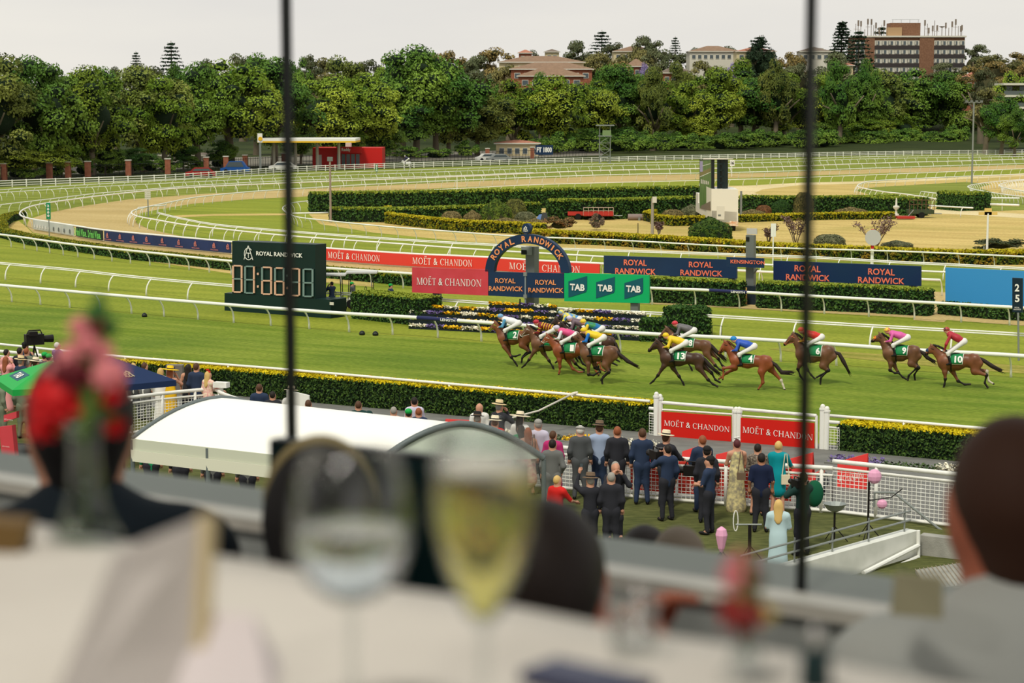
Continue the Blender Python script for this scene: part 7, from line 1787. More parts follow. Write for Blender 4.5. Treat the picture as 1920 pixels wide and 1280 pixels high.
        if hat in ('brim', 'trilby', 'wide'):
            b = MB().lathe([(.107, .022), (.106, .05)], 20, cap=False).build('hat_band', black_h if hatm is not black_h else brown_h, o, True, world=False)
    return r
def hand_item(owner, name, mk, m):                                # a part-like accessory stays its own thing when it is carried
    pass
J = lambda x, y: ('h', x, y)
# --- behind the mesh fence, centre
person('bald man in white shirt next to the straw-hatted man', J(899, 756), 1.76, 8, c_white, c_char, bald=True, sk=skin)
person('man in grey with a black hat, in front of the bald man', J(895, 774), 1.72, 0, c_grey, c_char, hat='trilby', hatm=black_h, hair=h_gr)
person('man in dark suit and straw hat with hand to his chin', J(936, 752), 1.8, -35, c_black, c_black, hat='brim', hatm=straw, arms=('down', 'up'), hair=h_gr)
person('person with creased cream hat below the straw-hatted man', J(928, 782), 1.68, 0, c_red, c_char, hat='trilby', hatm=cream_h, hair=h_br)
person('woman in white with a wide cream hat', J(975, 774), 1.7, -20, c_white, hat='wide', hatm=cream_h, dress='midi', hair=h_dk, long=True)
person('dark-haired woman in a green dress', J(977, 797), 1.64, 10, c_grn, dress='midi', long=True, hair=h_dk)
person('woman with long auburn hair in a pale pink floral dress', J(990, 802), 1.68, 5, c_pkf, dress='midi', long=True, hair=h_au, sleeve=False, sk=skin)
person('man in lilac shirt and grey cap', J(1009, 784), 1.84, 5, c_lil, c_navy, hat='cap', hatm=grey_c, hair=h_gr)
person('woman in a magenta top beside the lilac shirt', J(1037, 808), 1.7, -20, c_mag, hair=h_br, dress='midi', long=False)
person('man in light grey suit with dark hair and one hand in pocket', J(1036, 824), 1.78, -10, c_grey, c_grey, arms=('down', 'pocket'))
person('woman with curly fair hair in a scarlet top, arm stretched right', J(1045, 892), 1.62, -40, c_red, c_black, hair=h_bl, arms=('down', 'lean'), sleeve='half')
person('older man in dark grey suit with flat grey cap and white hair', J(1088, 795), 1.82, 0, c_char, c_char, hat='flat', hatm=grey_c, hair=h_wh)
person('man in pale blue shirt and brown trilby', J(1124, 791), 1.82, 0, c_blue, c_navy, hat='trilby', hatm=brown_h, arms='front', hair=h_br)
person('auburn-haired man in black suit right of the trilby', J(1157.6, 800), 1.84, -5, c_black, c_black, hair=h_au)
person('man in black suit and brown hat holding a phone up high', J(1107, 889), 1.66, 10, c_black, c_black, hat='trilby', hatm=brown_h, arms=('high', 'front'), hair=h_gr)
person('grey-haired man in black suit pressing both hands to his face', J(1154, 866), 1.76, 190, c_black, c_black, hair=h_gr, arms='up')
person('grey-haired man in black suit seen from behind, next to the phone', J(1146, 886), 1.74, 0, c_black, c_black, hair=h_gr)
person('tall man in dark navy suit standing straight at the fence', J(1204.5, 803.6), 1.85, 0, c_navy, c_navy, hair=h_br)
person('man in black suit with a cream straw hat, arm out to the right', J(1249, 809), 1.8, -30, c_black, c_black, hat='brim', hatm=cream_h, arms=('down', 'lean'), hair=h_br)
person('camera operator in navy jacket with camera on the shoulder', J(1251.6, 834), 1.78, 25, c_navy, c_black, arms=('up', 'down'), hair=h_dk)
person('auburn-haired man in navy suit leaning on the fence', J(1317, 817), 1.82, 15, c_navy, c_navy, hair=h_au, arms='front')
person('man with dark cap behind the camera operator in vest', J(1326, 834), 1.78, -10, c_black, c_black, hat='cap', hatm=black_h)
person('camera operator in grey shirt, navy vest and dark cap', J(1331, 853), 1.76, 60, c_navy, c_black, hat='cap', hatm=black_h, arms='front', sleeve='half')
person('woman in cream floral dress with a white flower in dark red hair', J(1382, 821), 1.72, 0, c_flor, dress='long', hair=M('hair_plum', (88, 40, 44), .6), hat='fasc', hatm=c_white, arms='front', sleeve=False)
person('woman in short dotted brown dress with dark hair', J(1421, 832), 1.7, -15, c_dot, dress='short', hair=h_dk, arms='front')
person('man in dark navy polo with a patterned forearm', J(1428, 850), 1.8, -5, c_denim, c_black, hair=h_dk, sleeve='half', sk=skin2)
person('blonde woman in a teal dress with cream shoulder bag', J(1460, 827.6), 1.76, -20, c_teal, dress='short', hair=h_bl, arms=('down', 'lean'), sleeve='half')
person('woman with long blonde hair in a powder blue dress', J(1460, 937), 1.66, -10, c_pale, dress='long', hair=h_bl, long=True, arms='front', sleeve='half')
person('photographer in dark green with backpack, behind the right mullion', J(1506, 886), 1.8, 30, c_dteal, c_black, hair=h_br, arms='up')
person('dark-clad person seated by the flower bed beyond the mesh', ('h', 1541, 872, .6), 1.3, 40, c_char, c_black, hair=h_br)
# --- behind the canopy
for lb, x, y, H, kw in (('man in navy suit left of the white sign board', 486, 720, 1.78, dict(top=c_navy, hair=h_br)), ('man in black holding a glass of beer, beside the navy suit', 511, 734, 1.66, dict(top=c_black)), ('person with a cream hat behind the white sign board', 546, 726, 1.74, dict(top=c_white, hat='brim', hatm=cream_h)), ('person with curly brown hair right of the left mullion', 578, 750, 1.72, dict(top=c_white, hair=h_br)),
        ('brown-haired man in dark shirt above the white canopy', 672, 752, 1.74, dict(top=c_dteal, hair=h_br)), ('person in pale shirt and dark cap above the white canopy', 692, 769, 1.62, dict(top=c_blue, hat='cap', hatm=c_dteal)), ('grey-haired person with bare shoulders above the canopy', 738, 763, 1.68, dict(top=c_pkf, hair=h_gr, sleeve=False)), ('dark-haired person in striped top reading a paper', 777, 745, 1.76, dict(top=c_lil, arms='front')),
        ('person in white with a bright green cap by the striped top', 766, 765, 1.66, dict(top=c_white, hat='cap', hatm=green_c)), ('fair-haired man right of the bright green cap', 785, 765, 1.68, dict(top=c_navy, hair=h_au))):
    person(lb, J(x, y), H, 0, bot=c_black, **kw)
# --- left group by the curved railing
for lb, x, y, H, a, kw in (('fair-haired person half hidden by the navy umbrella', 250, 681, 1.7, 0, dict(top=c_white, bot=c_char, hair=h_bl)), ('man in white shirt with sunglasses right of the navy umbrella', 271, 680, 1.78, -30, dict(top=c_white, bot=c_grey, hair=h_br)), ('woman with long fair hair in a white dress', 301, 690, 1.68, -10, dict(top=c_white, dress='long', hair=h_bl, long=True)), ('woman in yellow dress and wide yellow hat taking a picture', 319, 688, 1.74, -20, dict(top=c_yel, dress='long', hat='wide', hatm=yel_h, hair=h_au, long=True, arms='up', sleeve=False)),
        ('woman in black dress with long dark hair', 353, 683, 1.74, -10, dict(top=c_black, dress='midi', hair=h_dk, long=True, sleeve=False)), ('man in dark teal-navy suit beside the black dress', 368, 681, 1.84, -15, dict(top=c_navy, bot=c_navy, hair=h_br)), ('blonde woman in floral dress with a red headpiece', 390, 694, 1.66, -40, dict(top=c_pkf, dress='midi', hair=h_bl, long=True, hat='fasc', hatm=c_red, arms=('down', 'lean')))):
    person(lb, J(x, y), H, a, **kw)
for lb, x, y, H, a, kw in (('television camera operator in dark cap at far left', 47, 640, 1.8, -30, dict(top=c_navy, bot=c_black, hat='cap', hatm=black_h, arms='front')), ('dark-haired man in black suit below the television camera', 37, 652, 1.78, -20, dict(top=c_black, bot=c_black)), ('woman with brown hair in sage jacket holding up a phone', 50, 653, 1.72, -20, dict(top=c_sage, dress='midi', hair=h_au, arms='up')), ('man with boater hat and black suit, left one', 39, 669, 1.72, -30, dict(top=c_navy, bot=c_navy, hat='brim', hatm=straw, hair=h_gr)),
        ('grey-haired man in white shirt between two boater hats', 53, 674, 1.66, -20, dict(top=c_white, bot=c_char, hair=h_gr)), ('man with white boater hat, right one, above the green umbrella', 67, 672, 1.66, -30, dict(top=c_grn, bot=c_char, hat='brim', hatm=cream_h, hair=h_br)), ('man with bright green cap, left of two', 84, 659, 1.74, -20, dict(top=c_char, bot=c_char, hat='cap', hatm=green_c)), ('man with bright green cap, right of two', 92, 662, 1.72, -20, dict(top=c_grey, bot=c_char, hat='cap', hatm=green_c)),
        ('white-haired person in mauve at the outer rail', 107, 642, 1.7, -40, dict(top=fab('mauve', (120, 100, 140)), bot=c_char, hair=h_wh, arms='front')), ('man in pale pink shirt with sunglasses on his head', 12, 655, 1.74, -30, dict(top=c_pink, bot=c_char, hair=h_dk)), ('red-haired woman in a long pink dress at the left edge', 11, 669, 1.7, -25, dict(top=c_pink, dress='long', hair=h_au, long=True, arms='up')), ('man in sage suit at the left edge, below the green umbrella', 2, 712, 1.74, -60, dict(top=c_sage, bot=c_sage, hair=h_dk)),
        ('man in olive-grey suit whose head is under the green umbrella', 42, 706, 1.8, 0, dict(top=c_sage, bot=c_sage, hair=h_dk)), ('person in light blue shirt with hand on hip under the umbrella', 60, 702, 1.76, -10, dict(top=c_blue, bot=c_char, arms='hip'))):
    person(lb, J(x, y), H, a, **kw)
for lb, px, py in (('person in green shirt under the white canopy', 285, 940), ('person in black under the white canopy, second from left', 340, 948), ('person in dark trousers under the white canopy, near the middle', 400, 958), ('person in grey under the white canopy, rightmost visible', 465, 966)):
    person(lb, ('f', px, py), 1.7, 10, c_grn if 'green' in lb else c_black if 'black' in lb else c_grey, c_black)
# --- officials by the carts
person('official in green cap and navy overalls with folded arms', ('f', 733, 590, 0), 1.62, -60, c_navy, c_navy, hat='cap', hatm=green_c, arms='cross')
person('driver with green cap sitting at the flat-roofed cart', ('h', 660, 528, 0), 1.45, -60, c_char, c_char, hat='cap', hatm=green_c, arms='front')
person('man in dark vest watching through binoculars by the timing board', ('h', 622, 528, 0), 1.7, 40, c_navy, c_navy, hair=h_dk, arms='up')
# ---------------------------------------------------------------- carried things
def tvcam(label, px, py, z, D=None, sc=1.0, a=0, name='video_camera'):
    q = P(px, py, z); r = thing(name, label, 'camera', tuple(q), math.radians(a), scale=sc)
    MB().box((0, 0, 0), (.16, .34, .2)).build('body', leather, r, world=False); MB().tube([(0, .16, 0), (0, .36, 0)], [.06, .075], 12).build('lens', leather, r, world=False)
    MB().box((.1, -.05, .12), (.1, .16, .08)).build('viewfinder', leather, r, world=False); MB().tube([(0, -.14, .1), (0, -.1, .17), (0, .12, .17), (0, .15, .1)], .014, 5).build('handle', leather, r, world=False)
    return r
r = tvcam('large black television camera on a tripod above the left crowd', 64, 636, 3.3, sc=1.75, a=-60, name='television_camera'); q = P(64, 636, 3.3)
t = thing('tripod', 'black tripod under the television camera', 'tripod', (q.x, q.y, ZL))
for k in range(3): MB().tube([(q.x, q.y, 3.1), (q.x+.45*math.cos(k*2.1), q.y+.45*math.sin(k*2.1), ZL)], .025, 5).build('leg', leather, t)
tvcam('shoulder camera of the operator in the navy jacket', 1230, 853, ZL+1.5, sc=1.1, a=20); tvcam('broadcast camera held low by the operator in the vest', 1299, 882, ZL+1.15, sc=1.2, a=70); tvcam('camera of the photographer behind the right mullion', 1494, 906, ZL+1.58, sc=.8, a=20)
def bag(label, px, py, z, w, h, m):
    q = P(px, py, z); r = thing('handbag', label, 'bag', tuple(q)); MB().prism([(q.x-w/2, q.y-.05), (q.x+w/2, q.y-.05), (q.x+w/2, q.y+.05), (q.x-w/2, q.y+.05)], z-h, z).build('pouch', m, r); MB().tube([(q.x-w*.4, q.y, z), (q.x-w*.1, q.y, z+.5), (q.x+w*.1, q.y, z+.5), (q.x+w*.4, q.y, z)], .012, 5).build('strap', m, r)
bag('cream shoulder bag of the woman in teal', 1473, 890, ZL+1.0, .2, .22, cream_h); bag('brown handbag of the woman in the cream floral dress', 1390, 886, ZL+1.08, .2, .16, brown_h); bag('dark-strapped handbag of the woman in the pink floral dress', 1001, 852, ZL+1.05, .14, .16, brown_h)
r = thing('backpack', 'dark green backpack worn behind the right mullion', 'backpack', tuple(P(1527, 925, ZL+1.2))); q = P(1527, 925, ZL+1.2); MB().ell(tuple(q), (.2, .14, .3), 12, 8).build('sack', fab('pack_green', (20, 84, 58)), r, True); MB().tube([(q.x-.12, q.y+.1, q.z+.26), (q.x-.16, q.y+.22, q.z), (q.x-.12, q.y+.1, q.z-.26)], .02, 5).build('strap', leather, r)
r = thing('phone', 'phone held up by the man with the brown hat', 'phone', tuple(P(1090, 874, ZL+1.84))); q = P(1090, 874, ZL+1.84); MB().box(tuple(q), (.075, .012, .15)).build('case', leather, r); MB().box((q.x, q.y-.008, q.z), (.065, .004, .135)).build('screen', glass_d, r)
# ---------------------------------------------------------------- umbrellas
def umbrella(label, apex, zt, half, drop, m, rz, txt=None):
    A = P(apex[0], apex[1], zt); r = thing('market_umbrella', label, 'umbrella', (A.x, A.y, ZL)); zb = zt-drop; cs = [(A.x+half*1.414*math.cos(rz+k*math.pi/2), A.y+half*1.414*math.sin(rz+k*math.pi/2), zb) for k in range(4)]
    mb = MB(); mb.add([tuple(A)]+cs+[(c[0], c[1], c[2]-.16) for c in cs], [(0, 1+k, 1+(k+1) % 4) for k in range(4)]+[(1+k, 5+k, 5+(k+1) % 4, 1+(k+1) % 4) for k in range(4)]); mb.build('canopy', m, r)
    MB().tube([(A.x, A.y, ZL), tuple(A)], .03, 8).build('pole', metal_g, r); MB().box((A.x, A.y, ZL+.04), (.6, .6, .08)).build('base', metal_g, r)
    for c in cs: MB().tube([tuple(A-Vector((0, 0, .05))), (c[0], c[1], c[2]-.03)], .012, 4).build('rib', metal_g, r)
    return r, A, [Vector(c) for c in cs]
r, A, cs = umbrella('bright green square umbrella lettered TAB at the left', (96, 676), ZL+2.75, 1.3, .55, M('umbrella_green', (30, 160, 70), .6), math.radians(250), 'TAB')
f = sorted(cs, key=lambda c: c.y)[:1][0]; g_ = sorted([c for c in cs if c is not f], key=lambda c: c.x)[0]
u = (f-g_).normalized(); m_ = (f+g_)/2; up = (A-m_).normalized(); c0 = m_+(A-m_)*.22-u*.5
MB().slab(c0-u*.1, c0+u*1.0, c0+u*1.0+up*.36, c0-u*.1+up*.36, u.cross(up)*.006).build('emblem_patch', tabp, r); put_text('TAB', c0+up*.06+u*.15, u, up, .6, .22, sgn_w, r, .03, .02)
r, A, cs = umbrella('navy square umbrella with a small emblem, right of the red flowers', (206, 668), ZL+2.75, 1.32, .62, fab('umbrella_navy', (34, 50, 84)), math.radians(262))
f = sorted(cs, key=lambda c: c.y)[0]; g_ = sorted([c for c in cs if c is not f], key=lambda c: -c.x)[0]
u = (g_-f).normalized(); m_ = (f+g_)/2; up = (A-m_).normalized(); emblem(r, m_+(A-m_)*.33+u*.1, u, up, .15, M('gold_emblem', (176, 168, 140), .6), .03, w=.14)
# ---------------------------------------------------------------- curved railing, canopy
def Tp(x, y, h=1.1): p = P(x, y, ZL+h); return Vector((p.x, p.y, ZL))
mesh_fence('curved white railing with mesh in front of the group at the yellow dress', [Tp(160, 757), Tp(237, 746), Tp(309, 737), Tp(398, 730), Tp(416, 737), Tp(460, 752), Tp(560, 775), Tp(680, 800)], 1.1, postsp=1.1)
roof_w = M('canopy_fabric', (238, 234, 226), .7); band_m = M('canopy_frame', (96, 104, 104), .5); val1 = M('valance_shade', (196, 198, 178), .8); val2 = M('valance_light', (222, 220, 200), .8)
def canopy():
    FL = P(248, 822, 3.7); FR = P(700, 873, 3.7); r = thing('barrel_canopy', 'big white barrel-roofed canopy in front of the hedge at left', 'canopy', (FL.x, FL.y, ZL)); n = 24
    def arc(Fp, w, h, k=0): return [Vector((Fp.x+w-w*math.cos(math.pi*i/n), Fp.y+.25*w*(1-math.cos(math.pi*i/n)), 3.7+h*(1-abs(math.cos(math.pi*i/n))**1.75)+k)) for i in range(n+1)]
    L, R = arc(FL, 1.85, .84), arc(FR, 1.74, .8)
    L2, R2 = arc(FL, 1.85, .84, -.05), arc(FR, 1.74, .8, -.05)
    mb = MB(); m = 6
    rings = [[a.lerp(b, t/m) for a, b in zip(L, R)] for t in range(m+1)]
    vs = [p for q in rings for p in q]; mb.add(vs, [(j*(n+1)+i, (j+1)*(n+1)+i, (j+1)*(n+1)+i+1, j*(n+1)+i+1) for j in range(m) for i in range(n)]); mb.build('roof_fabric', roof_w, r, True)
    MB().tube(L, .06, 6).build('end_hoop', band_m, r, True); MB().tube(R, .07, 6).build('end_hoop', band_m, r, True)
    mb = MB(); mb.add([tuple(p) for p in R], [tuple(range(n+1))]); mb.build('gable_fabric', M('gable_fabric', (206, 214, 200), .7), r)
    t = (FR-FL).normalized(); nn = Vector((t.y, -t.x, 0))
    MB().slab(FL+Vector((0, 0, -.24)), FR+Vector((0, 0, -.24)), FR, FL, nn*.03).build('upper_valance', val1, r); MB().slab(FL+Vector((0, 0, -.5))+nn*.02, FR+Vector((0, 0, -.5))+nn*.02, FR+Vector((0, 0, -.24))+nn*.04, FL+Vector((0, 0, -.24))+nn*.04, nn*.02).build('lower_valance', val2, r)
    for p in (FL, FL.lerp(FR, .33), FL.lerp(FR, .66), FR, L[-1], R[-1], L[-1].lerp(R[-1], .5)): MB().tube([(p.x, p.y, ZL), (p.x, p.y, 3.68)], .05, 8).build('post', band_m, r)
    return r
canopy()
r = thing('white_sign_board', 'plain white board on a post behind the left mullion', 'sign', tuple(Tp(557, 760, 1.0))); p = Tp(557, 735, 1.75); pw = PLANE(p, p+TU)
MB().slab(pw(537, 768), pw(579, 778), pw(579, 741), pw(537, 731), TN*.05).build('sign_board', M('sign_white', (235, 232, 225), .5), r); MB().tube([(p.x, p.y, ZL), (p.x, p.y, ZL+1.2)], .03, 6).build('post', white_m, r)
r = thing('camera_box', 'white box-shaped camera housing on a white post by the railing', 'camera', tuple(Tp(415, 722, 1.25))); p = Tp(415, 721, 1.3); MB().box((p.x, p.y, ZL+1.3), (.44, .25, .16), -.3).build('housing', white_m, r); MB().tube([(p.x, p.y, ZL), (p.x, p.y, ZL+1.25)], .06, 8).build('post', white_m, r)
p = P(329, 738, .2); r = thing('utility_cabinet', 'grey-brown utility cabinet standing in the hedge gap at left', 'cabinet', tuple(p)); MB().box((p.x, p.y, .75), (.62, .4, 1.1)).build('body', M('cabinet_grey', (112, 104, 96), .6), r); MB().box((p.x+.02, p.y-.21, .75), (.015, .02, 1.0)).build('door_seam', dark, r)
# cable slung over the hedge
r = thing('white_cable', 'thick white cable slung over the long hedge, coiled on the rail', 'cable', tuple(P(1072, 740, 1.2)))
mb = MB(); a, b = P(948, 786, 1.5), P(1066, 742, 1.25); mb.tube([a, a.lerp(b, .5)-Vector((0, 0, .12)), b], .03, 6)
q = P(1074, 739, 1.25); mb.tube([q+Vector((.16*math.cos(t), .1*math.sin(t), .05*math.cos(t)+.002*t)) for t in np.linspace(0, 18, 50)], .025, 5); mb.tube([q, P(1105, 744, 1.2)], .03, 5); mb.build('cable', M('cable_cream', (222, 214, 198), .6), r, True)
# ---------------------------------------------------------------- ramp at the right
def ramp():
    zt = ZL+.55; a, b = P(1480, 1062, zt), P(1722.6, 994, zt); c = P(1722.6, 1060, zt)
    t = (b-a).normalized(); n = Vector((-t.y, t.x, 0)); w_ = M('ramp_white', (206, 206, 196), .8, (220, 219, 210), 2)
    r = thing('ramp_wall', 'white rendered wall of the ramp below the grey handrail', 'wall', (b.x, b.y, ZL))
    MB().slab(a-Vector((0, 0, 2.2)), b-Vector((0, 0, 2.2)), b, a, n*.3).build('wall', w_, r)
    h = thing('grey_handrail', 'grey twin handrail on top of the white ramp wall', 'handrail', (b.x, b.y, zt))
    a2 = a.lerp(b, -.3)
    for z in (.42, .22): MB().tube([a2+Vector((0, 0, z))+n*.15, b+Vector((0, 0, z))+n*.15-t*.1], .022, 6).build('rail', steel, h)
    for f in (.08, .36, .64, .93): q = a.lerp(b, f)+n*.15; MB().tube([q, q+Vector((0, 0, .5))], .02, 6).build('post', steel, h)
    h = thing('white_handrail', 'thick white double rail on the inside of the ramp wall', 'handrail', (b.x, b.y, zt-.6))
    pf = PLANE(a-n*.1, b-n*.1)
    MB().tube([pf(1619, 1074), pf(1722, 1022)], .05, 8).build('rail', white, h); MB().tube([pf(1640, 1080), pf(1722, 1043)], .04, 8).build('rail', white, h); MB().tube([pf(1722, 994), pf(1722, 1100)], .04, 8).build('post', white, h)
    k = thing('concrete_wall', 'bare concrete retaining wall right of the ramp', 'wall', tuple(F(1760, 1062))); p0 = F(1722, 1040); pk = PLANE(p0, p0+TU)
    MB().slab(pk(1724, 1062), pk(1800, 1076), pk(1800, 1012), pk(1724, 1003), TN*.3).build('wall', g_conc, k)
    s = thing('step_grate', 'concrete landing with a steel grate right of the ramp', 'grate', tuple(F(1760, 1080)))
    q = [F(1716, 1075), F(1800, 1062), F(1830, 1100), F(1740, 1112)]; MB().slab(*[v+Vector((0, 0, .02)) for v in q], (0, 0, .06)).build('landing', g_conc, s)
    mb = MB()
    for i in range(12): mb.tube([q[0].lerp(q[1], i/11)+Vector((0, 0, .1)), q[3].lerp(q[2], i/11)+Vector((0, 0, .1))], .01, 4)
    o = mb.build('grate_bars', M('grate_tan', (150, 136, 116), .6), s); o['kind'] = 'stuff'
    g2 = thing('bent_handrail', 'grey bent handrail sloping down beyond the ramp', 'handrail', tuple(F(1700, 1000))); pg = PLANE(F(1700, 985), F(1700, 985)+TU)
    MB().tube([pg(1639, 950), pg(1640, 923), pg(1676, 923), pg(1758, 989), pg(1776, 1000)], .03, 8).build('rail', steel, g2)
ramp()
def stand(label, px, fy, ty, name='light_stand', head=None, r_=.025):
    p = F(px, fy); zt = ZAT(p, ty); r = thing(name, label, 'stand', tuple(p)); MB().tube([p, (p.x, p.y, zt)], r_, 6).build('pole', leather, r)
    for k in range(3): MB().tube([(p.x, p.y, ZL+.35), (p.x+.3*math.cos(k*2.1), p.y+.3*math.sin(k*2.1), ZL)], .012, 4).build('leg', leather, r)
    if head == 'pink': MB().lathe([(.01, -.5), (.07, -.38), (.13, -.1), (.1, .02), (.02, .08)], 9, (p.x, p.y, zt)).build('pink_cover', M('pink_film', (224, 160, 190), .35), r)
    if head == 'dish':
        MB().lathe([(.02, 0), (.16, .06), (.26, .2)], 14, (p.x, p.y, zt-.1), cap=False).build('reflector', M('silver_film', (150, 154, 150), .3, metal=.4), r)
    if head == 'bags':
        MB().ell((p.x+.12, p.y, zt+.12), (.16, .1, .17), 9, 6).build('pink_bag', M('pink_film', (224, 160, 190), .35), r); MB().ell((p.x+.3, p.y, zt-.5), (.12, .08, .11), 9, 6).build('pink_bag', M('pink_film', (224, 160, 190), .35), r)
        MB().tube([(p.x, p.y, zt-.42), (p.x+.5, p.y, zt-.35), (p.x+.75, p.y, zt-.15)], .014, 5).build('boom', leather, r)
    if head == 'clamp':
        MB().tube([(p.x-.3, p.y, zt), (p.x+.25, p.y, zt)], .02, 5).build('crossbar', steel, r); MB().tube([(p.x-.3+.05*math.cos(t), p.y, zt+.08+.22*math.sin(t)) for t in np.linspace(0, 6.3, 14)], .012, 5, False).build('hook_loop', white_m, r)
stand('black stand with two pink covered lights behind the ramp handrail', 1627, 1010, 903, head='bags'); stand('stand with a grey reflector dish beside the ramp handrail', 1564, 1015, 952, head='dish'); stand('thin stand with a folded pink umbrella on the lawn', 1352, 1062, 994, head='pink'); stand('steel clamp stand with a white loop next to the pale dress', 1405, 1052, 983, head='clamp', r_=.04)
# sponsor stand and speaker at far left
p = F(14, 872); r = thing('sponsor_stand', 'red sponsor stand lettered MOËT & CHANDON at the left edge', 'sign', tuple(p)); pq = PLANE(p, p+TU)
MB().slab(pq(3, 853), pq(28, 856), pq(22, 797), pq(-2, 800), TN*.15).build('lower_panel', moet_pink, r); MB().slab(pq(7, 791), pq(31, 783), pq(31, 771), pq(7, 778), TN*.1).build('upper_panel', moet_pink, r); put_text('MOËT & CHANDON', pq(9, 787), TU, (0, 0, 1), .3, .05, sgn_w, r, 0, .02); put_text('MOËT & CHANDON', pq(5, 837), TU, (0, 0, 1), .26, .04, sgn_w, r, 0, .02)
p = F(42, 862); r = thing('loudspeaker', 'dark loudspeaker wedge right of the red sponsor stand', 'speaker', tuple(p)); MB().slab(p+Vector((-.28, -.2, 0)), p+Vector((.28, -.2, 0)), p+Vector((.28, .1, .4)), p+Vector((-.28, .1, .4)), (0, .25, 0)).build('cabinet', leather, r); MB().slab(p+Vector((-.25, -.23, .03)), p+Vector((.25, -.23, .03)), p+Vector((.25, .05, .38)), p+Vector((-.25, .05, .38)), (0, .02, 0)).build('grille', M('speaker_grille', (70, 72, 72), .6), r)
p = F(233, 880); r = thing('speaker_stack', 'tall dark speaker on a stand left of the white canopy', 'speaker', tuple(p)); MB().box((p.x, p.y, ZL+1.5), (.45, .4, .6)).build('cabinet', leather, r); MB().tube([p, (p.x, p.y, ZL+1.2)], .03, 6).build('pole', leather, r)
# ================================================================ the dining room behind the glass
ZF = HC-1.17; ZL2 = 9.3; ZT = HC-.43; ZS = HC-.8
sA, sB = P(200, 927, ZS), P(1670, 1150, ZS); wd = (sB-sA); wd.z = 0; wd.normalize(); wn_ = Vector((-wd.y, wd.x, 0)); wn_ = wn_ if wn_.y > 0 else -wn_
def W(s, off=0.0, z=0.0): q = sA+wd*s+wn_*off; return Vector((q.x, q.y, z))
def sl(nm, s0, s1, o0, o1, z0, z1, m, parent=None, kind='structure'):
    mb = MB(); mb.slab(W(s0, o0, z0), W(s1, o0, z0), W(s1, o0, z1), W(s0, o0, z1), wn_*(o1-o0)); o = mb.build(nm, m, parent)
    if kind: o['kind'] = kind
    return o
grey_w = M('wall_grey', (168, 174, 170), .8); ledge_m = M('ledge_grey', (150, 154, 148), .7); strip_m = M('sill_white', (214, 212, 200), .5); room_m = M('room_wall', (120, 116, 108), .9)
sl('wall_window', -6, 6, 0, .12, ZL2-.3, ZS-.03, grey_w); sl('trim_1', -6, 6, -.02, .05, ZS-.024, ZS, strip_m); sl('trim_2', -6, 6, .05, .31, ZS-.14, ZS-.02, ledge_m)
sl('wall_lower', -6, 6, .12, .4, -.1, ZL2-.3, M('facade', (170, 168, 160), .85))
sl('floor_upper', -6, 6, -9, -1.9, ZL2-.25, ZF, M('carpet', (70, 66, 62), .95)); sl('floor', -6, 6, -1.9, 0, ZL2-.25, ZL2, M('carpet', (70, 66, 62), .95)); sl('ceiling', -6, 6, -9, .9, HC+1.75, HC+1.95, room_m)
sl('wall_back', -6, 6, -9.2, -9, ZF, HC+1.8, M('room_wall_light', (176, 170, 160), .9))
gl = glassy('window_glass', (250, 252, 251), .002, .0); mul = M('mullion_black', (12, 16, 16), .4)
def sx(px):                                # parameter along the window where image column px meets it (at sill height)
    d = ray(px, 1000); t = ((sA-CAMP).dot(wn_)+.12*1.0)/d.dot(wn_); q = CAMP+d*t; return (q-sA).dot(wd)
ms = [sx(555.5), sx(1509)]; gap = ms[1]-ms[0]
edges = [ms[0]-2*gap, ms[0]-gap]+ms+[ms[1]+gap, ms[1]+2*gap]
for i, s in enumerate(edges):
    o = sl('trim_%d' % (i+3), s-.0056, s+.0056, .1, .12, ZS-.02, HC+1.75, mul)
for i in range(len(edges)-1):
    w = thing('window_%d' % (i+1), None, None, tuple(W(edges[i], .12, ZS))); w['kind'] = 'structure'
    sl('pane', edges[i]+.007, edges[i+1]-.007, .112, .12, ZS-.01, HC+1.75, gl, w, None)
# ---- table
tA, tB = P(480, 1075, ZT), P(1270, 1215, ZT); td = (tB-tA); td.z = 0; td.normalize(); tn = Vector((-td.y, td.x, 0)); tn = tn if tn.y > 0 else -tn
cloth_m = M('linen', (206, 202, 192), .85, (216, 212, 202), 3)
tb_ = thing('dining_table', 'round-cornered dining table under a white cloth in the foreground', 'table', tuple(Vector((tA.x, tA.y-.6, ZF))))
mb = MB(); L0, L1 = -1.5, 1.9
mb.slab(tA+td*L0-tn*1.25, tA+td*L1-tn*1.25, tA+td*L1, tA+td*L0, (0, 0, -.03)); mb.build('tabletop', M('table_wood', (96, 66, 46), .6), tb_)
for a, b in ((-1.3, -.15), (1.7, -.15), (-1.3, -1.1), (1.7, -1.1)): q = tA+td*a+tn*b; MB().box((q.x, q.y, (ZF+ZT-.03)/2), (.06, .06, ZT-.03-ZF)).build('leg', M('table_wood', (96, 66, 46), .6), tb_)
tc_ = thing('tablecloth', 'white linen tablecloth hanging over the table edges', 'tablecloth', tuple(Vector((tA.x, tA.y, ZT))))
mb = MB(); nU, nV = 60, 18
def cl(u, v):
    q = tA+td*(L0-.02+(L1-L0+.04)*u)-tn*(1.27*(1-v)-.02); return q
vs = [tuple(cl(i/nU, j/nV)+Vector((0, 0, .004+.0015*math.sin(i*1.3+j)))) for j in range(nV+1) for i in range(nU+1)]
fs = [(j*(nU+1)+i, j*(nU+1)+i+1, (j+1)*(nU+1)+i+1, (j+1)*(nU+1)+i) for j in range(nV) for i in range(nU)]
n0 = len(vs)
for j in range(1, 7):
    for i in range(nU+1):
        q = cl(i/nU, 1); vs.append(tuple(q+tn*(.012+.012*math.sin(i*.9)*j/6)+Vector((0, 0, -.045*j))))
base0 = nV*(nU+1)
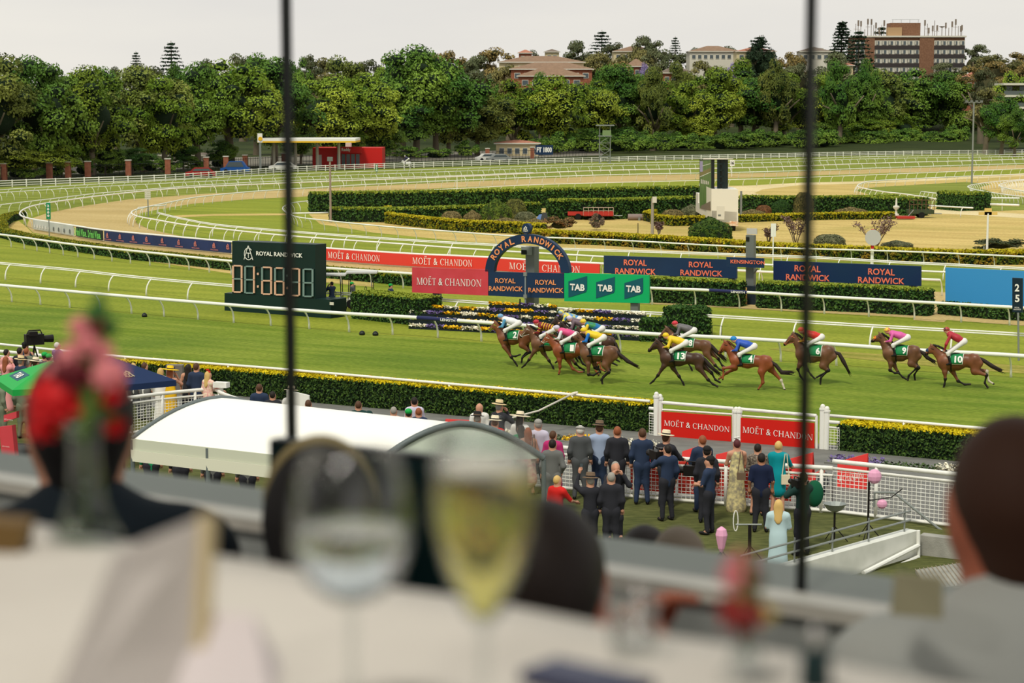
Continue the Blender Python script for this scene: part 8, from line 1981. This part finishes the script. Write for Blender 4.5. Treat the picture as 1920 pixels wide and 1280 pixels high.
for j in range(6):
    for i in range(nU):
        a = (base0 if j == 0 else n0+(j-1)*(nU+1))+i; b = n0+j*(nU+1)+i; fs.append((a, a+1, b+1, b))
mb.add(vs, fs); mb.build('cloth', cloth_m, tc_, True)
def TP_(px, py): return P(px, py, ZT+.005)
# ---- glasses
gls = glassy('clear_glass', (244, 246, 246), .09, .03)
def lathe_thing(nm, label, cat, base, parts):
    r = thing(nm, label, cat, tuple(base))
    for pn, prof, m in parts: MB().lathe(prof, 32, tuple(base), cap=False).build(pn, m, r, True)
    return r
b = TP_(662, 1322)
lathe_thing('wine_glass', 'empty wine glass left of the champagne flute', 'wine glass', b, [('bowl', [(.004, .075), (.018, .078), (.034, .092), (.0425, .115), (.0435, .135), (.038, .165), (.033, .182), (.032, .182), (.037, .165), (.0425, .135), (.0415, .116), (.033, .094), (.017, .08), (.003, .078)], gls),
    ('stem', [(.0045, .076), (.0035, .05), (.0035, .02), (.006, .006)], gls), ('foot', [(.006, .006), (.03, .0035), (.034, .001), (.034, 0), (0, 0)], gls)])
w_ = thing('drinking_water', 'clear water in the lower part of the wine glass', 'drink', tuple(b)); MB().lathe([(0, .0785), (.0165, .081), (.0325, .0945), (.041, .1165), (.042, .13), (0, .13)], 32, tuple(b), cap=False).build('liquid', liquid('clear_water', (250, 250, 250)), w_, True)
b = TP_(907, 1405)
wine = liquid('sparkling_wine', (252, 232, 130))
lathe_thing('champagne_flute', 'champagne flute filled with pale gold sparkling wine', 'glass', b, [('bowl', [(.003, .082), (.012, .092), (.026, .125), (.0335, .155), (.0345, .175), (.031, .213), (.0305, .213), (.034, .175), (.033, .155), (.0255, .126), (.0115, .094), (.002, .085)], gls),
    ('stem', [(.004, .083), (.003, .05), (.003, .02), (.006, .005)], gls), ('foot', [(.006, .005), (.028, .003), (.032, 0), (0, 0)], gls)])
f_ = thing('sparkling_wine', 'pale gold sparkling wine inside the flute', 'drink', tuple(b)); MB().lathe([(.001, .088), (.011, .095), (.025, .127), (.0322, .156), (.0333, .175), (.0325, .188), (0, .188)], 32, tuple(b), cap=False).build('liquid', wine, f_, True)
MB().lathe([(.0, .188), (.0325, .188), (.0322, .193), (0, .193)], 32, tuple(b), cap=False).build('froth', M('froth', (232, 228, 214), .6), f_, True)
# ---- vase with red flowers
def petals(mb, c, R, n, rows=3, seed=0, flat=.5):
    rs = random.Random(seed)
    for k in range(rows):
        for i in range(n):
            a = 2*math.pi*i/n+k*.4+rs.uniform(-.1, .1); t = .35+.65*k/max(1, rows-1); d = Vector((math.cos(a), math.sin(a), 0)); L = R*t
            q = Vector(c)+Vector((0, 0, R*flat*(1-t))); e = q+d*L+Vector((0, 0, R*.25*rs.uniform(.2, 1))); s = Vector((-d.y, d.x, 0))*R*.3
            m = q+d*L*.6+Vector((0, 0, R*.2)); mb.add([q, m-s, e, m+s], [(0, 1, 2, 3)])
b = TP_(163, 1012)
v_ = lathe_thing('flower_vase', 'small flared glass vase holding the red and pink flowers', 'vase', b, [('glass', [(.036, .0), (.037, .004), (.026, .02), (.018, .05), (.015, .09), (.02, .118), (.0195, .118), (.0145, .09), (.017, .05), (.025, .021), (.0, .005)], gls)])
MB().lathe([(0, .004), (.03, .01), (.02, .04), (.0165, .06), (0, .06)], 20, tuple(b), cap=False).build('water', glassy('water', (226, 232, 220), .05), v_, True)
bq = thing('flower_bouquet', 'blurred posy of deep red, maroon and pink blossoms in the left vase', 'flowers', tuple(b)); fd = depth(b)
gr_st = M('stem_green', (84, 112, 44), .6); D_ = fd
def fl(px, py, R, m, seed, nm='blossom', dd=0.0):
    c = PD(px, py, D_+dd); mb = MB(); petals(mb, (0, 0, 0), R, 9, 4, seed); mb.ell((0, 0, R*.2), (R*.5, R*.5, R*.35), 10, 6)
    rot = Matrix.Rotation(.9, 4, 'X') @ Matrix.Rotation(seed, 4, 'Z'); mb.v = [tuple((rot @ Vector(q))+c) for q in mb.v]; mb.build(nm, m, bq)
    MB().tube([b+Vector((0, 0, .02)), b+Vector((0, 0, .1)), c], .0022, 5).build('stem', gr_st, bq)
red_f = M('petal_red', (196, 22, 26), .6); mar_f = M('petal_maroon', (96, 20, 30), .6); pk_f = M('petal_pink', (214, 130, 134), .6)
fl(108, 750, .033, red_f, 1); fl(190, 735, .027, red_f, 2, dd=.02); fl(140, 700, .026, mar_f, 3); fl(176, 690, .022, mar_f, 4, dd=.03); fl(166, 642, .018, pk_f, 5); fl(132, 668, .016, pk_f, 6); fl(192, 662, .014, pk_f, 7); fl(150, 612, .013, pk_f, 14); fl(186, 612, .012, mar_f, 15); fl(206, 704, .02, pk_f, 16, dd=-.02); fl(110, 700, .016, pk_f, 17, dd=.03); fl(216, 800, .014, red_f, 8); fl(84, 800, .02, red_f, 9)
for i, (a0, a1) in enumerate((((176, 640), (188, 540)), ((200, 640), (210, 590)), ((190, 760), (222, 806)), ((160, 760), (150, 720)))):
    p0, p1 = PD(*a0, D_), PD(*a1, D_); mb = MB(); s = Vector((.012, 0, 0)); m = p0.lerp(p1, .5); mb.add([p0, m-s, p1, m+s, m+Vector((0, -.006, 0))], [(0, 1, 4), (1, 2, 4), (2, 3, 4), (3, 0, 4)]); mb.build('leaf', M('leaf_green', (50, 92, 40), .6), bq)
b2 = TP_(1398, 1272); D_ = depth(b2)
lathe_thing('bud_vase', 'small clear bud vase at the lower right', 'vase', b2, [('glass', [(.02, 0), (.021, .003), (.013, .012), (.009, .03), (.0075, .05), (.007, .05), (.0085, .03), (.012, .013), (0, .003)], gls)])
bq = thing('small_bouquet', 'small blurred posy of dusky red bloom, pink bud and yellow leaves in the bud vase', 'flowers', tuple(b2)); b = b2
fl(1390, 1150, .021, M('petal_dusky', (156, 56, 52), .6), 11); fl(1384, 1082, .016, pk_f, 12); fl(1392, 1056, .012, pk_f, 13)
for i, (a0, a1, m) in enumerate((((1400, 1150), (1462, 1152), (206, 190, 110)), ((1398, 1130), (1372, 1106), (196, 184, 100)), ((1405, 1110), (1428, 1062), (86, 84, 44)), ((1400, 1130), (1420, 1098), (110, 120, 60)))):
    p0, p1 = PD(*a0, D_), PD(*a1, D_); mb = MB(); s = (p1-p0).cross(Vector((0, 1, 0))).normalized()*.009; mm = p0.lerp(p1, .5); mb.add([p0, mm-s, p1, mm+s, mm+Vector((0, -.004, 0))], [(0, 1, 4), (1, 2, 4), (2, 3, 4), (3, 0, 4)]); mb.build('leaf', M('leaf_%d' % i, m, .6), bq)
b = TP_(1528, 1290); r = lathe_thing('pepper_mill', 'short dark teal mill with a silver knob at the lower right', 'pepper mill', b, [('barrel', [(0, 0), (.012, 0), (.012, .003), (.011, .02), (.012, .028), (0, .03)], M('dark_teal_glaze', (18, 46, 48), .3)), ('knob', [(0, .028), (.006, .03), (.004, .035), (.006, .041), (.003, .046), (0, .047)], M('silver', (190, 190, 186), .25, metal=.8))])
# ---- menu cards, napkin, cutlery
card = M('card_white', (214, 208, 202), .8); edge_c = M('card_cream', (206, 190, 150), .8)
def cardq(nm, label, cat, c4, th, m, parts=()):
    r = thing(nm, label, cat, tuple(c4[0])); MB().slab(*c4, th).build('sheet', m, r)
    return r
def qd(px, py, D): return PD(px, py, D)
r = cardq('menu_card', 'large white menu card standing at the lower left', 'menu', [TP_(60, 1400), TP_(372, 1290), qd(388, 966, depth(TP_(372, 1290))+.03), qd(215, 1036, depth(TP_(60, 1400))+.1)], (.003, .012, 0), card)
a_, b_ = TP_(372, 1290), qd(388, 966, depth(TP_(372, 1290))+.03); MB().tube([a_, b_], .0075, 6).build('cream_spine', edge_c, r)
nap = thing('folded_napkin', 'folded white napkin beside the menu card', 'napkin', tuple(TP_(390, 1270)))
mb = MB(); q = TP_(392, 1270); mb.add([(q.x-.045, q.y-.05, ZT+.004), (q.x+.055, q.y-.06, ZT+.004), (q.x+.05, q.y+.04, ZT+.004), (q.x-.04, q.y+.05, ZT+.004), (q.x-.035, q.y, ZT+.055), (q.x+.035, q.y-.005, ZT+.055)], [(3, 2, 1, 0), (0, 1, 5, 4), (1, 2, 5), (2, 3, 4, 5), (3, 0, 4)]); mb.build('fold', M('napkin_white', (222, 214, 214), .85), nap)
r = cardq('place_card', 'small beige card standing on the sill near the right diner', 'card', [qd(1672, 1152, 2.75), qd(1768, 1160, 2.65), qd(1768, 1084, 2.65), qd(1680, 1074, 2.75)], (0, .01, 0), M('card_olive', (164, 160, 130), .8))
r.location.z = r.location.z
q = TP_(1100, 1292); r = thing('phone', 'dark blue phone lying on the tablecloth at the bottom edge', 'phone', tuple(q)); MB().box((q.x, q.y, ZT+.012), (.045, .09, .009), .9).build('case', M('case_navy', (50, 54, 84), .4), r)
q = TP_(640, 1330); 
r = thing('water_tumbler', 'low clear tumbler behind the flute near the dark-haired diner', 'glass', tuple(TP_(1185, 1222))); MB().lathe([(.018, 0), (.021, .05), (.02, .05), (.017, .003), (0, .003)], 24, tuple(TP_(1185, 1222)), cap=False).build('glass', gls, r, True)
r = thing('wooden_chair', 'brown wooden chair back at the lower left edge', 'chair', tuple(qd(10, 1100, 1.9))); wq = M('chair_wood', (112, 88, 48), .6)
MB().slab(qd(-60, 1180, 1.9), qd(12, 1180, 1.9), qd(48, 985, 1.9), qd(-60, 975, 1.9), (0, .04, 0)).build('backrest', wq, r); c_ = qd(-20, 1180, 1.9); MB().tube([c_, (c_.x, c_.y+.02, ZF)], .02, 6).build('leg', wq, r)
# ---- dark television on the ledge
tl, tr, bl, br = qd(509, 825, 3.6), qd(985, 877, 3.3), qd(509, 1090, 3.6), qd(985, 1165, 3.3)
r = thing('television', 'dark flat television panel seen behind the glasses', 'television', tuple(bl.lerp(br, .5)))
MB().slab(bl, br, tr, tl, (.01, .04, 0)).build('screen', M('tv_screen', (12, 36, 38), .35), r); mb = MB(); mb.tube([tl, tr, br, bl, tl], .004, 5); mb.build('frame', mul, r)
m_ = bl.lerp(br, .5)+Vector((0, .03, 0)); MB().tube([m_, (m_.x, m_.y, ZL2+.02)], .02, 8).build('stand_post', mul, r); MB().box((m_.x, m_.y, ZL2+.02), (.4, .3, .03)).build('stand_foot', mul, r)
# ---- diners
def diner(label, px, py, D, H_r, hairm, topm, face, skm=skin, hat=None, longh=False, lean=0.0, reach=None, shw=.2):
    ZF = ZL2
    """seated figure with the head centre at the given pixel and depth; face = heading in degrees"""
    c = PD(px, py, D); r = thing('person', label, 'person', (c.x, c.y, ZF), math.radians(face)); hz = c.z-ZF
    V = lambda x, y, z: (x, y, z)
    sh = hz-.215
    pr = [('e', (0, .01, hz), (.074, .092, .112), None), ('c', (0, 0, hz-.07), (0, -.03, hz-.2), .055, .06, None), ('c', (0, -.04, sh-.05), (0, -.05, sh-.45), .15, .15, (1, .7, 1)), ('e', (0, .105, hz-.02), (.016, .022, .022), None), ('e', (.076, .0, hz-.01), (.014, .022, .034), None), ('e', (-.076, .0, hz-.01), (.014, .022, .034), None), ('c', (0, .085, hz-.065), (0, .09, hz-.068), .018, .018, (1.4, .6, .5))]
    tp = [('c', (0, -.035, hz-.15), (0, -.05, sh-.05), .066, .13, (1, .9, 1)), ('c', (0, -.05, sh-.06), (0, -.06, sh-.5), .17, .17, (1, .72, 1)), ('c', (-shw+.04, -.04, sh-.02), (shw-.04, -.04, sh-.02), .085, .085, None)]
    MBF = []
    for s in (-1, 1):
        S = (s*shw, -.04, sh-.03); E = (s*(shw+.06), .08, sh-.28); Hd = (s*.14, .3, sh-.36)
        if reach and s == reach[0]:
            tg = PD(*reach[1])-Vector((c.x, c.y, ZF)); tg.rotate(Matrix.Rotation(-math.radians(face), 3, 'Z')); Hd = tuple(tg); E = tuple(Vector(S).lerp(tg, .5)+Vector((s*.04, -.02, -.16)))
        pr += [('c', S, E, .052, .042, None), ('c', E, Hd, .04, .027, None), ('e', Hd, (.04, .042, .03), None)]; tp += [('c', S, E, .075, .06, None), ('c', E, tuple(Vector(E).lerp(Vector(Hd), .75)), .058, .044, None)]
        dv = (Vector(Hd)-Vector(E)).normalized(); dv = (dv+Vector((0, 0, .5))).normalized() if reach and s == reach[0] else dv; mbf = MB(); fingers(mbf, tuple(Vector(Hd)+dv*.02), dv, -s, 1.15); MBF.append(mbf)
    for s in (-1, 1):
        pr += [('c', (s*.09, -.05, .48), (s*.12, .36, .46), .085, .06, None), ('c', (s*.12, .36, .46), (s*.12, .36, .08), .055, .04, None), ('c', (s*.12, .36, .05), (s*.12, .5, .04), .04, .03, None)]
    def part(nm, p_, m, res=.018, k=.02): v, f = sdf_mesh(p_, res, k); me = mesh_np(nm, v, f); me.materials.append(m); return link(nm, me, r)
    part('body', pr, skm, .015, .016); [m__.build('fingers', skm, r, True, world=False) for m__ in MBF]; part('shirt', tp, topm)
    part('trousers', [('c', (s*.09, -.05, .48), (s*.12, .36, .46), .1, .075, None) for s in (-1, 1)]+[('c', (s*.12, .36, .46), (s*.12, .36, .12), .07, .055, None) for s in (-1, 1)], c_black)
    hp = [('e', (0, -.02, hz+.025), (.092, .102, .112), None)]+([('c', (0, -.06, hz), (0, -.09, hz-.22), .09, .07, (1, .7, 1))] if longh else [('c', (0, -.05, hz), (0, -.05, hz-.07), .075, .06, None)])
    v, f = sdf_mesh(hp, .014, .012); v = v.copy(); m_ = (v[:, 1] > .03) & (v[:, 2] < hz+.055); v[m_, 1] = .03+(v[m_, 1]-.03)*.15
    me = mesh_np('hair', v, f); me.materials.append(hairm); link('hair', me, r)
    for s in (-1, 1): MB().ell((s*.03, .092, hz+.012), (.012, .01, .008), 8, 5).build('eye', leather, r, True, world=False)
    if hat: MB().tube([(.088*math.cos(t), -.02, hz+.03+.112*math.sin(t)) for t in np.linspace(.1, 3.04, 16)], .011, 6).build('reflection_arc', M('reflection_olive', (150, 136, 96), .8), r, True, world=False)  # arc stands in for a reflection above the head, nothing worn
    ch = thing('dining_chair', 'dark dining chair under the '+label.split(',')[0], 'chair', (c.x, c.y, ZF), math.radians(face))
    MB().box((0, .05, .4), (.44, .44, .05)).build('seat', leather, ch, world=False)
    MB().box((0, -.2, .62), (.42, .03, .4)).build('backrest', leather, ch, world=False)
    for a in (-.19, .19):
        for b__ in (-.15, .24): MB().tube([(a, b__, 0), (a, b__, .4)], .014, 6).build('leg', metal_g, ch, world=False)
    return r
shirt_g = M('shirt_pale_grey', (184, 188, 182), .85)
diner('man with short brown hair and pale grey shirt, seen from behind at right', 1892, 944, 2.95, 0, M('hair_near', (62, 38, 26), .7), shirt_g, 12, skm=M('skin_warm', (176, 104, 80), .55), shw=.22)
diner('dark-haired woman turned to the right, hand raised near the tumbler', 1030, 1098, 3.0, 0, h_dk, c_black, -28, skm=M('skin_warm', (176, 104, 80), .55), longh=True, reach=(-1, (1186, 1192, 2.5)))
diner('dark-haired guest seen through the wine glass', 602, 978, 3.35, 0, M('hair_black', (26, 24, 24), .7), c_black, 5, longh=True, hat='band')
diner('dark-haired guest in dark navy behind the red flowers', 150, 796, 3.55, 0, M('hair_black', (26, 24, 24), .7), fab('near_navy', (26, 36, 44)), 14)
# heads of guests on the terrace just below the window
for lb, px, py, D, hm, ht in (('dark-haired head of a guest just outside below the ledge', 1208, 1022, 7.0, h_dk, None), ('grey-brown haired guest just outside below the ledge', 1272, 1030, 6.2, M('hair_greybrown', (112, 98, 84), .7), None)):
    c = PD(px, py, D); person(lb, ('w', Vector((c.x, c.y, (PD(1208, 1022, 7.0).z if 'grey' not in lb else c.z)-1.66))), 1.72, 0, c_black, c_black, hair=hm, hat='trilby' if ht else None, hatm=ht)
tr_z = PD(1208, 1022, 7.0).z-1.66
sl('floor_terrace', -14, 14, .5, 6.0, tr_z-.5, tr_z-.01, g_conc)
# fill lights added under the ceiling, out of view, to brighten the room
for i, (a, b_) in enumerate(((-1.5, -2.2), (1.8, -2.2), (-1.5, -5), (1.8, -5))):
    q = W(a, b_, HC+1.73); r = thing('added_fill_light', 'added square fill light under the dining room ceiling', 'light', tuple(q), group='added fill lights of the dining room'); MB().box(tuple(q), (.62, .62, .04)).build('frame', white_m, r)
    ld = bpy.data.lights.new('added_fill_lamp', 'AREA'); ld.energy = 34; ld.size = .55; ld.color = (1, .93, .84); lo = bpy.data.objects.new('lamp', ld); COL.objects.link(lo); lo.parent = r; lo.location = (0, 0, -.03)
